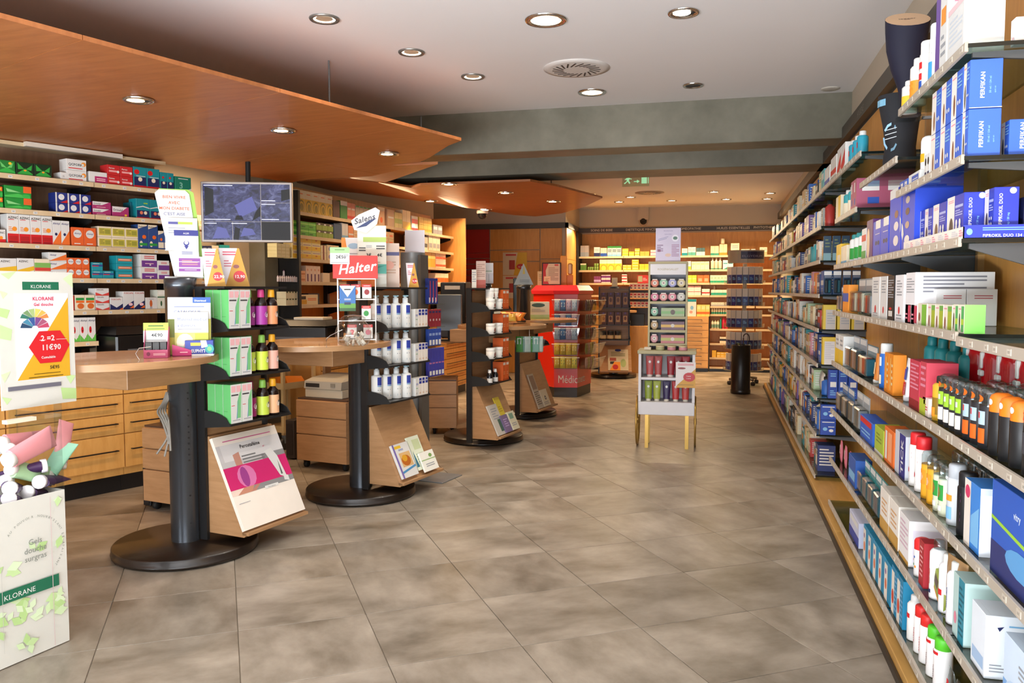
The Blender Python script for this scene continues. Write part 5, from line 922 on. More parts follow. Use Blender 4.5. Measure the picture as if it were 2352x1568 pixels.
rr(1.548, [
    (1920, 1930, 0, 1, 1, C('y', 'r .3 0 1 .5 c', d=.06, name='pet_snack_carton'), 'small yellow carton', {'h': .13}), (1931, 1944, 0, 2, 1, C('c', 'r 0 0 1 .2 #3a9ac8', d=.05, name='pet_snack_carton'), 'cream carton with blue foot', {'h': .11}), (1946, 1976, 0, 3, 1, bottle('W', '#2f8a8a', 'g', 'slim', 'ear_lotion_bottle', 'bottle', '', 12), 'white bottle with teal cap', {'h': .16}),
    (1978, 1988, 0, 1, 1, C('W', 'r 0 0 1 .3 g;r 0 .6 1 .8 r', d=.07, name='pet_snack_carton'), 'white green and red carton', {'h': .16}), (1989, 2003, 0, 1, 1, C('#5a2a6a', 'e .3 .4 .25 .4 #e8c8a8', d=.09, name='pet_snack_carton'), 'purple carton with tan figure', {'h': .19}),
    (2004, 2040, 0, 2, 1, C('#2346c8', 'r .35 .78 1 1 #f0eee6;e .45 .4 .14 .06 n;e .75 .4 .14 .06 n;l .3 .62 .9 .66 1 W', d=.16, name='collar_display_carton'), 'bright blue carton with white top', {'h': .17}),
    (2041, 2068, 0, 1, 1, C('#2346c8', 'r .0 .86 .7 1 W;e .6 .6 .16 .06 #8a5a48;e .6 .42 .2 .07 #e8dcd8;e .6 .2 .22 .08 #e8dcd8;p W .9 .55 1 .5 1 .35 .95 .3', d=.16, name='collar_display_carton'), 'tall blue carton with round pictures, inner', {'h': .27}),
    (2069, 2099, 0, 1, 1, C('#2346c8', 'e .45 .85 .16 .06 #c8b8a8;e .45 .66 .16 .06 #6a4a38;e .45 .44 .16 .06 #c0a088;e .45 .2 .2 .07 #f0e8e0;p W 0 .5 .12 .45 .2 .3 .1 .2 0 .3', d=.16, name='collar_display_carton'), 'tall blue carton with round pictures, outer', {'h': .235}),
    (2106, 2140, 0, 2, 1, FIP('#5a4030'), 'FIPROKIL carton with seated dog', {'h': .128, 'lift': .014, 'back': .02}), (2141, 2172, 0, 1, 1, FIP('#7a5a40'), 'FIPROKIL carton with hound', {'h': .13, 'lift': .014, 'back': .02}), (2173, 2212, 0, 1, 1, FIP('#4a3c34'), 'FIPROKIL carton nearest the end', {'h': .135, 'lift': .014, 'back': .02}),
], 'third shelf')
place(FIP('#4a3c34')(.085, .135), Vector((.765, 2.70, 1.563)), -PI / 2, 'second FIPROKIL carton at the shelf end, beside the nearest one')
place(C('#1a1c44', 'r .1 .5 .9 .9 n', 'V .5 .1 .3 #5a60a0 DUO;c .6 .85 .12 a', d=.07, name='flea_treatment_carton')(.09, .12), Vector((.845, 2.71, 1.549)), -PI / 2, 'black flea treatment carton at the back of the third shelf')
t = thing('shelf_tray', 'white and blue cardboard tray holding the FIPROKIL cartons', 'tray', (.676, 2.615, 1.5492)); L_ = .79
MB().box(0, 0, 0, .003, L_, .034, '#ece4da').decals(';'.join(f'l {.05+k*.2} .3 {.13+k*.2} .8 3 #c8c8d0;l {.15+k*.2} .2 {.2+k*.2} .8 3 q' for k in range(5)), lambda x, y, o: (-o, L_ - x, y), L_, .034).build('front_wall', t)
MB().box(0, 0, 0, .20, .003, .038, '#2c3cb8').decals('U .55 .1 .3 W FIPROKIL DUO 134 mg;l .25 .55 .9 .85 2 a;e .08 .5 .04 .25 a', lambda x, y, o: (x, -o, y), .2, .038).build('end_wall', t); MB().box(.003, 0, 0, .2, L_, .002, 'W').build('tray_floor', t)
rr(1.274, [
    (1920, 1934, 0, 2, 1, blister('#2a6ab0', ('s', 'n')), 'blue carded blister', {'h': .15}), (1935, 1948, 0, 1, 1, C('O', 'r 0 .4 1 .7 b', d=.05, name='foot_care_carton'), 'orange and blue carton', {'h': .16}), (1949, 1980, 0, 2, 1, blister('#8a949c', ('R', 'T', 'c'), bulge=.05), 'grey carded blister with mixed plasters', {'h': .19}), (1981, 1999, 0, 1, 1, blister('#3a7a8a', ('r', 'T', 's'), bulge=.05), 'teal carded blister', {'h': .17}),
    (2001, 2019, 0, 1, 1, C('W', 'l .2 .6 .8 .92 5 s;c .5 .22 .1 r;l .2 .05 .8 .15 2 s', d=.14, name='orthopaedic_carton'), 'tall white carton with red seal, inner', {'h': .19}), (2020, 2036, 0, 1, 1, C('W', 'l .2 .6 .8 .92 5 s;c .5 .22 .1 r', d=.14, name='orthopaedic_carton'), 'tall white carton with red seal, outer', {'h': .19}), (2037, 2052, 0, 1, 1, C('#17171a', 'l .1 .5 .9 .92 8 s;r .2 .1 .8 .22 #d8d4cc;e .5 .27 .2 .03 r', d=.14, name='orthopaedic_carton'), 'tall black carton with grey print', {'h': .19}),
    (2054, 2074, 0, 1, 1, C('#f2f2f4', 'l .2 .55 .8 .9 6 s;c .5 .25 .1 r;l .2 .05 .8 .18 2 s', 'V .5 .1 .3 s ORLIMAN', d=.13, name='orthopaedic_carton'), 'white carton with grey side lettering', {'h': .19}), (2078, 2100, 0, 1, 1, C('#f0eef0', 'l .1 .6 .9 .9 6 s', 'l .1 .6 .9 .95 5 #8a8a94', d=.26, name='orthopaedic_carton'), 'deep white carton with printed flank', {'h': .195}),
    (2078, 2106, 0, 2, 1, C('#ece4dc', 'r .5 .1 .95 .95 #c83a5a;l .1 .2 .4 .6 2 q', d=.04, name='insole_carton'), 'small white and raspberry carton', {'h': .075}), (2107, 2128, 0, 1, 1, C('#e4dcc8', 'r .45 .05 .95 .95 #7ab83a;e .2 .4 .1 .2 #8a4a3a', d=.04, name='insole_carton'), 'small white and green carton', {'h': .082}),
    (2130, 2186, 0, 3, 1, C('#e8dfcc', 'r .5 .05 .95 .95 #a0b030;r .5 .75 .95 .95 #6aa84a;e .2 .3 .08 .24 #8a4a3a;l .05 .8 .4 .9 1 q', d=.04, name='insole_carton'), 'small white carton with olive panel', {'h': .082}), (2187, 2214, 0, 2, 1, C('#e8dfcc', 'r .48 .05 .9 .95 #4aa85a;r .48 .3 .9 .5 #a8c83a;e .2 .4 .1 .3 #3a2a28;l .05 .8 .4 .9 1 q', 'r 0 0 1 1 #8ae86a', d=.055, name='insole_carton'), 'small white and bright green carton', {'h': .085}),
], 'fourth shelf')
for k in range(2): place(C('#f2f2f2', 'l .25 .72 .85 .85 2 #c86a72', '', d=.09, name='posture_carton')(.098, .13), Vector((.80 + k * .10, 3.22, 1.275)), 0, ['broad white carton with red script, inner', 'broad white carton with red script, outer'][k])
place(C('#d8dccb', 'r .4 0 1 1 #5ab04a;r .1 .1 .3 .7 s', d=.06, name='insole_carton')(.05, .075), Vector((.80, 2.30, 1.263)), 0, 'green and grey carton on the nearest short shelf')
sc_ = thing('nail_scissors', 'pink-handled scissors hanging below the nearest short shelf', 'scissors', (.815, 2.26, 1.252))
for s in (-1, 1): MB().tube([(.012 * s, 0, 0), (.022 * s, 0, -.02), (.018 * s, 0, -.045), (.004 * s, 0, -.04), (.006 * s, 0, -.015), (.012 * s, 0, 0)], .003, '#d89aa0', 6).build('handle_ring', sc_); MB().box(-.003 + .002 * s, -.002, -.005, .003 + .002 * s, .002, .012, 'chrome').build('blade', sc_)
rr(.97, [
    (1918, 1936, 0, 2, 1, C('W', 'r 0 0 1 .5 y;l .2 .6 .8 .9 2 s', d=.07, name='hot_cold_carton'), 'white and yellow carton', {'h': .17}), (1938, 1966, 0, 2, 1, blister('#8a98a4', ('s', 'T', 'd'), bulge=.05), 'grey carded blister, lower', {'h': .18}), (1967, 1990, 0, 1, 1, blister('#5a7a84', ('c', 'r', 'T'), bulge=.05), 'teal carded plaster blister', {'h': .16}),
    (1992, 2008, 0, 1, 1, tube('#d8843a', 'W', 'r .2 .3 .8 .7 #f0d0a0', 'balm_tube'), 'leaning orange balm tube', {'h': .14}), (2010, 2028, 0, 1, 1, CAN('#2a6ac0', 'W', 'r .2 .5 .8 .7 W;r .2 .1 .8 .3 c'), 'blue and white spray can', {'h': .20}), (2030, 2050, 0, 2, 1, C('#ea8a1e', 'r .3 .1 .5 .9 #f4b85a;l .6 .2 .9 .8 4 f', d=.05, name='muscle_gel_carton'), 'narrow orange carton', {'h': .17}),
    (2053, 2084, 0, 1, 1, tube('#e9e6e6', '#d8d8dc', 'r .2 .15 .9 .45 r;r .2 .5 .5 .75 p;r .5 .5 .9 .8 b;V .75 .17 .22 W START', 'muscle_gel_tube', thick=.6), 'red and blue START gel tube', {'h': .17}), (2087, 2110, 0, 1, 1, C('#c8384e', 'r 0 0 1 .2 R;l .1 .4 .9 .95 7 q', d=.10, name='muscle_gel_carton'), 'raspberry red carton, inner', {'h': .18}), (2111, 2125, 0, 1, 1, C('#cc4254', 'l .1 .5 .9 .95 4 q;r 0 0 1 .3 #b8c83a', d=.10, name='muscle_gel_carton'), 'raspberry and lime carton, outer', {'h': .185}),
    (2118, 2132, 0, 1, 1, C('#efe2da', 'l .2 .3 .8 .7 3 r;c .3 .75 .12 r', d=.05, name='muscle_gel_carton'), 'low white carton with red dots', {'h': .065}), (2133, 2147, 0, 1, 1, bottle('#d8a82e', '#2a2522', '#8a6a1e', 'slim', 'repellent_bottle', 'bottle', 'r .2 .1 .8 .3 O'), 'slim amber bottle with dark cap', {'h': .15}),
    (2148, 2200, 0, 4, 1, CAN('#2a2a2c', 'film', 'r .1 .4 .9 .66 #9ac83a;e .5 .8 .26 .05 o;r .2 .5 .7 .6 W;r .1 .1 .9 .35 #e8e4dc', 'canround', 'mosquito_spray', 'spray can'), 'insect spray with clear cap and green label', {'h': .165}), (2202, 2256, 0, 3, 1, CAN('#26262a', 'film', 'e .5 .82 .3 .06 #e86a1e;r .1 .4 .9 .62 #a8c0d0;r .2 .5 .6 .6 r;r .1 .1 .9 .34 #e8641e', 'canround', 'mosquito_spray', 'spray can'), 'insect spray with clear cap and orange badge', {'h': .17}),
    (2258, 2330, 0, 3, 1, CAN('#1c1c1e', '#f07818', 'r .1 .1 .35 .7 #d8902a;e .6 .86 .14 .05 W', 'canround', 'repellent_spray', 'spray can'), 'black insect spray with orange cap', {'h': .165}), (2334, 2420, 0, 3, 1, CAN('#1c1c1e', 'film', 'e .5 .82 .3 .06 #e84a1e;r .1 .3 .9 .6 #3a3a40', 'canround', 'mosquito_spray', 'spray can'), 'black insect spray with clear cap', {'h': .17}),
], 'fifth shelf')
random.seed(5)
for k in range(18):
    x, y = .80 + .062 * (k % 3), 2.32 + .075 * (k // 3); place(CAN('#3a3a3e', 'film', '', 'canround', 'mosquito_spray', 'spray can')(.056, .165), Vector((x, y, .9706)), -PI / 2, f"rear insect spray, fifth aisle shelf, {['front', 'middle', 'back'][k % 3]} rank, {ORD[k // 3]} from the entrance", 'rear rows of insect sprays')
for k in range(4): place(bottle('#2a9aa0', '#1f8a90', None, 'slim', 'sun_lotion_bottle', 'bottle', '', 14)(.062, .24), Vector((.86, 3.72 - .17 * k, .9706)), -PI / 2, f'turquoise bottle at the back of the fifth shelf, {ORD[k]} from the gap', 'turquoise bottles on the fifth shelf')
for k in range(4):
    p = Vector((.90, 3.20 - .17 * k, .9706)); t = thing('pet_toy', f'red round-topped dispenser with white stripe, {ORD[k]} from the turquoise bottles', 'dispenser', p, -PI / 2, 'red dispensers on the fifth shelf')
    MB().lathe([(0, 0), (.045, 0), (.048, .02), (.048, .20), (.04, .235), (.02, .255), (0, .258)], gloss('#b0141c', .15), 18).build('body', t); MB().box(-.01, -.052, .17, .01, -.04, .225, 'W', .003).build('stripe', t); MB().box(-.018, -.055, .145, .018, -.042, .165, 'W', .003).build('tab', t)
rr(.68, [
    (1918, 1944, 0, 2, 1, blister('#2a6aa8', ('s', 'd'), bulge=.04), 'blue carded brush blister', {'h': .17}), (1945, 1972, 0, 2, 1, blister('#a8b0b4', ('T', 'd', 's'), bulge=.05), 'pale carded bandage blister', {'h': .18}),
    (1975, 2004, 0, 1, 1, C('#1f5ac0', 'r 0 .7 .9 .95 r;l .1 .2 .8 .5 2 a', 'V .6 .12 .45 W TURBO', d=.07, name='inhaler_carton'), 'blue TURBO carton', {'h': .11}), (2008, 2028, 0, 1, 1, C('#a8bc3a', 'r 0 0 1 .1 W;l .2 .4 .8 .8 3 #7a8a2a', d=.10, name='tick_remover_carton'), 'lime green carton', {'h': .12}), (2030, 2052, 0, 1, 1, C('#e8702a', 'r .1 .1 .3 .9 W;r .4 .1 .8 .9 #f0a070', d=.08, name='tick_remover_carton'), 'orange and white striped carton', {'h': .15}), (2054, 2078, 0, 1, 1, C('#c8ccd4', 'r .45 0 1 1 #232a80;V .8 .1 .3 W TICK', d=.11, name='tick_remover_carton'), 'navy and silver carton', {'h': .17}),
    (2080, 2106, 0, 2, 1, CAN('#f0eeea', '#d8232a', 'l .2 .5 .8 .66 2 #d0404a;e .5 .3 .1 .05 r;l .2 .1 .7 .2 2 s'), 'white spray can with red cap', {'h': .20}), (2108, 2134, 0, 2, 1, CAN('#e8a82a', 'film', 'r .1 .3 .9 .6 O;e .5 .45 .2 .08 W', 'canround'), 'yellow spray with clear cap', {'h': .17}), (2136, 2160, 0, 2, 1, CAN('#d8dcc0', 'film', 'r .1 .3 .9 .6 g;e .5 .45 .2 .1 r;r .2 .1 .8 .2 W', 'canround'), 'green and white spray with clear cap', {'h': .17}), (2162, 2184, 0, 1, 1, CAN('#c8ccd0', '#b8bcc2', 'r .1 .4 .9 .5 O;r .1 .1 .9 .3 a'), 'silver spray can', {'h': .19}), (2186, 2206, 0, 1, 1, CAN('#15151a', '#1a1a1e', 'l .2 .2 .8 .7 5 #8a4a8a'), 'black aerosol can', {'h': .19}),
    (2212, 2248, 0, 1, 1, C('#3a86d8', 'r 0 0 .4 1 #ece4da;e .2 .82 .16 .1 #d83a6a;p #7ab8e8 .45 .1 .95 .1 .95 .7 .45 .5', 'r 0 0 1 .9 #f2f4f8;r 0 .9 1 1 #cfd8e0', d=.16, name='nappy_carton'), 'blue carton with pink seal', {'h': .19}), (2272, 2400, 0, 1, 1, C('#2a5ab8', 'r 0 .0 1 .35 #26306a;p #9ac83a 0 .62 1 .5 1 .46 0 .58;U .5 .74 .1 #cfe0f4 vitry;e .6 .3 .3 .14 #5a9ad0', 'r 0 0 1 1 #3a78c8', d=.18, name='nappy_carton'), 'large blue carton with green stripe', {'h': .24}),
], 'sixth shelf')
for k in range(10): place(CAN('#55585e', 'film', '', 'canround', 'mosquito_spray', 'spray can')(.056, .17), Vector((.82 + .07 * (k % 2), 2.75 + .09 * (k // 2), .6806)), -PI / 2, f"grey spray with clear cap, rear of the sixth aisle shelf, {ORD[k // 2]} pair from entrance, {['front', 'back'][k % 2]}", 'rear rows of grey sprays')
rr(.38, [
    (1916, 1946, 0, 3, 1, pouch('#c86a78', 'r .2 .4 .8 .8 W', 'bandage_bag', 'bag', .15), 'pink and white bandage bag', {'h': .13}), (1948, 1964, 0, 1, 1, C('#2456a8', 'r .1 .2 .9 .5 a', d=.08, name='plaster_carton'), 'blue plaster carton', {'h': .15}), (1966, 2016, 0, 4, 1, blister('#2a8a8a', ('n', 'T'), bulge=.04), 'teal carded blister with navy packs', {'h': .17}),
    (2020, 2062, 0, 2, 1, C('#ece6dc', 'r 0 0 1 .3 #c89a4a;l .2 .4 .8 .8 4 #d8a878', 'l .2 .4 .8 .9 4 Q', d=.13, name='baby_milk_carton'), 'white and gold carton', {'h': .18}), (2064, 2086, 0, 1, 1, C('#f0eeee', 'r 0 0 1 .1 #c89a4a;l .1 .3 .9 .9 6 #d8b8c8', 'r .1 .1 .9 .8 #e8e4f0', d=.13, name='baby_milk_carton'), 'white lilac-flanked carton', {'h': .175}), (2088, 2108, 0, 1, 1, CAN('#f2f0ee', '#e0282c', 'c .3 .4 .08 r;c .6 .5 .08 b;c .5 .3 .08 g;c .7 .25 .08 O', 'canround'), 'white can with red cap and coloured dots', {'h': .14}), (2109, 2120, 0, 1, 1, C('#b02a34', 'l .2 .2 .8 .9 7 #e8a0a0', d=.05, name='baby_care_carton'), 'slim dark red carton', {'h': .16}),
    (2122, 2144, 0, 1, 1, bottle('#f2f2f2', 'film', None, 'slim', 'saline_bottle', 'bottle', 'V .6 .25 .2 #c84a3a RESPIMER;r .2 .1 .7 .16 n'), 'white spray bottle with clear cap', {'h': .20}), (2148, 2160, 0, 1, 1, bottle('#ececf0', 'W', None, 'slim', 'saline_bottle', 'bottle', 'r .2 .3 .8 .4 r'), 'slim white nasal spray', {'h': .19}), (2162, 2182, 0, 1, 1, bottle('#f0f0f4', 'W', None, 'slim', 'saline_bottle', 'bottle', 'V .6 .25 .2 #5a6a9a PHYSIOMER'), 'white nasal spray with blue lettering', {'h': .195}), (2186, 2212, 0, 1, 1, C('#bcd8d4', 'r .5 0 1 1 #2a8aa0;l .55 .1 .95 .9 9 T;e .25 .3 .12 .1 q', d=.10, name='baby_care_carton'), 'pale teal carton with striped flank', {'h': .19}),
    (2300, 2430, 0, 1, 1, C('#cfe0f2', 'r 0 0 1 .4 #7aa8dc;e .3 .3 .25 .2 #b8d0ea;l .3 .6 .8 .8 3 s', 'r .1 .1 .9 .9 #e8f0f8', d=.16, name='baby_care_carton'), 'large pale blue nose care carton', {'h': .19}),
], 'seventh shelf')
place(C('#e8f0f8', 'r .1 .1 .9 .3 #a8c4e4', 'p n .25 .82 .4 .84 .3 .76;l .5 .82 .9 .88 1 a;l .1 .1 .5 .25 3 s', d=.11, name='baby_care_carton')(.12, .17), Vector((.69, 2.40, .3806)), -PI / 2, 'white and pale blue carton with small navy swallow')
b = pouch('#a8845a', 'c .5 .55 .14 #8a6a44;e .5 .18 .1 .05 #4aa87a', 'paper_pouch', 'pouch', .12)(.13, .20); place(b, Vector((.72, 2.72, .3806)), -PI / 2 + .2, 'brown kraft paper pouch with a round tag on the seventh shelf')
place(C('#9aa84a', 'r .05 .3 .35 .8 #5a4a3a;r .45 .3 .85 .8 #5a5248;r 0 0 1 .1 O', d=.03, name='snack_bar_carton')(.14, .07), Vector((.70, 2.86, .40)), -PI / 2, 'tilted olive and brown carton leaning on the kraft pouch', tilt=(0, .45, 0))
rr(.114, [
    (1950, 1972, 0, 1, 1, C('#c8cce4', 'r 0 0 1 .4 #3a4aa0;r .1 .7 .9 .9 W', d=.08, name='plaster_carton'), 'white and violet blue carton', {'h': .13}), (1982, 2044, 0, 5, 1, C('#1f8ab4', 'r 0 0 .5 .9 #ece4d8;e .25 .4 .15 .14 #d8704a;c .2 .7 .1 #7a4a8a', d=.14, name='baby_wipe_carton'), 'blue and white picture carton', {'h': .17}), (2046, 2072, 0, 2, 1, C('#1f86b0', 'r 0 0 .5 .9 #ece4d8;e .25 .35 .2 .16 #c8402a;l .55 .1 .95 .9 8 a', d=.14, name='baby_wipe_carton'), 'taller blue striped carton', {'h': .19}),
    (2074, 2090, 0, 1, 1, bottle('#efeeea', 'W', None, 'slim', 'baby_lotion_bottle', 'bottle', 'r .2 .5 .8 .6 r;c .4 .2 .1 n'), 'white bottle with red logo', {'h': .17}), (2091, 2116, 0, 2, 1, CAN('#f2f0ee', '#e02a26', 'V .6 .2 .25 #d84a4a APAISYL;l .2 .1 .6 .14 1 s'), 'white can with bright red cap', {'h': .17}), (2118, 2150, 0, 2, 1, CAN('#f2f0ee', '#5ac82e', 'r .1 .68 .9 .74 r;V .6 .2 .2 #8a5a5a APAISYL;p n .3 .1 .4 .12 .32 .06'), 'white can with green cap', {'h': .17}),
    (2152, 2206, 0, 3, 1, pouch('film', 'r .3 .5 .7 .7 r', 'clear_bag', 'bag', .18), 'crumpled clear bag', {'h': .11}), (2226, 2300, 0, 1, 1, C('#2a7a4a', 'l .1 .3 .9 .8 3 L', d=.13, name='baby_wipe_carton'), 'dark green carton', {'h': .13}), (2310, 2420, 0, 1, 1, C('#9ac4e8', 'r 0 .4 1 1 W;c .3 .3 .1 #d83a6a', d=.14, name='baby_wipe_carton'), 'pale blue carton at frame edge', {'h': .19}),
], 'bottom shelf')
rr(1.822, [(1919, 1930, 0, 1, 1, C('c', 'r .5 0 1 1 y', d=.05, name='wash_carton'), 'narrow cream and yellow carton', {'h': .15}), (1932, 1952, 0, 2, 1, bottle('#3aa0a8', 'W', 'c', 'slim', 'mouthwash_bottle', 'bottle', '', 12), 'teal mouthwash bottle', {'h': .16}), (1953, 1966, 0, 2, 1, C('#a8526e', 'r .2 .6 .5 .9 W;r .3 .2 .6 .4 b', 'r .1 .6 .4 .9 W;r .55 .6 .85 .9 W;r .2 .2 .4 .4 b', d=.28, name='wash_carton'), 'pink carton', {'h': .17})], 'upper short shelf')
rr(2.09, [(1893, 1905, 0, 2, 1, C('W', 'r 0 0 1 .4 b', d=.06, name='sun_care_carton'), 'white and blue carton', {'h': .14}), (1907, 1920, 0, 1, 1, C('W', 'r 0 .3 1 .5 r;r 0 0 1 .2 n', d=.06, name='sun_care_carton'), 'white red and navy carton', {'h': .16}), (1922, 1940, 0, 2, 1, C('W', 'p r 0 0 1 .3 1 .8 0 .3', d=.06, name='sun_care_carton'), 'white carton with red slant', {'h': .17}), (1944, 1972, 0, 3, 1, bottle('#2a9ab4', 'W', None, 'slim', 'after_sun_bottle', 'bottle', 'r .2 .4 .7 .6 r', 14), 'clear turquoise bottle with white cap', {'h': .15})], 'long top shelf')
# ---- compression leg form and knee brace on the upright
p = Vector((.80, 3.98, 0)); t = thing('leg_form', 'navy stocking on a leg form with a slanted beige top', 'leg form', p)
rings = []
for k, (z, r, ox) in enumerate(((2.165, .046, .0), (2.22, .040, -.0), (2.29, .048, -.006), (2.37, .068, -.016), (2.45, .082, -.022), (2.53, .088, -.022), (2.585, .092, -.02))):
    n = 20; rings.append([(ox + r * math.cos(2 * PI * i / n), r * .85 * math.sin(2 * PI * i / n), z - (0 if k < 6 else .0) + (.05 * math.sin(2 * PI * i / n) * (k / 6) ** 3)) for i in range(n)])
MB().loft(rings, paint('#12122a', .75), True, False).build('stocking', t); MB().quad([(x * .99 - .0002, y * .99, z) for x, y, z in rings[-1]], '#d8b088').text('legger', -.02, 0, .03, '#5a4030', lambda X, Y: (X, Y * .9, 2.5855 + .55 * Y), 'n', 'c').build('top_face', t); MB().box(-.05, -.05, 2.15, .05, .05, 2.165, 'acrylic').build('stand_plate', t); MB().box(.051, -.01, 2.15, .18, .01, 2.162, 'steel').build('wall_arm', t)
p = Vector((.79, 4.12, 1.93)); t = thing('knee_brace', 'black knee brace with pale blue markings on the shelf upright', 'knee brace', p); rings = []
for k, (z, r, oy) in enumerate(((0, .068, .0), (.06, .072, .0), (.12, .066, -.006), (.17, .07, -.01), (.23, .078, -.004), (.30, .09, .01), (.36, .096, .02))): rings.append([(r * math.cos(2 * PI * i / 18), oy + r * .9 * math.sin(2 * PI * i / 18), z) for i in range(18)])
MB().loft(rings, paint('#1c1d22', .8), True).build('sleeve', t)
b = MB(); n = 18
for k0, z0, z1 in ((5, .31, .34),): 
    for i in range(9, 18): b.quad([(.0965 * math.cos(2 * PI * j / n), .02 + .0965 * .9 * math.sin(2 * PI * j / n), z) for j, z in ((i, z0), (i + 1, z0), (i + 1, z1), (i, z1))], '#7ab0cc')
for r0, r1 in ((.050, .040),):
    for i in range(12):
        a0, a1 = 2 * PI * i / 12, 2 * PI * (i + 1) / 12
        if i % 6 in (2, 5): continue
        b.quad([(-.052 + .7 * r * math.cos(a) * .9, -.062 - .0 - .012 * (1 - abs(math.cos(a))), .16 + 1.3 * r * math.sin(a)) for r, a in ((r0, a0), (r0, a1), (r1, a1), (r1, a0))], '#8ab8d4')
for k in range(3): b.quad([(-.075, -.06, .15 + .02 * k), (-.03, -.077, .16 + .02 * k), (-.03, -.077, .163 + .02 * k), (-.075, -.06, .153 + .02 * k)], '#d8e0e8')
b.build('marking_pattern', t); glass_shelf(near, 3.55, 4.42, 1.926)
# ================================================================ far part of the aisle shelving
far = thing('shelving_unit', 'far part of the long aisle shelving beyond the open gap', 'shelving'); FZ = [2.09, 1.845, 1.607, 1.37, 1.13, .885, .648, .39, .10]
for z in FZ:
    for y0, y1 in ((6.06, 8.06), (8.06, 10.06), (10.06, 12.1)): glass_shelf(far, y0, y1, z)
    if z > .2: arm(far, 6.10, z)
for y0, y1 in ((6.06, 8.06), (8.06, 10.06), (10.06, 12.1)): MB().box(.985, y0 + .003, .07, .999, y1 - .003, 2.58, 'panel').build('back_panel', far)
random.seed(21); NM = ['top', 'second', 'third', 'fourth', 'fifth', 'sixth', 'seventh', 'eighth', 'bottom']
KIN = [('white', '#e6e0d4'), ('cream', '#e0cfa6'), ('blue', '#2a62b0'), ('teal', '#2a8a90'), ('navy', '#26346a'), ('violet', '#7a5a9a'), ('red', '#b83a34'), ('grey', '#a9a7a2'), ('pale green', '#b4c8a0'), ('tan', '#c8a676'), ('orange', '#d87a30'), ('yellow', '#dcb63a'), ('dark', '#2c2a2c'), ('turquoise', '#4ab0b8'), ('rose', '#d08a90')]
FT_ = {}
for zi, z in enumerate(FZ):
    y = 6.20; n = 0; gap = .24 if zi else .24
    while y < 12.0:
        nm, hx = random.choices(KIN, [7, 6, 3, 2, 2, 2, 1.5, 3, 2, 2, 1, 1, 1.5, 1, 1])[0]; kind = random.choices('cbtp', [5, 2.2, 1, .6])[0]; w_ = random.uniform(.09, .16) * (1 + (y - 6) * .16); h = random.uniform(.6, .93) * (gap - .03) if kind != 't' else .15
        if kind == 'c': w_ = .05 * round(w_ / .05); key = ('c', nm, w_, round(h, 2)); f = FT_.get(key) or C(hx, random.choice(['r .1 .6 .9 .85 W;r 0 0 1 .25 #3a4a7a', 'r 0 .4 1 .6 W;l .1 .1 .9 .3 2 s', 'e .5 .5 .3 .2 O;r 0 .8 1 1 W', 'r .2 .2 .8 .8 c;l .2 .6 .8 .75 2 d']), 'l .1 .2 .9 .9 6 #d8d4cc', d=.12, name='care_carton')(w_, h); lab = nm + ' care carton'
        elif kind == 'b': key = ('b', nm, 1, round(h, 2)); f = FT_.get(key) or Tpl('care_bottle', [('care_bottle', MB().lathe([(0, 0), (.032, 0), (.034, .01), (.034, h * .74), (.016, h * .82), (.016, h * .86)], hx, 10).lathe([(.02, h * .85), (.019, h), (0, h)], random.choice(['W', 'k', 'b']), 8).mesh('care_bottle'))], 'bottle'); w_ = .075; lab = nm + ' care bottle'
        elif kind == 't': f = FT_.get(('t', nm, 0, 0)) or tube(hx, 'W', '', 'care_tube')(.06, h); key = ('t', nm, 0, 0); w_ = .07; lab = nm + ' standing care tube'
        else: f = FT_.get(('p', nm, 0, 0)) or pouch(hx, 'r .2 .3 .8 .6 W', 'care_pouch', 'pouch', .2)(.11, .15); key = ('p', nm, 0, 0); w_ = .12; lab = nm + ' care pouch'
        FT_[key] = f; place(f, Vector((.70 + random.uniform(0, .03) + (.0 if kind == 'c' else .035), y + w_ / 2, z + .0006)), -PI / 2, f'{lab}, {NM[zi]} shelf, far aisle unit, {ORD[n]} from the gap', f'goods on the {NM[zi]} far aisle shelf'); n += 1; y += w_ + .012 + (.06 if random.random() < .12 else 0)
# cartons whose ends face the open gap
for k in range(3): place(C('#2346a0', '', 'r .2 .40 .85 .58 W;l .2 .75 .8 .9 2 a;l .2 .1 .8 .3 3 a', d=.06, name='bandage_carton')(.06, .20), Vector((.745 + k * .065, 6.08, .649)), 0 if False else -PI / 2, f'navy bandage carton facing the gap on the seventh far shelf, {ORD[k]} from the aisle', 'navy bandage cartons')
for k in range(2): place(C('#2346a0', '', 'l .1 .8 .9 .92 1 W;e .3 .4 .15 .12 a;e .7 .3 .15 .1 W;l .5 .5 .9 .6 1 W', d=.10, name='bandage_carton')(.06, .105), Vector((.70, 6.08, .391 + k * .107)), -PI / 2, ['lower', 'upper'][k] + ' navy bandage carton stacked on the eighth far shelf')
for k in range(3): place(C('#d8b83a', '', 'r .15 0 .95 .85 #cfcac8;l .2 .2 .9 .8 9 #b8b4b8', d=.085, name='support_carton')(.07, .19), Vector((.70 + k * .092, 6.08, .886)), -PI / 2, f'yellow and grey support carton facing the gap, sixth far shelf, {ORD[k]} from the aisle', 'support cartons facing the gap')
for k in range(3): place(C('#cdb23a', '', 'r .2 .0 .95 .8 #b9b3ac;l .3 .2 .9 .7 5 s', d=.085, name='support_carton')(.07, .17), Vector((.70 + k * .092, 6.08, 1.131)), -PI / 2, f'olive yellow support carton facing the gap, fifth far shelf, {ORD[k]} from the aisle', 'olive cartons facing the gap')
for k in range(4): place(blister('#1e3a5c', ('d', 'T'), bulge=.02)(.055, .17), Vector((.73 + k * .062, 6.075, 1.3706 + .0)), 0, f'dark blue blister facing the gap, fourth far shelf, {ORD[k]} from the aisle', 'dark blisters facing the gap')
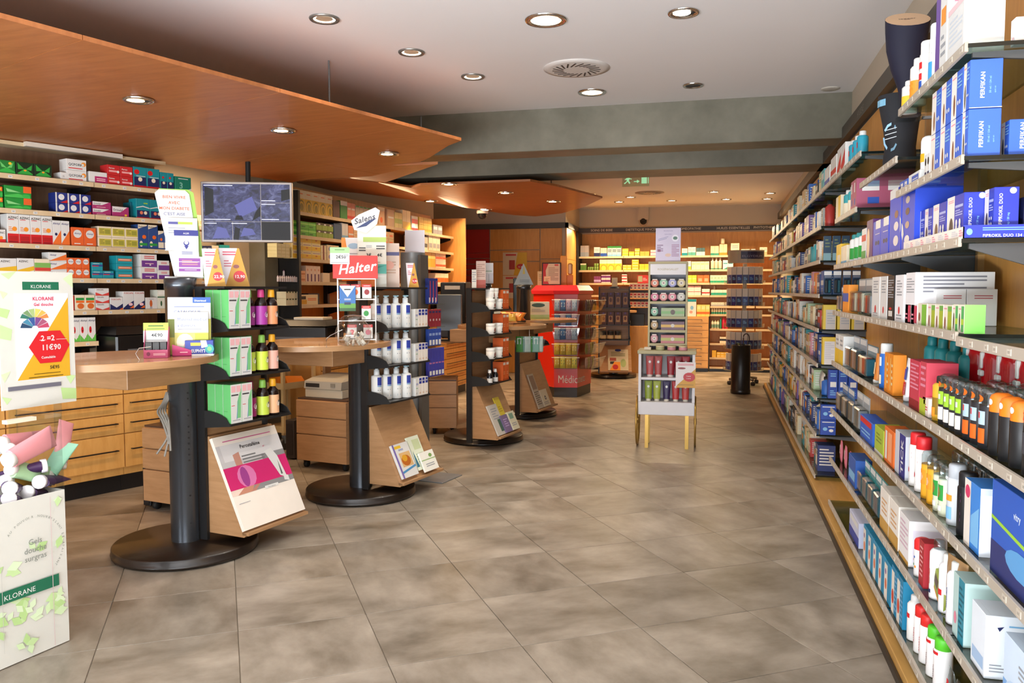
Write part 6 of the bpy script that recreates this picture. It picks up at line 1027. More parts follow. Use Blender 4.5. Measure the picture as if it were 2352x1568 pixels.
for k in range(4): place(C('#20405a', 'r 0 0 1 .3 #7aa0a8;l .2 .5 .8 .9 3 #6a7a5a', '', d=.02, name='comb_carton')(.05, .17), Vector((.72 + k * .06, 6.075, 1.608)), 0, f'dark slate carton facing the gap, third far shelf, {ORD[k]} from the aisle', 'slate cartons facing the gap')
# ================================================================ back wall shelving
BW = Wall((-2.45, 14.55), (1, 0), (0, -1), 'the partition')
def bs(px): return BW.s_of(px, 1.6)
bays = [(0.0, bs(1432)), (bs(1432), bs(1531)), (bs(1531), bs(1631)), (bs(1631), bs(1736)), (bs(1736), 3.40)]
shelf_unit(BW, bays, [2.0, 1.758, 1.53, 1.316], .30, 'wooden back wall shelving under the lettered band', 'panel', 'lip', tags=False, upr=False, edge=.03); bt = [o for o in COL.objects if o.name.startswith('shelving_unit')][-1]
for a, b in bays: prismw(MB(), BW, a + .004, b - .004, .305, .325, .06 if a > bays[2][0] + .1 else .97, 2.42, 'panel').build('back_panel', bt); prismw(MB(), BW, b - .006, b + .006, .288, .305, .06 if a > bays[2][0] + .1 else .97, 2.42, 'panel').build('divider', bt)
prismw(MB(), BW, -.02, .008, -.13, .305, .0, 2.43, 'black').build('upright', bt)
for z in (1.13, .99, .74, .49, .245, .08):
    for a, b in bays[3:]: s = prismw(MB(), BW, a + .01, b - .01, .004, .30, z - .02, z, 'panel').build('shelf', bt); prismw(MB(), BW, a + .01, b - .01, -.006, .004, z - .03, z + .004, 'lip').build('price_rail', s)
prismw(MB(), BW, bays[3][0] + .01, 3.4, .06, .30, 0, .058, 'black').build('kick_board', bt)
for k, (a, b) in enumerate(bays[:3]): drawer_unit(BW, a + .012, b - .012, -.12, .295, [.07, .20, .33, .46, .59, .72, .84, .95], 'maple drawer cabinet under the back shelves, ' + ORD[k] + ' from the partition', hl=.34, kick=.06)
def W3(c, t='W', nm='herbal_carton'): return C(t, f'r 0 0 1 .4 {c};l .15 .55 .85 .85 2 s', name=nm)
A = 'top shelf, back unit'
row(BW, 2.0, [
    (1333, 1352, 26, 2, 1, W3('#8a94a0', '#a89c98'), 'grey blue carton'), (1364, 1378, 22, 1, 1, W3('n'), 'white and navy carton'), (1379, 1394, 20, 2, 1, W3('b', 'c'), 'cream and blue carton'), (1395, 1427, 24, 3, 1, C('W', 'r 0 .82 1 1 g;r 0 0 1 .2 a;l .1 .4 .9 .7 2 d', name='baby_care_carton'), 'white carton with green top'),
    (1429, 1443, 18, 1, 3, C('#e8c03a', 'r 0 .1 1 .2 c', name='dietetic_carton'), 'yellow carton'), (1444, 1457, 11, 1, 2, C('#e8c03a', 'r 0 .1 1 .2 c', name='dietetic_carton'), 'low yellow carton'), (1458, 1469, 18, 1, 3, C('#e0b83a', 'r 0 .1 1 .3 c', name='dietetic_carton'), 'golden carton'), (1470, 1491, 11, 2, 2, C('#d0b04a', '', name='dietetic_carton'), 'dull gold carton'), (1494, 1507, 14, 1, 2, W3('q'), 'white and rose carton'),
    (1566, 1579, 17, 1, 1, W3('t'), 'white carton with teal foot'), (1580, 1598, 20, 2, 1, W3('#5aa89a'), 'white and sea green carton'), (1599, 1619, 18, 3, 1, C('#4a6a6a', 'r 0 0 1 .5 W', name='oil_carton'), 'slate and white carton'), (1632, 1651, 22, 2, 1, C('#e6d2a6', 'r 0 0 1 .25 #2a8a72', name='oil_carton'), 'cream carton with emerald foot'), (1652, 1670, 26, 2, 1, C('#e8d2a4', 'r 0 0 1 .25 #e88a2a', name='oil_carton'), 'cream carton with orange foot'),
    (1655, 1664, 12, 1, 1, bottle('#f0dcb8', 'c', None, 'jar', 'oil_diffuser', 'diffuser', '', 12), 'round cream diffuser', {'lift': .20}), (1678, 1698, 28, 1, 1, W3('e', 'c'), 'tall cream carton'), (1702, 1722, 14, 2, 1, W3('e', '#f0e4c8'), 'low cream carton'), (1725, 1735, 14, 1, 1, W3('p'), 'white and purple carton'), (1745, 1762, 18, 2, 1, W3('e', '#f4ead0'), 'pale carton by the corner')], A)
A = 'second shelf, back unit'
row(BW, 1.758, [
    (1333, 1346, 16, 2, 1, C('#5a8a3a', 'r 0 .8 1 1 c', name='baby_food_carton'), 'leaf green carton'), (1349, 1363, 8, 3, 1, bottle('#6a8a3a', '#8aa85a', None, 'jar', 'baby_food_jar', 'jar', '', 10), 'small green jar'), (1364, 1375, 16, 2, 2, bottle('#6a8a3a', '#8aa85a', None, 'jar', 'baby_food_jar', 'jar', '', 10), 'stacked green jar'), (1377, 1428, 25, 3, 1, C('#f0e2c0', 'r 0 0 1 .62 #e8c22c;e .55 .2 .45 .35 #c8982a;e .55 .18 .34 .26 #f0d04a', name='dietetic_carton'), 'yellow and cream arc carton'),
    (1430, 1450, 12, 2, 2, C('#e8b82c', 'r .1 .6 .9 .8 c', name='dietetic_carton'), 'deep yellow carton'), (1451, 1467, 24, 1, 4, C('#e8b02a', 'r .1 .6 .9 .8 c', name='dietetic_carton'), 'amber carton'), (1468, 1492, 14, 2, 2, C('#e8b82c', '', name='dietetic_carton'), 'orange yellow carton'),
    (1576, 1587, 20, 1, 1, W3('l'), 'white and lime carton'), (1588, 1629, 19, 4, 1, C('#e8e4b8', 'l .1 .6 .9 .8 2 l', name='homeopathy_carton'), 'pale lime carton'), (1632, 1658, 27, 3, 1, bottle('#f0dcbc', '#f2e6d0', '#2a8a72', 'pump', 'massage_oil_bottle', 'bottle', '', 12, lab=(.04, .12)), 'cream pump bottle'), (1660, 1684, 22, 2, 1, C('W', 'p #2a8a72 0 0 1 0 1 .3;r .1 .6 .9 .7 t', name='oil_carton'), 'white carton with emerald corner')], A)
A = 'third shelf, back unit'
row(BW, 1.53, [(1364, 1380, 16, 3, 1, C('#7a3a6a', 'r 0 .2 1 .5 v', name='dietetic_carton'), 'plum carton'), (1381, 1402, 19, 2, 2, C('#6a2a72', 'r 0 0 1 .3 Q;r 0 .8 1 1 Q', name='dietetic_carton'), 'violet and rose carton'), (1428, 1440, 20, 1, 3, C('W', 'r 0 .3 1 .7 r', name='dietetic_carton'), 'white and red carton'), (1470, 1490, 12, 2, 2, W3('r'), 'flat white and red carton'),
    (1579, 1600, 18, 2, 1, C('#c8dc3a', 'r .1 .5 .9 .6 #e8f09a', name='homeopathy_carton'), 'bright lime carton'), (1601, 1629, 18, 2, 1, C('#e86a2a', 'r .2 .2 .8 .6 #f4a07a', name='homeopathy_carton'), 'bright orange carton'), (1631, 1670, 18, 5, 1, C('#dfe0bc', 'r 0 0 1 .3 #2a9a72;l .2 .5 .8 .8 2 #7a9a6a', name='oil_carton'), 'pale carton with green foot')], A)
row(BW, 1.316, [(1579, 1610, 22, 2, 2, C('#f0e0d4', 'r 0 .7 1 .85 #d85a5a;l .1 .3 .9 .4 1 q', name='homeopathy_carton'), 'white carton with coral line'), (1612, 1630, 15, 2, 1, C('#f0e0d4', 'r 0 .3 1 .5 r', name='homeopathy_carton'), 'white carton with red line'), (1633, 1669, 13, 4, 1, C('#f2e2cc', 'r 0 0 1 .5 #2a9a82', name='oil_carton'), 'low white and jade carton'), (1638, 1643, 22, 1, 1, bottle('#e8d0b0', 'c', None, 'slim', 'oil_bottle', 'bottle', '', 10), 'slim cream bottle', {'back': .08})], 'fourth shelf, back unit')
row(BW, .955, [(1579, 1599, 40, 1, 1, C('W', 'r 0 .85 1 1 t;e .5 .5 .2 .12 a;e .4 .25 .2 .08 #d89a8a', name='baby_care_carton'), 'tall white carton with teal head'), (1600, 1630, 27, 3, 1, C('#d8cf6a', 'r 0 .2 1 .4 o;r .1 .6 .9 .9 #e8e4a0', name='tea_carton'), 'yellow herbal tea carton')], 'drawer top, back unit', inset=-.08)
row(BW, 1.13, [(1633, 1670, 9, 6, 1, W3('s', 'c', 'oil_carton'), 'tiny grey and cream carton')], 'fifth shelf, back unit')
row(BW, .99, [(1633, 1670, 14, 7, 1, bottle('#e8d8b8', '#f2e8d0', '#2a8a72', 'slim', 'oil_vial', 'vial', '', 8, lab=(.05, .4)), 'small oil vial')], 'sixth shelf, back unit')
row(BW, .74, [(1633, 1652, 20, 3, 1, bottle('#e0dcc0', '#c8c8a0', '#7aa08a', 'slim', 'bath_bottle', 'bottle', '', 10), 'pale bath bottle'), (1653, 1657, 26, 1, 1, bottle('#2a9a82', '#2a9a82', None, 'slim', 'bath_bottle', 'bottle', '', 10), 'jade bath bottle'), (1658, 1672, 28, 2, 1, bottle('#d02a4a', '#d83a5a', None, 'slim', 'bath_bottle', 'bottle', '', 10), 'crimson bath bottle')], 'seventh shelf, back unit')
row(BW, .49, [(1653, 1672, 15, 4, 1, C('c', 'r 0 .4 1 .7 k', name='oil_carton'), 'checked cream carton')], 'eighth shelf, back unit')
row(BW, .245, [(1635, 1645, 16, 1, 3, C('#e8b62a', '', name='bath_salt_carton'), 'stacked yellow carton'), (1646, 1672, 12, 3, 2, C('#e8b62a', 'r .1 .5 .9 .7 c', name='bath_salt_carton'), 'yellow bath salt carton')], 'lowest shelf, back unit')
for x in (-1.9, -.9, .1): lamp('back_shelf_light', 'AREA', (x, 14.18, 2.44), 20, (1, .76, .46), (-.35, 0, 0), shape='RECTANGLE', size=.95, size_y=.08)
# ================================================================ red display island with acrylic baskets
PI_ = [(-2.477, 10.993), (-2.093, 10.52), (-1.79, 10.57), (-1.70, 11.15), (-1.98, 11.72), (-2.40, 11.62)]
t = thing('display_island', 'red octagonal display island with white lettering near the floor', 'display island')
ctr = Vector((sum(p[0] for p in PI_) / 6, sum(p[1] for p in PI_) / 6)); sc2 = lambda k: [tuple(ctr + (Vector(p) - ctr) * k) for p in PI_]
MB().prism(sc2(.98), 0, .13, '#2c2520').build('plinth', t); MB().prism(PI_, .13, 1.35, 'redbox').build('body', t)
b = MB(); b.loft([[(x, y, 1.352) for x, y in sc2(1.05)], [(x, y, 1.40) for x, y in sc2(1.08)], [(x, y, 1.47) for x, y in sc2(.92)]], paint('#e2303a', .3)); b.build('sloped_lid', t)
a, c_ = Vector(PI_[1]), Vector(PI_[2]); d = (c_ - a).normalized(); nn = Vector((d.y, -d.x)); b = MB()
tw_ = text_width('Médicaments'); e_ = Vector(PI_[3])
def wrapP(X, Y):
    L1_ = (c_ - a).length; u = X
    if u <= L1_: q = a + d * u + nn * .002
    else: d2 = (e_ - c_).normalized(); q = c_ + d2 * (u - L1_) + Vector((d2.y, -d2.x)) * .002
    return (q.x, q.y, Y)
b.text('Médicaments', .05, .19, .145, '#e8ded6', wrapP, 'n', 'l', 0, .74); b.build('lettering', t)
def basket(p, rz, w, d, h, label, n, cols, grp, flare=.03):
    t = thing('acrylic_basket', label, 'basket', p, rz); k = lambda f, z: [(-w / 2 - f, -d - f, z), (w / 2 + f, -d - f, z), (w / 2 + f, 0, z), (-w / 2 - f, 0, z)]
    MB().loft([k(0, 0), k(flare, h)], 'acrylic', False, False).build('basket_wall', t); MB().box(-w / 2, -d, 0, w / 2, 0, .004, 'acrylic').build('basket_floor', t); MB().tube([(-w / 2 - flare, -d - flare, h), (w / 2 + flare, -d - flare, h)], .004, paint('#d8d4cc', .2), 6).build('rim', t)
    for i in range(n):
        c = cols[i % len(cols)]; q = Vector(p) + Matrix.Rotation(rz, 3, 'Z') @ Vector((-w / 2 + w * (i + .5) / n, -d * .5, .006)); place(FT_.setdefault(('bk', c, n), pouch(c[1], f'r .2 .35 .8 .7 {c[2]}', 'sweet_bag', 'sweet bag', .22)(w / n * 1.0, h * 1.02)), q, rz, f'{c[0]} bag in the {label.split(",")[0]}, {ORD[i]}', grp)
ang = math.atan2(d.y, d.x); mid = (a + c_) / 2 + nn * .005
BL, YL_ = [('pale blue', '#a8bcd8', '#4a6aa8'), ('blue', '#3a6aa8', '#dfe4ea'), ('lilac', '#b8a8c8', '#6a5a8a')], [('yellow', '#d8b83a', '#c8502a'), ('gold', '#c8a83a', '#e8e0b0')]
for k, (z, cols, nm) in enumerate([(1.13, BL, 'top front basket'), (.94, BL[1:], 'second front basket'), (.76, BL, 'third front basket'), (.56, YL_, 'fourth front basket'), (.385, [YL_[1], ('lemon', '#d8c84a', '#4a6a4a')], 'lowest front basket')]):
    basket((mid.x, mid.y, z), ang, .30, .12, .15, nm + ', red island, clear acrylic', 4, cols, 'bags in the ' + nm)
d2 = (e_ - c_).normalized(); n2 = Vector((d2.y, -d2.x)); mid2 = (c_ + e_) / 2 + n2 * .005; ang2 = math.atan2(d2.y, d2.x)
DK = [('dark plum', '#4a2a34', '#8a5a5a'), ('brown', '#5a4234', '#a88a6a'), ('wine', '#6a2430', '#9a6a6a')]; TN = [('olive', '#8a7a3a', '#c8b870'), ('rosy', '#b88a7a', '#d8c0a8'), ('straw', '#b8a05a', '#d8cca0')]
for k, (z, cols, nm) in enumerate([(1.13, DK, 'top side basket'), (.94, DK[1:], 'second side basket'), (.76, DK, 'third side basket'), (.56, TN, 'fourth side basket'), (.37, TN[1:], 'lowest side basket')]):
    basket((mid2.x, mid2.y, z), ang2, .44, .16, .14, nm + ', red island, clear acrylic', 5, cols, 'bags in the ' + nm, .05)
# on the lid
z = 1.4715
b = MB(); b.box(-.13, 0, 0, .13, .012, .31, '#241410', .003); b.decals('r .06 .05 .94 .95 #cfc2ac;p #b02a30 .06 .05 .38 .05 .22 .35 .2 .65 .34 .95 .06 .95;r .66 .86 .86 .92 #c8242c;l .34 .2 .86 .8 9 #9a8a78', lambda x, y, o: (x - .13, -o, y), .26, .31); o = b.build('framed_certificate', None, (-2.215, 10.93, z), .15); o.rotation_euler.x = -.12; tag(o, 'dark framed red and cream certificate standing on the red island', 'framed certificate')
b = MB(); b.box(-.085, 0, 0, .0, .10, .40, '#e0981e', .004); b.box(.0, .02, 0, .085, .10, .14, '#e0881e', .004); o = b.build('back_box', None, None); t = thing('gold_display', 'tall amber cardboard display on the red island', 'display', (-2.02, 11.02, z), .15); o.parent = t
MB().box(.01, .0, .14, .08, .09, .30, paint('#d8b070', .3), .02).build('puffed_pack', t)
for dx, w_, h_, c, lb in ((-.27, .09, .12, '#e4cfa8', 'small cream card on the red island, before the certificate'), (-.36, .10, .19, '#c8b48a', 'patterned cream carton on the red island edge')):
    place(C(c, 'l .2 .3 .8 .8 4 #a88a5a', d=.05, name='tea_carton')(w_, h_), Vector((-2.0 + dx, 10.96 - .25 * dx - .1, z)), .15, lb)
b = MB(); b.box(-.12, 0, 0, .12, .004, .34, '#ddd0b4', .001); b.decals('p #e0b82a .62 1 1 1 1 0 .45 0;r .12 .86 .55 .93 #c8343a;r .26 .25 .5 .66 #b03a34;c .74 .38 .17 #c8242a;u .64 .33 .09 W 9,90', lambda x, y, o: (x - .12, -o, y), .24, .34)
for k, (z1, lb) in enumerate(((1.66, 'cream and yellow promotion poster on the wooden partition, upper one'), (1.27, 'cream and yellow promotion poster on the wooden partition, lower one'))):
    q = YP(1183, 600, YB); o = bpy.data.objects.new('promotion_poster', b.mesh('promotion_poster')) if k == 0 else bpy.data.objects.new('promotion_poster', pm); pm = o.data; COL.objects.link(o); o.location = (q.x, YB - .012, z1); o.scale = (1.75, 1, 1.12); tag(o, lb, 'poster')
# ================================================================ soap trolley in the aisle
TX, TY = -.443, 7.30; t = thing('soap_trolley', 'white and sage soap trolley with gold legs standing in the aisle', 'trolley', (TX, TY, 0), math.radians(1.5)); TR = Matrix.Translation((TX, TY, 0)) @ Matrix.Rotation(math.radians(1.5), 4, 'Z')
wp_ = paint('#d4d0d2', .45)
for x in (-.185, .165):
    for y in (.02, .26): MB().prism([(x, y), (x + .03, y), (x + .03, y + .03), (x, y + .03)], 0, .30, 'gold').build('leg', t)
for x in (-.258, .252):
    w_ = thing_w = MB(); w_.X = Matrix.Translation((x, .16, .23)) @ Matrix.Rotation(PI / 2, 4, 'Y'); w_.lathe([(.215, -.008), (.228, -.008), (.228, .008), (.215, .008), (.215, -.008)], 'gold', 32, cap=False)
    for k in range(8): a_ = k * PI / 4; w_.tube([(.02 * math.cos(a_), .02 * math.sin(a_), 0), (.216 * math.cos(a_), .216 * math.sin(a_), 0)], .004, 'gold', 6)
    w_.lathe([(0, -.012), (.03, -.012), (.03, .012), (0, .012)], 'gold', 14); w_.build('wheel', t)
cab = MB(); cab.box(-.245, .0, .30, .245, .31, .415, wp_, .003); cab.build('base_box', t)
for x in (-.245, .222): MB().box(x, 0, .416, x + .023, .31, .84, wp_).build('side_panel', t)
MB().box(-.221, .29, .416, .221, .31, .84, wp_).build('back_panel', t); MB().box(-.221, .005, .612, .221, .29, .632, wp_).build('shelf', t); MB().box(-.255, -.01, .841, .255, .32, .872, 'sage', .003).build('deck', t)
for x in (-.172, .155): MB().box(x, .10, .873, x + .017, .28, 1.655, 'sage').build('tower_side', t)
MB().box(-.155, .27, .873, .155, .28, 1.655, paint('#8d8d98', .5)).build('tower_back', t)
TZ = [1.427, 1.304, 1.17, 1.05, .93]
for z in TZ: MB().box(-.155, .095, z - .022, .155, .27, z, 'sage').build('tower_shelf', t)
hd = MB().box(-.155, .092, 1.54, .155, .10, 1.635, wp_); hd.decals('T .5 .42 .26 #a89a70 ROGER&GALLET', lambda x, y, o: (x - .155, .092 - o, y + 1.54), .31, .095); hd.build('header_sign', t); MB().box(-.172, .09, 1.636, .172, .28, 1.656, 'sage').build('tower_top', t)
def soap(col): 
    return lambda w, h: Tpl('boxed_soap', [('boxed_soap', MB().prism([(.5 * w * math.cos(a * PI / 4 + PI / 8), .5 * w * math.sin(a * PI / 4 + PI / 8)) for a in range(8)], 0, h, 'W').mesh('x'))], 'soap')
def soap_t(col, w, h):
    b = MB(); b.X = Matrix.Translation((0, 0, h / 2)) @ Matrix.Rotation(PI / 2, 4, 'X'); n = 8; b.loft([[(w * .5 * k * math.cos(a * PI / 4 + PI / 8), h * .468 * k * math.sin(a * PI / 4 + PI / 8), z) for a in range(n)] for k, z in ((.85, 0), (1.06, .008), (1.06, .04), (.9, .046))], col)
    b.X = Matrix.Identity(4); b.decals('c .5 .5 .24 #d8d0c4;c .5 .5 .12 #8a8078;r .2 .86 .8 .95 #e8e0d4', lambda x, y, o: (x - w / 2, -.0465 - o, y), w, h); return Tpl('boxed_soap', [('boxed_soap', b.mesh('boxed_soap'))], 'soap')
for r, cs in enumerate(([('#c8745a', 'coral'), ('#8ab89a', 'mint'), ('#9a9ac8', 'lilac'), ('#c8b88a', 'cream')], [('#c06a84', 'deep rose'), ('#cc8a8a', 'rose'), ('#c87a8a', 'pink'), ('#b8b8b0', 'grey white')])):
    for k, (c, nm) in enumerate(cs): place(soap_t(c, .072, .078), TR @ Vector((-.115 + k * .077, .15, TZ[r] + .0006)), math.radians(1.5), f'{nm} octagonal boxed soap, {["top", "second"][r]} tier of the soap trolley')
for r, (c1, nm1, c2, sp, nm2) in enumerate([('#7aa890', 'mint green', '#9aa882', 'r 0 .3 1 .62 #7aa86a;e .5 .5 .1 .3 #5a4a44', 'long mint soap box with dark seal'), ('#a88a62', 'tan', '#6a4a5a', 'r 0 .3 1 .62 #c8a04a;c .5 .5 .08 #c8c0b4', 'long plum and gold soap box'), ('#c08a90', 'rosy', '#b0686a', 'r 0 .3 1 .66 #a8a85a;c .5 .5 .08 #c8c0b4', 'long coral and olive soap box')]):
    place(soap_t(c1, .066, .085), TR @ Vector((-.115, .15, TZ[2 + r] + .0006)), math.radians(1.5), f'{nm1} boxed soap beside a long box, {["third", "fourth", "lowest"][r]} tier of the trolley')
    place(C(c2, sp, d=.06, name='soap_box', cat='soap box')(.205, .075), TR @ Vector((.045, .11, TZ[2 + r] + .0006)), math.radians(1.5), f'{nm2}, {["third", "fourth", "lowest"][r]} tier of the soap trolley')
for k, (c, nm) in enumerate((('#a8a47a', 'olive'), ('#c0848a', 'rose'), ('#c88a90', 'pink'))): place(bottle(c, '#c8b890', None, 'jar', 'soap_tin', 'tin', '', 16)(.075, .04), TR @ Vector((-.06 + k * .10, .05, .8725)), 0, f'small round {nm} tin on the trolley deck')
place(C('#c8b8a0', '', d=.05, name='soap_box', cat='soap box')(.06, .025), TR @ Vector((-.17, .05, .8725)), 0, 'small flat tan box on the trolley deck')
for k, (c, nm, x) in enumerate((('#b04a48', 'brick red', -.15), ('#a8423e', 'dull red', -.075), ('#8e1422', 'deep red', .035), ('#7e1020', 'dark red', .10), ('#9a1a26', 'crimson', .165))): place(tube(c, '#d8c8c0', 'c .5 .72 .16 W', 'shower_tube')(.072, .185), TR @ Vector((x, .08, .633)), math.radians(1.5), f'{nm} shower gel tube, upper compartment of the soap trolley')
for k, (c, nm, x) in enumerate((('#8a9a2a', 'olive green', -.16), ('#a0aa3a', 'lime', -.085), ('#2a1a4a', 'navy', .0), ('#b02a2a', 'scarlet', .08), ('#b83a34', 'vermilion', .165))): place(tube(c, '#cfc8b8', 'c .5 .72 .16 W', 'shower_tube')(.07, .18), TR @ Vector((x, .08, .416)), math.radians(1.5), f'{nm} shower gel tube, lower compartment of the soap trolley')
b = MB().box(-.085, 0, 0, .085, .003, .225, '#dcd4d2'); b.decals('p #c8922a 1 .75 1 0 .0 0 .1 .12;e .68 .42 .30 .18 #b8222a;U .66 .44 .06 W 3 pour;U .66 .35 .05 W 2 euros;l .1 .86 .9 .95 2 #c84a5a;e .3 .76 .2 .04 #8a3a3a;l .1 .1 .9 .13 1 #5a4a2a', lambda x, y, o: (x - .085, -o, y), .17, .225); tag(b.build('promotion_card', None, TR @ Vector((.165, -.014, .55)), math.radians(1.5)), 'white and ochre promotion card with red hexagon on the soap trolley', 'price card')
b = MB().box(-.11, 0, 0, .11, .003, .30, '#cfc4da'); b.decals('T .5 .90 .045 #8a7aa8 PROMOTION;T .5 .80 .045 #8a7aa8 NOUVEAU;c .78 .70 .14 #e8e4ee;e .78 .7 .09 .05 #5a7a6a;p #5a6a9a .1 .66 .5 .74 .5 .75 .1 .67;p #5a6a9a .1 .62 .45 .69 .45 .7 .1 .63;l .06 .3 .3 .52 4 #8a6a8a;l .64 .15 .94 .52 8 #a87a9a;e .5 .2 .12 .05 #d8b8a8;r .08 .3 .2 .36 #8a4a6a', lambda x, y, o: (x - .11, -o, y), .22, .30); tag(b.build('promotion_poster', None, TR @ Vector((-.005, .18, 1.6565)), math.radians(1.5)), 'pale violet offer poster standing on the soap trolley tower', 'poster')
# ================================================================ toothbrush carousel, umbrella stand
cx, cy = .36, 12.72; t = thing('toothbrush_carousel', 'round clear toothbrush carousel with dark headed sign, by the aisle end', 'carousel', (cx, cy, 0))
MB().lathe([(.03, .12), (.03, 1.80)], '#8a8078', 12).build('core', t)
for k in range(4): a_ = k * PI / 2 + .6; MB().tube([(0, 0, .11), (.24 * math.cos(a_), .24 * math.sin(a_), .08)], .02, '#6a5a50', 8).build('foot_arm', t); MB().lathe([(0, 0), (.03, .005), (.035, .03), (.03, .055), (0, .06)], '#2c2420', 12, (.24 * math.cos(a_), .24 * math.sin(a_))).build('castor', t)
TIER = [1.50, 1.18, .86, .54, .22]
for z in TIER:
    s = MB().lathe([(.05, z - .006), (.29, z - .006), (.295, z), (.29, z + .002), (.05, z + .002)], 'acrylic', 28).build('tier', t); MB().lathe([(.293, z), (.296, z + .05)], 'acrylic', 28, cap=False).build('tier_lip', s)
b = MB()
P = lambda x, y, o: ((.292 + o) * math.sin((x * 1.45 - .30) / .292), -(.292 + o) * math.cos((x * 1.45 - .30) / .292), 1.80 + y)
for k in range(14): b.quad([P(.44 * u, v * .19, 0) for u, v in ((k / 14, 0), ((k + 1) / 14, 0), ((k + 1) / 14, 1), (k / 14, 1))], '#a0907a')
for k in range(8): b.quad([P(.16 + .26 * u, .06 + v * .11, .001) for u, v in ((k / 8, 0), ((k + 1) / 8, 0), ((k + 1) / 8, 1), (k / 8, 1))], '#241c3c')
b.text('ELGYDIUM', .17, .085, .046, '#8a8296', lambda X, Y: P(X, Y, .002), 'n'); b.quad([P(x, y, .001) for x, y in ((.02, .13), (.13, .13), (.13, .17), (.02, .17))], '#8ab85a'); b.build('header_sign', t)
TB = lambda c, s: C(c, f'r 0 0 1 .52 {s};r .1 .55 .9 .95 #c8bfb2;l .2 .2 .8 .4 3 a', d=.03, name='toothbrush_carton')
for ti, z in enumerate(TIER):
    for k in range(9):
        a_ = -PI / 2 - 1.35 + k * .34; c, s, nm = [('#c8c0b8', '#1e2458', 'navy'), ('#c8c0b8', '#26307a', 'blue'), ('#b8a89a', '#5a2a3a', 'plum')][(k + ti) % 3 if k > 5 else (k + ti) % 2]
        place(TB(c, s)(.078, .245), Vector((cx + .255 * math.cos(a_), cy + .255 * math.sin(a_), z + .003)), a_ + PI / 2, f'{nm} toothbrush carton, {["top", "second", "third", "fourth", "lowest"][ti]} carousel tier, {ORD[k]} around from the drawers', f'toothbrush cartons on the {["top", "second", "third", "fourth", "lowest"][ti]} carousel tier')
ux, uy = .295, 11.56; t = thing('umbrella_stand', 'tall black cylindrical umbrella stand in the aisle', 'umbrella stand', (ux, uy, 0))
MB().lathe([(.12, .0), (.132, .004), (.132, .05), (.128, .055), (.128, .655), (.132, .66), (.124, .662), (.12, .655), (.118, .05), (0, .05)], paint('#1d1713', .35), 28, cap=False).build('cylinder', t); MB().lathe([(.1325, .01), (.1335, .012), (.1335, .05), (.1325, .052)], paint('#2a211b', .3), 28, cap=False).build('foot_band', t)
t = thing('umbrella', 'dark umbrella with a curved brown handle in the stand', 'umbrella', (ux + .02, uy + .01, .055)); MB().tube([(0, 0, 0), (.01, 0, .62)], .018, '#16181c', 10).build('canopy', t)
MB().tube([(.01, 0, .62), (.008, 0, .70)] + [(.045 - .04 * math.cos(a * PI / 8), 0, .70 + .06 * math.sin(a * PI / 8)) for a in range(1, 9)] + [(.086, 0, .67)], .008, '#3a2016', 8).build('handle', t)
for k in range(2): tag(MB().tube([(0, 0, 0), (.02 - .05 * k, 0, .63)], .017, ['#6a6a2a', '#2a2c30'][k], 8).build('folded_umbrella', None, (ux - .05 + .03 * k, uy - .02 + .05 * k, .055)), ['olive folded umbrella tip in the umbrella stand', 'black folded umbrella in the umbrella stand'][k], 'umbrella')
# ================================================================ fifth counter unit by the back wall
U5 = Unit(-1.66, 13.30, -80); counter(U5, 'fifth counter unit with dark goods, close to the back wall', True, (-.25, .25), (.62, .86, 1.13), topc=(-.42, 0), tsz=(.34, .40), apr=(-.6, -.2, .0, .2), th=1.45, easel=.52)
for si, z in enumerate((.62, .86, 1.13)):
    for k in range(4 if si else 3): on_shelf(U5, z, -.18 + k * .115, [bottle('#1c1416', '#16181c', '#c8b48a', 'jar', 'coffee_jar', 'jar', '', 12), C('#4a2a26', 'r .2 .2 .8 .7 #a8845a;e .5 .5 .2 .15 #5a2a20;c .5 .9 .15 #4a3a7a', name='chocolate_carton'), C('#3c2430', 'r .2 .2 .8 .7 #8a6a4a;e .5 .5 .2 .15 #4a2a2a;c .5 .9 .15 #4a3a7a', name='chocolate_carton')][si], .10, [.14, .20, .24][si], f"dark brown goods item, {['bottom', 'middle', 'top'][si]} shelf of the fifth unit, {ORD[k]} from the partition", f"dark goods on the {['bottom', 'middle', 'top'][si]} shelf of the fifth unit")
easel_print(U5, 'brochure', 'round-topped cream promotion board on the fifth easel', 'advert board', -.10, .22, .0, .82, 'e .5 .96 .16 .06 #2a3a7a;l .15 .66 .85 .9 3 #8a8a5a;r .08 .45 .4 .6 #b05a4a;r .1 .3 .32 .42 #2a2a2a;p O .08 .0 .6 0 .6 .4 .3 .4;c .36 .16 .14 #c8242a;e .75 .35 .14 .2 #a8b878', '#d0c4a4', .012)
place(C('#b8a98a', 'l .2 .3 .8 .8 4 s', d=.02, name='notice_carton')(.09, .14), U5.w(.2, 0, 1.4625), U5.rz + PI / 2, 'cream notice card standing on the fifth unit')
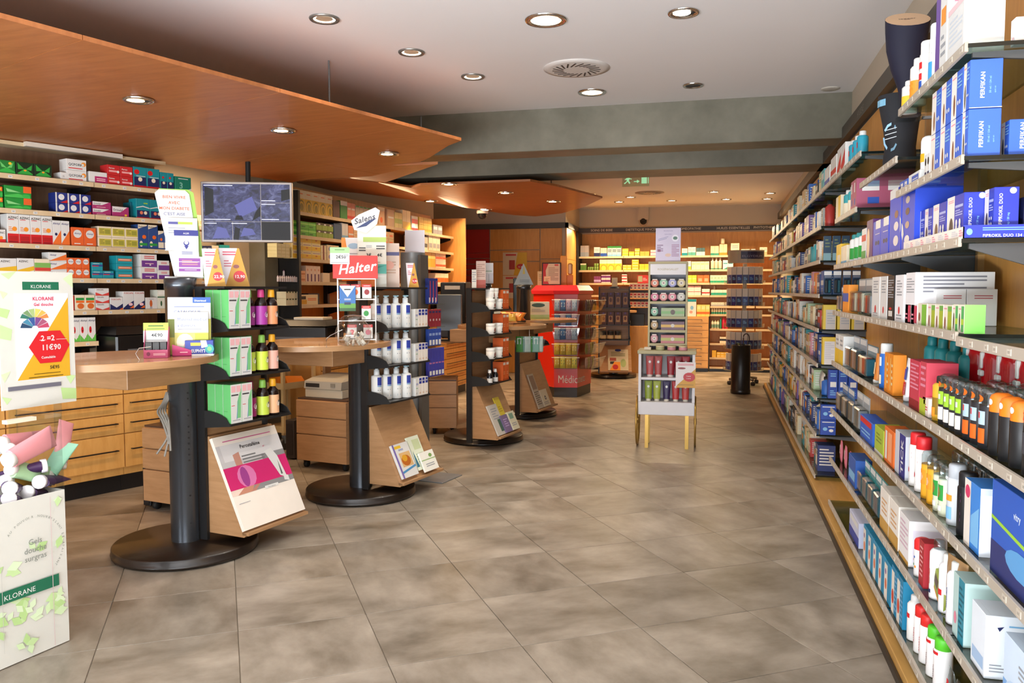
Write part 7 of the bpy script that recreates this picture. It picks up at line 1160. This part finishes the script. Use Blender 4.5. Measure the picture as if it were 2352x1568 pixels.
# sweet display right of the fifth unit: small hanging packs beside it
GY = 13.95; q = YP(1466, 760, GY); t = thing('glasses_display', 'dark and cream side display beside the fifth unit', 'display', (q.x, GY, 0))
MB().box(-.17, 0, .0, .17, .25, .80, 'panel', .003).build('base_cabinet', t); MB().box(-.17, .2, .80, .17, .25, 1.52, '#3a2c24').build('back_board', t)
for k, z in enumerate((1.42, 1.27, 1.12)):
    MB().box(-.17, .05, z - .012, .17, .2, z, 'panel').build('shelf', t)
    for i in range(5): place(C('#c8b8b0', 'r .1 .5 .9 .9 #8a2a30;r .2 .1 .8 .4 #5a4a48', d=.03, name='lip_balm_carton')(.058, .09), Vector((q.x - .13 + i * .065, GY + .06, z + .0006)), 0, f'cream and red small carton, {["top", "middle", "lower"][k]} tier beside the fifth unit, {ORD[i]} across', 'small cartons beside the fifth unit')
MB().box(-.165, .04, .80, .09, .2, 1.0, '#1c1e22').build('screen_box', t); b = MB().box(-.02, 0, 0, .16, .02, .14, '#c8342a'); b.decals('r .05 .2 .45 .9 #a8b08a;l .5 .3 .9 .7 3 Q', lambda x, y, o: (x - .02, -o, y), .18, .14); tag(b.build('red_notice', None, (q.x - .02, GY + .215, 1.5215)), 'red and green notice on top of the side display', 'notice')
# ================================================================ shower gel bin in the foreground
KD = Vector((math.sin(.176), math.cos(.176), 0)); KN = Vector((KD.y, -KD.x, 0)); K0 = Vector((-2.501, 2.667, 0)); krz = math.atan2(KN.x, -KN.y)
BH, BLn, BDp = .616, .62, .27          # local frame: x along KD, front face at y=0 facing -y (towards the aisle)
KM = Matrix.Translation(K0) @ Matrix.Rotation(krz, 4, 'Z')
t = thing('shower_gel_bin', 'white cardboard bin printed with green leaves, full of shower gel tubes', 'display bin', K0, krz)
wc = paint('#d6d5cd', .55)
random.seed(9); LEAF = ''
for cx_, cy_, n_, sp_ in ((.06, .86, 5, .08), (.28, .92, 3, .05), (.14, .74, 3, .05), (.62, .60, 4, .07), (.80, .68, 3, .04), (.60, .36, 7, .10), (.74, .30, 8, .10), (.88, .33, 9, .10), (.95, .26, 6, .06), (.46, .26, 7, .10), (.30, .22, 7, .10), (.12, .18, 7, .12), (.70, .10, 4, .06), (.95, .94, 2, .03), (.93, .66, 2, .03), (.10, .50, 4, .08)):
    for k in range(n_):
        x, y, a_, L = min(.94, max(.06, cx_ + random.uniform(-sp_, sp_))), cy_ + random.uniform(-sp_, sp_) * .6, random.uniform(0, 6.28), random.uniform(.03, .055); dx, dy = L * math.cos(a_), L * math.sin(a_)
        LEAF += f";p {random.choice(('#c3dfa2', '#cfe5b6', '#b7d890', '#d8eac4'))} {x-dx:.3f} {y-dy:.3f} {x+dy*.6:.3f} {y-dx*.6:.3f} {x+dx:.3f} {y+dy:.3f} {x-dy*.6:.3f} {y+dx*.6:.3f}"
LEAF = LEAF[1:]
b = MB().box(-BLn, 0, .004, 0, .004, BH, wc); P = lambda x, y, o: (x - BLn, -o, y); b.decals(LEAF + ';r .52 .40 .93 .475 #1f6b4e;t .57 .417 .045 W KLORANE;T .78 .71 .05 #7a8078 Gels;T .78 .66 .05 #7a8078 douche;T .78 .61 .05 #7a8078 surgras;r .885 .02 .889 .98 #d8c0c0;r .56 .1 .563 .62 #c8c8c0', P, BLn, BH)
for k, c in enumerate('AU POUVOIR NOURRISSANT ET APAISANT'):
    a_ = 2.5 - k * .098; cx_, cy_, r_ = -BLn + .78 * BLn, .675 * BH, .12
    if c != ' ':
        vs, fs, adv = GLY['n', c]; b.add([(cx_ + (r_ + vy * .013) * math.cos(a_ - vx * .013 / r_), -.0008, cy_ + (r_ + vy * .013) * math.sin(a_ - vx * .013 / r_)) for vx, vy in vs], fs, '#8a9088')
b.build('front_wall', t)
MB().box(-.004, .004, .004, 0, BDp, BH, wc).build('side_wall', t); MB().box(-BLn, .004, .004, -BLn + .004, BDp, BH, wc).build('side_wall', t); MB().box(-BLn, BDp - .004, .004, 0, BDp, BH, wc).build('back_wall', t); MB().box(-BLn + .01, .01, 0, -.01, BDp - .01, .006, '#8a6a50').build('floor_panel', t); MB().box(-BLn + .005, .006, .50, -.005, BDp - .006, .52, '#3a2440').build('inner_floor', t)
MB().box(-.003, .004, BH, .0, BDp, BH + .30, 'acrylic').build('clear_side', t)
MB().box(-.14, BDp * .45, BH + .27, -.02, BDp * .45 + .03, BH + .285, paint('#e8d8c0', .5)).build('clip_bar', t)
# header board
hb0 = ZP(166, 780, 1.19); q0 = XP(160, 928, 0) if False else None
HP = KM @ Vector((.0, BDp, 0)); hz0 = 0
def hpt(px, py, yl):   # point on the header plane y = yl of the bin's frame
    n = KM.to_3x3() @ Vector((0, 1, 0)); o = KM @ Vector((0, yl, 0)); d_ = ray(px, py); k = (o - EYE).dot(n) / d_.dot(n); return KM.inverted() @ (EYE + d_ * k)
yl = BDp + .006; c1, c2, c3, c4 = hpt(5, 938, yl), hpt(160, 928, yl), hpt(166, 632, yl), hpt(5, 615, yl)
x0, x1, z0, z1 = c1.x, c3.x, (c1.z + c2.z) / 2, (c3.z + c4.z) / 2; WW, HH = x1 - x0, z1 - z0
b = MB().box(x0, yl, z0, x1, yl + .006, z1, wc); P = lambda x, y, o: (x0 + x, yl - o, z0 + y)
b.decals('p #c3e0a2 .04 .98 .24 1 .14 .94;p #cfe6b4 .86 .95 1 1 1 .88;p #c3e0a2 0 .62 .16 .58 .14 .50 0 .52;p #b9d892 .0 .74 .14 .72 .1 .66 0 .68;p #cfe6b4 .02 .86 .12 .84 .06 .8;p #c3e0a2 0 .1 .12 .08 .06 .04;p #b9d892 .78 .12 1 .1 1 .02 .8 .03;p #c3e0a2 .84 .22 1 .2 .92 .14;p #cfe6b4 0 .26 .12 .28 .04 .2', P, WW, HH)
b.decals('r .31 .865 .80 .925 #1f6b4e;T .555 .878 .036 W KLORANE;r .20 .20 .93 .84 #eceaf0', P, WW, HH); b.build('header_board', t)
MB().box(x0 + .1 * WW, yl + .006, BH - .2, x0 + .2 * WW, yl + .014, z0 + .06, 'acrylic').build('header_post', t); MB().box(x0 + .7 * WW, yl + .006, BH - .2, x0 + .8 * WW, yl + .014, z0 + .06, 'acrylic').build('header_post', t)
b = MB().box(x0 + .08 * WW, yl - .004, z0 + .135 * HH, x0 + .78 * WW, yl, z0 + .165 * HH, '#6e6c78'); b.build('ledge_strip', t)
# offer sheet on the header
pw, ph = .72 * WW, .63 * HH; b = MB().box(0, 0, 0, pw, .001, ph, '#eceaf2'); P = lambda x, y, o: (x, -o, y)
fan = ''.join(f';p {c} {.35+.06*math.cos(a1):.3f} {y0+.03*math.sin(a1):.3f} {.35+.27*math.cos(a1):.3f} {y0+.13*math.sin(a1):.3f} {.35+.27*math.cos(a2):.3f} {y0+.13*math.sin(a2):.3f} {.35+.06*math.cos(a2):.3f} {y0+.03*math.sin(a2):.3f}' for cols, y0, s0, s1 in ((('#e08a4a', '#e8b45a', '#dccf6a', '#a8c080', '#7a9a6a', '#3a7a6a'), .70, .1, 3.0), (('#c04a6a', '#a85a78', '#7a4a8a', '#3a5a9a', '#4a8aa8', '#2a4a6a'), .60, .0, 3.1)) for k, c in enumerate(cols) for a1, a2 in ((s0 + (s1 - s0) * k / 6 + .03, s0 + (s1 - s0) * (k + 1) / 6 - .03),))
b.decals('p #dba72a 1 .96 1 0 .0 0' + fan + ';U .52 .925 .058 #d23a58 KLORANE;U .52 .86 .05 #d23a58 Gel douche;p #d2232a .22 .38 .42 .56 .82 .56 1 .38 .82 .18 .42 .18;U .58 .445 .09 W 2 =2;l .42 .45 .54 .46 1 W;l .74 .45 .95 .46 1 W;U .64 .335 .09 W 11€90;U .58 .235 .04 W Cumulable;u .60 .105 .055 #3a3020 5€95;l .3 .05 .8 .065 1 #4a3a10;l .2 .012 .85 .028 1 #4a3a10', P, pw, ph)
b.build('offer_sheet', t, (x0 + .20 * WW, yl - .0016, z0 + .205 * HH))
# tubes heaped in the bin
def lay(t_, p, dirv, label, roll=0.):
    o = place(t_, (0, 0, 0), 0, label, 'shower gel tubes in the bin'); d_ = Vector(dirv).normalized(); o.rotation_mode = 'QUATERNION'; o.rotation_quaternion = d_.to_track_quat('Z', 'Y') @ Matrix.Rotation(roll, 3, 'Z').to_quaternion(); o.location = p; return o
def bpt(px, py, depth=.14): return KM @ hpt(px, py, depth)
PK = tube('#e79aa0', '#eeeae6', 'e .3 .25 .14 .08 #d0506a;e .7 .3 .12 .07 #d0506a;l .2 .5 .8 .8 4 #f0c0c4', 'shower_gel_tube'); GN = tube('#a9cfa0', '#eeeae6', 'e .5 .5 .2 .1 #d8ecc8;l .2 .3 .8 .8 3 #86b888', 'shower_gel_tube'); PU = tube('#3a1c48', '#e8e6ea', 'l .2 .3 .8 .7 3 #7a5a8a', 'shower_gel_tube'); GO = tube('#d8a848', '#eeeae6', 'l .2 .3 .8 .7 3 #f0d8a0', 'shower_gel_tube'); MN = tube('#9ed8bc', '#eeeae6', 'l .2 .4 .8 .8 3 #d0f0e0;e .5 .3 .2 .1 #c0e8e0', 'shower_gel_tube')
inv = KM.to_3x3()
for k, (f, px, py, dp, dv, lb, rl) in enumerate([
        (PK, 14, 1060, .07, (1, .15, .28), 'rose pink shower gel tube lying across the top of the heap', 1.5), (PU, 108, 1068, .10, (-.9, .5, -.1), 'dark purple tube with its white cap by the pink tube', .3), (PU, 88, 1107, .06, (.9, .5, -.12), 'dark purple tube with white cap low in the corner', .3), (PU, 22, 1122, .05, (.7, .8, -.1), 'dark purple tube with large white cap at the front', .5), (GN, 20, 1075, .12, (.9, .1, -.35), 'leaf green shower gel tube under the pink one', 1.2),
        (MN, 105, 1098, .18, (.75, .3, .55), 'mint shower gel tube with pale crimp pointing up', .2), (PK, 136, 1075, .26, (.35, .2, .9), 'pink ribbed tube standing upright at the corner', 1.2), (PK, 0, 1018, .24, (.95, .2, -.12), 'pale pink tube behind the heap', 1.5), (GO, 10, 1103, .16, (.9, .3, -.28), 'golden yellow shower gel tube below the green one', 1.4), (GO, -5, 1030, .26, (.3, .9, .1), 'golden tube at the frame edge of the heap', .2), (GN, 22, 1034, .20, (.3, .8, .15), 'green tube with cream cap behind the pink tube', .8), (PU, 60, 1130, .10, (.8, .5, -.2), 'half-buried purple tube at the bin edge', .2), (PU, 20, 1145, .05, (.6, .75, -.2), 'purple tube whose white cap peeks over the edge', .2)]):
    lay(f(.082, .20) if k else f(.09, .23), bpt(px, py, dp * .62), inv @ Vector(dv), lb, rl)
# ================================================================ ceiling-hung screen
tc_ = EYE + ray(567, 487) * (6.5 / ray(567, 487).dot(FW)); rz_ = math.atan2(-tc_.x, tc_.y) + math.radians(-6) if False else math.atan2(-(0 - tc_.x), -(0 - tc_.y)) * 0 + math.radians(20)
t = thing('security_monitor', 'wide screen showing blue security camera pictures, hung below the canopy', 'monitor', tc_, rz_); mw, mh = .705, .475
fr = MB(); fr.box(-mw / 2, .0, -mh / 2, mw / 2, .05, mh / 2, paint('#b4aca6', .35, .3), .004).build('casing', t)
def cctv():
    m, nt, b_ = newmat('security_picture'); tc = N(nt, 'ShaderNodeTexCoord'); mp = N(nt, 'ShaderNodeMapping'); mp.inputs['Scale'].default_value = (9, 9, 14); mp.inputs['Rotation'].default_value = (0, .6, 0); no = N(nt, 'ShaderNodeTexNoise'); no.inputs['Scale'].default_value = 1.3; no.inputs['Detail'].default_value = 9; no.inputs['Roughness'].default_value = .7; no.inputs['Distortion'].default_value = 1.2
    rp = N(nt, 'ShaderNodeValToRGB'); e = rp.color_ramp.elements; e[0].position = .36; e[0].color = lin('#10122e'); e[1].position = .7; e[1].color = lin('#9aa0d8'); x = e.new(.52); x.color = lin('#4a4e8a')
    nt.links.new(tc.outputs['Object'], mp.inputs[0]); nt.links.new(mp.outputs[0], no.inputs['Vector']); nt.links.new(no.outputs[0], rp.inputs[0]); nt.links.new(rp.outputs[0], b_.inputs['Emission Color']); b_.inputs['Emission Strength'].default_value = .5; b_.inputs['Base Color'].default_value = (.01, .01, .02, 1); b_.inputs['Roughness'].default_value = .2; return m
CT = cctv(); DKB = glow('screen_black', '#05060c', .3); LBL = glow('screen_white', '#d8dcf0', .8); MIDB = glow('screen_mid', '#5a60a0', .45); PALE = glow('screen_pale', '#8a90c4', .5)
b = MB(); sw_, sh_ = mw - .035, mh - .035; P = lambda x, y, o: (x * sw_ - sw_ / 2, -.0005 - o, y * sh_ - sh_ / 2)
for x0_, y0_, x1_, y1_, m_ in ((0, .33, .66, 1, CT), (.665, .67, 1, 1, CT), (.665, .335, 1, .665, CT), (0, 0, .33, .325, CT), (.335, 0, .66, .325, CT), (.665, 0, 1, .33, DKB)): b.quad([P(x, y, 0) for x, y in ((x0_, y0_), (x1_, y0_), (x1_, y1_), (x0_, y1_))], m_)
b.build('picture', t); b = MB()
for pts, m_ in (([(.42, .4), (.62, .55), (.56, .78), (.36, .62)], MIDB), ([(.02, .42), (.12, .5), (.12, .9), (.02, .95)], DKB), ([(.36, .36), (.46, .36), (.44, .44), (.38, .44)], DKB), ([(.56, .34), (.66, .44), (.66, .62), (.6, .5)], DKB), ([(.9, .7), (1, .74), (1, .92), (.9, .9)], DKB), ([(.42, .06), (.6, .1), (.56, .2), (.46, .22)], MIDB), ([(.1, .02), (.3, .04), (.26, .2), (.16, .24)], MIDB), ([(.34, .02), (.4, .0), (.42, .2), (.36, .24)], DKB)): b.quad([P(x, y, .0006) for x, y in pts], m_)
for x, y, L in ((.01, .965, .33), (.01, .36, .3), (.67, .70, .16), (.67, .365, .2), (.01, .29, .14), (.32, .29, .18), (.67, .635, .16)): b.quad([P(u, v, .001) for u, v in ((x, y), (x + L, y), (x + L, y + .012), (x, y + .012))], LBL)
b.build('picture_overlay_pattern', t); MB().tube([(0, .06, .1), (0, .08, .6)], .02, 'blackmat', 10).build('ceiling_mount', t); MB().box(-.1, .05, -.1, .1, .07, .12, 'blackmat').build('mount_plate', t)
# ================================================================ back-office things behind the counters
def printer(p, rz, w, d, h, label, col='#0c0c0d', tray=True, cat='printer'):
    t = thing('printer', label, cat, p, rz); m = paint(col, .35)
    MB().box(-w / 2, 0, 0, w / 2, d, h * .72, m, .012).build('body', t); b = MB(); b.loft([[(-w / 2, 0, h * .73), (w / 2, 0, h * .73), (w / 2, d, h * .73), (-w / 2, d, h * .73)], [(-w / 2 + .03, .05, h), (w / 2 - .03, .05, h), (w / 2 - .03, d - .02, h), (-w / 2 + .03, d - .02, h)]], m); b.build('lid', t)
    MB().box(-w * .3, -.002, h * .1, w * .3, 0, h * .2, paint('#55585c', .3)).build('paper_slot', t)
    if tray: MB().box(-w * .32, -.10, h * .08, w * .32, -.003, h * .10, m).build('output_tray', t)
    return t
s_ = L1.s_of(282, .955, .10); printer(L1.at(s_, .9556, -.19), L1.rz, .40, .28, .19, 'black printer on the worktop behind the first counter', tray=False)
# desk behind the second counter
dp = ZP(656, 1055, 0); DR = math.radians(-11); DM = Matrix.Translation(dp) @ Matrix.Rotation(DR, 4, 'Z'); t = thing('back_desk', 'wooden back desk standing behind the second counter', 'desk', dp, DR)
MB().box(-.02, -.02, .955, .62, .62, .985, 'beech_top', .003).build('desk_top', t); MB().box(.0, .5, 0, .03, .58, .954, 'beech').build('leg_panel', t); MB().box(.58, .5, .0, .61, .58, .954, 'beech').build('leg_panel', t)
printer(DM @ Vector((.10, .02, .9855)), DR + .25, .56, .36, .17, 'wide black printer on the back desk behind the second counter', tray=False)
tag(MB().box(-.13, 0, 0, .13, .19, .022, '#d8cdb8', .002).build('paper_pile', None, DM @ Vector((.16, .12, 1.1565)), DR + .25), 'pile of cream papers on top of the wide black printer', 'paper pile')
def monitor(p, rz, w, h, label, back='#2a2d30', z0=.12, screen=None):
    t = thing('computer_monitor', label, 'monitor', p, rz); MB().box(-.10, -.08, 0, .10, .08, .012, 'blackmat', .003).build('foot', t); MB().box(-.03, .01, .012, .03, .03, z0 + h * .5, 'blackmat').build('neck', t)
    MB().box(-w / 2, -.025, z0, w / 2, .009, z0 + h, paint(back, .35), .006).build('panel', t); MB().box(-w / 2 + .015, -.027, z0 + .015, w / 2 - .015, -.0255, z0 + h - .015, paint(screen or '#101a1c', .15)).build('screen', t); return t
monitor(DM @ Vector((.47, .34, .9855)), DR + math.radians(-35), .42, .36, 'dark monitor on the back desk beside the sweet stand', '#15181a', .05, '#0e1a1a')
q = ZP(1034, 860, .52); 
def pedestal(corner, w, d, h, label, rz=math.radians(-11), z0=.06):
    t = thing('drawer_pedestal', label, 'pedestal', corner, rz); MB().box(0, .02, z0, w, d, z0 + h, 'beech', .002).build('body', t); zz = [z0, z0 + h * .44, z0 + h * .72, z0 + h]
    for a_, b_ in zip(zz, zz[1:]): MB().box(.0, 0, a_ + .004, w, .019, b_ - .004, 'beech', .002).build('drawer', t)
    MB().box(0.002, .02, z0 + h, w - .002, d, z0 + h + .012, '#4a3222').build('top_board', t)
    for x in (.05, w - .05):
        for y in (.06, d - .06): b = MB(); b.X = Matrix.Translation((x, y, .028)) @ Matrix.Rotation(PI / 2, 4, 'Y'); b.lathe([(0, -.012), (.028, -.012), (.028, .012), (0, .012)], 'blackmat', 12); b.build('castor', t); MB().box(x - .018, y - .018, .045, x + .018, y + .018, z0, 'blackmat').build('castor_fork', t)
    return t
p1 = ZP(330, 1150, .06); p1.z = 0; pedestal(p1, .42, .46, .475, 'three-drawer wooden pedestal behind the first steel tube')
p2 = ZP(682, 1056, .06); p2.z = 0; pedestal(p2, .48, .48, .485, 'three-drawer wooden pedestal beside the second steel tube')
p3 = ZP(985, 984, .06); p3.z = 0; pedestal(p3, .27, .46, .46, 'three-drawer wooden pedestal between the steel column and third counter', math.radians(16))
R11 = Matrix.Rotation(math.radians(-11), 3, 'Z')
t = thing('receipt_printer', 'beige box printer on the second wooden pedestal', 'printer', p2 + R11 @ Vector((.04, .06, .5575)), math.radians(-11)); bp_ = 'plastic'
MB().box(0, 0, 0, .36, .34, .07, bp_, .006).build('lower_case', t); b = MB(); b.loft([[(.0, -.01, .072), (.36, -.01, .072), (.36, .34, .072), (0, .34, .072)], [(.0, 0, .13), (.36, 0, .13), (.36, .34, .15), (0, .34, .15)], [(.02, .08, .155), (.34, .08, .155), (.34, .33, .17), (.02, .33, .17)]], paint('#a8a294', .5)); b.build('upper_case', t); MB().box(.02, -.012, .085, .15, -.0095, .115, '#1c1a18').build('slot', t); MB().box(.26, -.0125, .09, .3, -.0095, .12, '#8a8578').build('button_panel', t)
# clutter on the first pedestal and cables
t0 = p1 + R11 @ Vector((.04, .10, .5475)); tag(MB().box(0, 0, 0, .30, .30, .05, '#20201f', .01).box(.04, .05, .051, .22, .22, .09, '#2c2a28', .01).build('cash_printer', None, t0, math.radians(-11)), 'black cash printer on the first wooden pedestal', 'printer')
tag(MB().loft([[(0, 0, 0), (.15, 0, 0), (.15, .14, 0), (0, .14, 0)], [(.03, .02, .10), (.13, .02, .12), (.13, .12, .12), (.03, .12, .10)]], '#7a7468').build('grey_reader', None, t0 + R11 @ Vector((.02, .10, .0905)), math.radians(-5)), 'grey card reader among the cables on the first pedestal', 'card reader')
random.seed(3)
cb = thing('cable_bundle', 'knotted grey cable bundle hanging beside the first steel tube', 'cables', ZP(378, 985, .55) * 0); A0 = EYE + ray(383, 900) * 4.35
for k in range(4):
    pts = [A0 + Vector((.012 * k, 0, 0)), EYE + ray(374 + 3 * k, 925) * 4.33, EYE + ray(362 + 6 * k, 945) * (4.3 - .02 * k), EYE + ray(372 + 5 * k, 965) * 4.27, EYE + ray(384 + 2 * k, 1000) * 4.25, EYE + ray([388, 360, 378, 392][k], [1020, 1042, 1048, 1035][k]) * 4.24]
    sm = []
    for i in range(len(pts) - 1):
        a0, a1, a2, a3 = pts[max(i - 1, 0)], pts[i], pts[i + 1], pts[min(i + 2, len(pts) - 1)]
        for u in (0, .2, .4, .6, .8): sm.append(.5 * ((2 * a1) + (a2 - a0) * u + (2 * a0 - 5 * a1 + 4 * a2 - a3) * u * u + (3 * a1 - a0 - 3 * a2 + a3) * u ** 3))
    MB().tube(sm + [pts[-1]], .0055, '#8d8880', 8).build('cable', cb)
t = thing('tower_computer', 'narrow black computer case beside the first pedestal', 'computer', p1 + R11 @ Vector((-.075, .06, 0)), math.radians(-11)); MB().box(0, 0, .01, .065, .38, .26, '#121214', .004).build('case', t); MB().box(.008, -.004, .03, .057, -.0005, .24, '#1e1e22').build('front_panel', t)
t = thing('tower_computer', 'dark brown computer case beside the second pedestal', 'computer', ZP(657, 1054, 0), math.radians(-11)); MB().box(0, 0, .01, .085, .34, .33, '#3a312b', .004).build('case', t); MB().box(.01, -.004, .04, .075, -.0005, .30, '#2e2622').build('front_panel', t)
# pale wooden trolley with castors
c0 = ZP(652, 1008, .10); c0.z = 0; CR = math.radians(-17); t = thing('wooden_trolley', 'cream wooden trolley on castors behind the first tower', 'trolley', c0, CR); W_, D_ = .36, .40
for x, y in ((-W_, 0), (-.03, 0), (-W_, D_ - .03), (-.03, D_ - .03)): MB().box(x, y, .13, x + .03, y + .03, .93, 'cart', .002).build('post', t)
for z in (.16, .54, .90): s = MB().box(-W_ - .005, -.005, z, .005, D_ + .005, z + .015, 'cart').build('shelf', t); b = MB(); b.box(-W_ - .008, -.012, z - .005, .008, -.0055, z + .05, 'cart'); b.build('rail', s); MB().box(.0055, -.005, z - .005, .012, D_ + .005, z + .05, 'cart').build('rail', s)
for x, y in ((-W_ + .02, .02), (-.015, .02), (-W_ + .02, D_ - .02), (-.015, D_ - .02)): b = MB(); b.X = Matrix.Translation((x, y, .055)) @ Matrix.Rotation(PI / 2, 4, 'Y'); b.lathe([(0, -.014), (.03, -.014), (.055, -.012), (.055, .012), (.03, .014), (0, .014)], '#3a3630', 16); b.build('castor', t); MB().box(x - .02, y - .012, .06, x + .02, y + .03, .128, 'steel').build('castor_fork', t)
tag(MB().loft([[(0, 0, 0), (.26, 0, 0), (.26, .22, 0), (0, .22, 0)], [(.01, .01, .06), (.2, .02, .085), (.22, .2, .07), (.03, .2, .055)]], '#e8821e').build('orange_bag', None, c0 + Matrix.Rotation(CR, 3, 'Z') @ Vector((-.30, .10, .5556)), CR), 'bright orange folded bag on the middle trolley shelf', 'bag')
tag(MB().box(0, 0, 0, .10, .14, .14, '#d8c4bc', .003).box(.0, 0, .142, .10, .14, .17, '#c8b0a8', .003).build('stack_of_notepads', None, c0 + Matrix.Rotation(CR, 3, 'Z') @ Vector((-.16, .04, .9156)), CR), 'pale pink notepad block on the trolley top', 'notepad')
# monitors behind the third and fourth counters
DD = thing('service_desk', 'low wooden service desk behind the third counter', 'desk', (-2.95, 8.35, 0), math.radians(-6)); MB().box(-.30, -.3, .86, .42, .55, .89, 'beech_top', .003).build('desk_top', DD); MB().box(-.28, -.28, 0, -.25, .5, .859, 'beech').build('leg_panel', DD); MB().box(.36, .3, 0, .39, .5, .859, 'beech').build('leg_panel', DD)
DM2 = DD.matrix_basis
q = EYE + ray(1034, 720) * 8.3; t = thing('computer_monitor', 'silver backed computer monitor behind the third counter', 'monitor', (q.x, q.y, .8905), math.radians(2)); MB().box(-.11, -.09, 0, .11, .09, .012, 'blackmat', .003).build('foot', t); MB().box(-.03, .012, .012, .03, .03, .34, 'blackmat').build('neck', t); MB().box(-.135, -.03, .10, .125, .011, .47, paint('#70787e', .35, .3), .006).build('panel', t)
q2 = EYE + ray(1040, 660) * 8.75; t = thing('label_printer', 'black label printer with a crumpled paper, behind the silver monitor', 'printer', (q2.x, q2.y, .955 + .0), math.radians(2)); MB().box(-.14, 0, 0, .14, .25, .60, '#0e0e10', .01).build('case', t); MB().box(-.09, -.003, .52, .08, .0, .56, '#b8b4b0', .001).build('paper_strip', t)
t.location.z = .8905
monitor(U4.w(-.22, .50, 1.0706), math.radians(4), .20, .42, 'narrow black monitor behind the third tower', '#0c0c0e', .06)
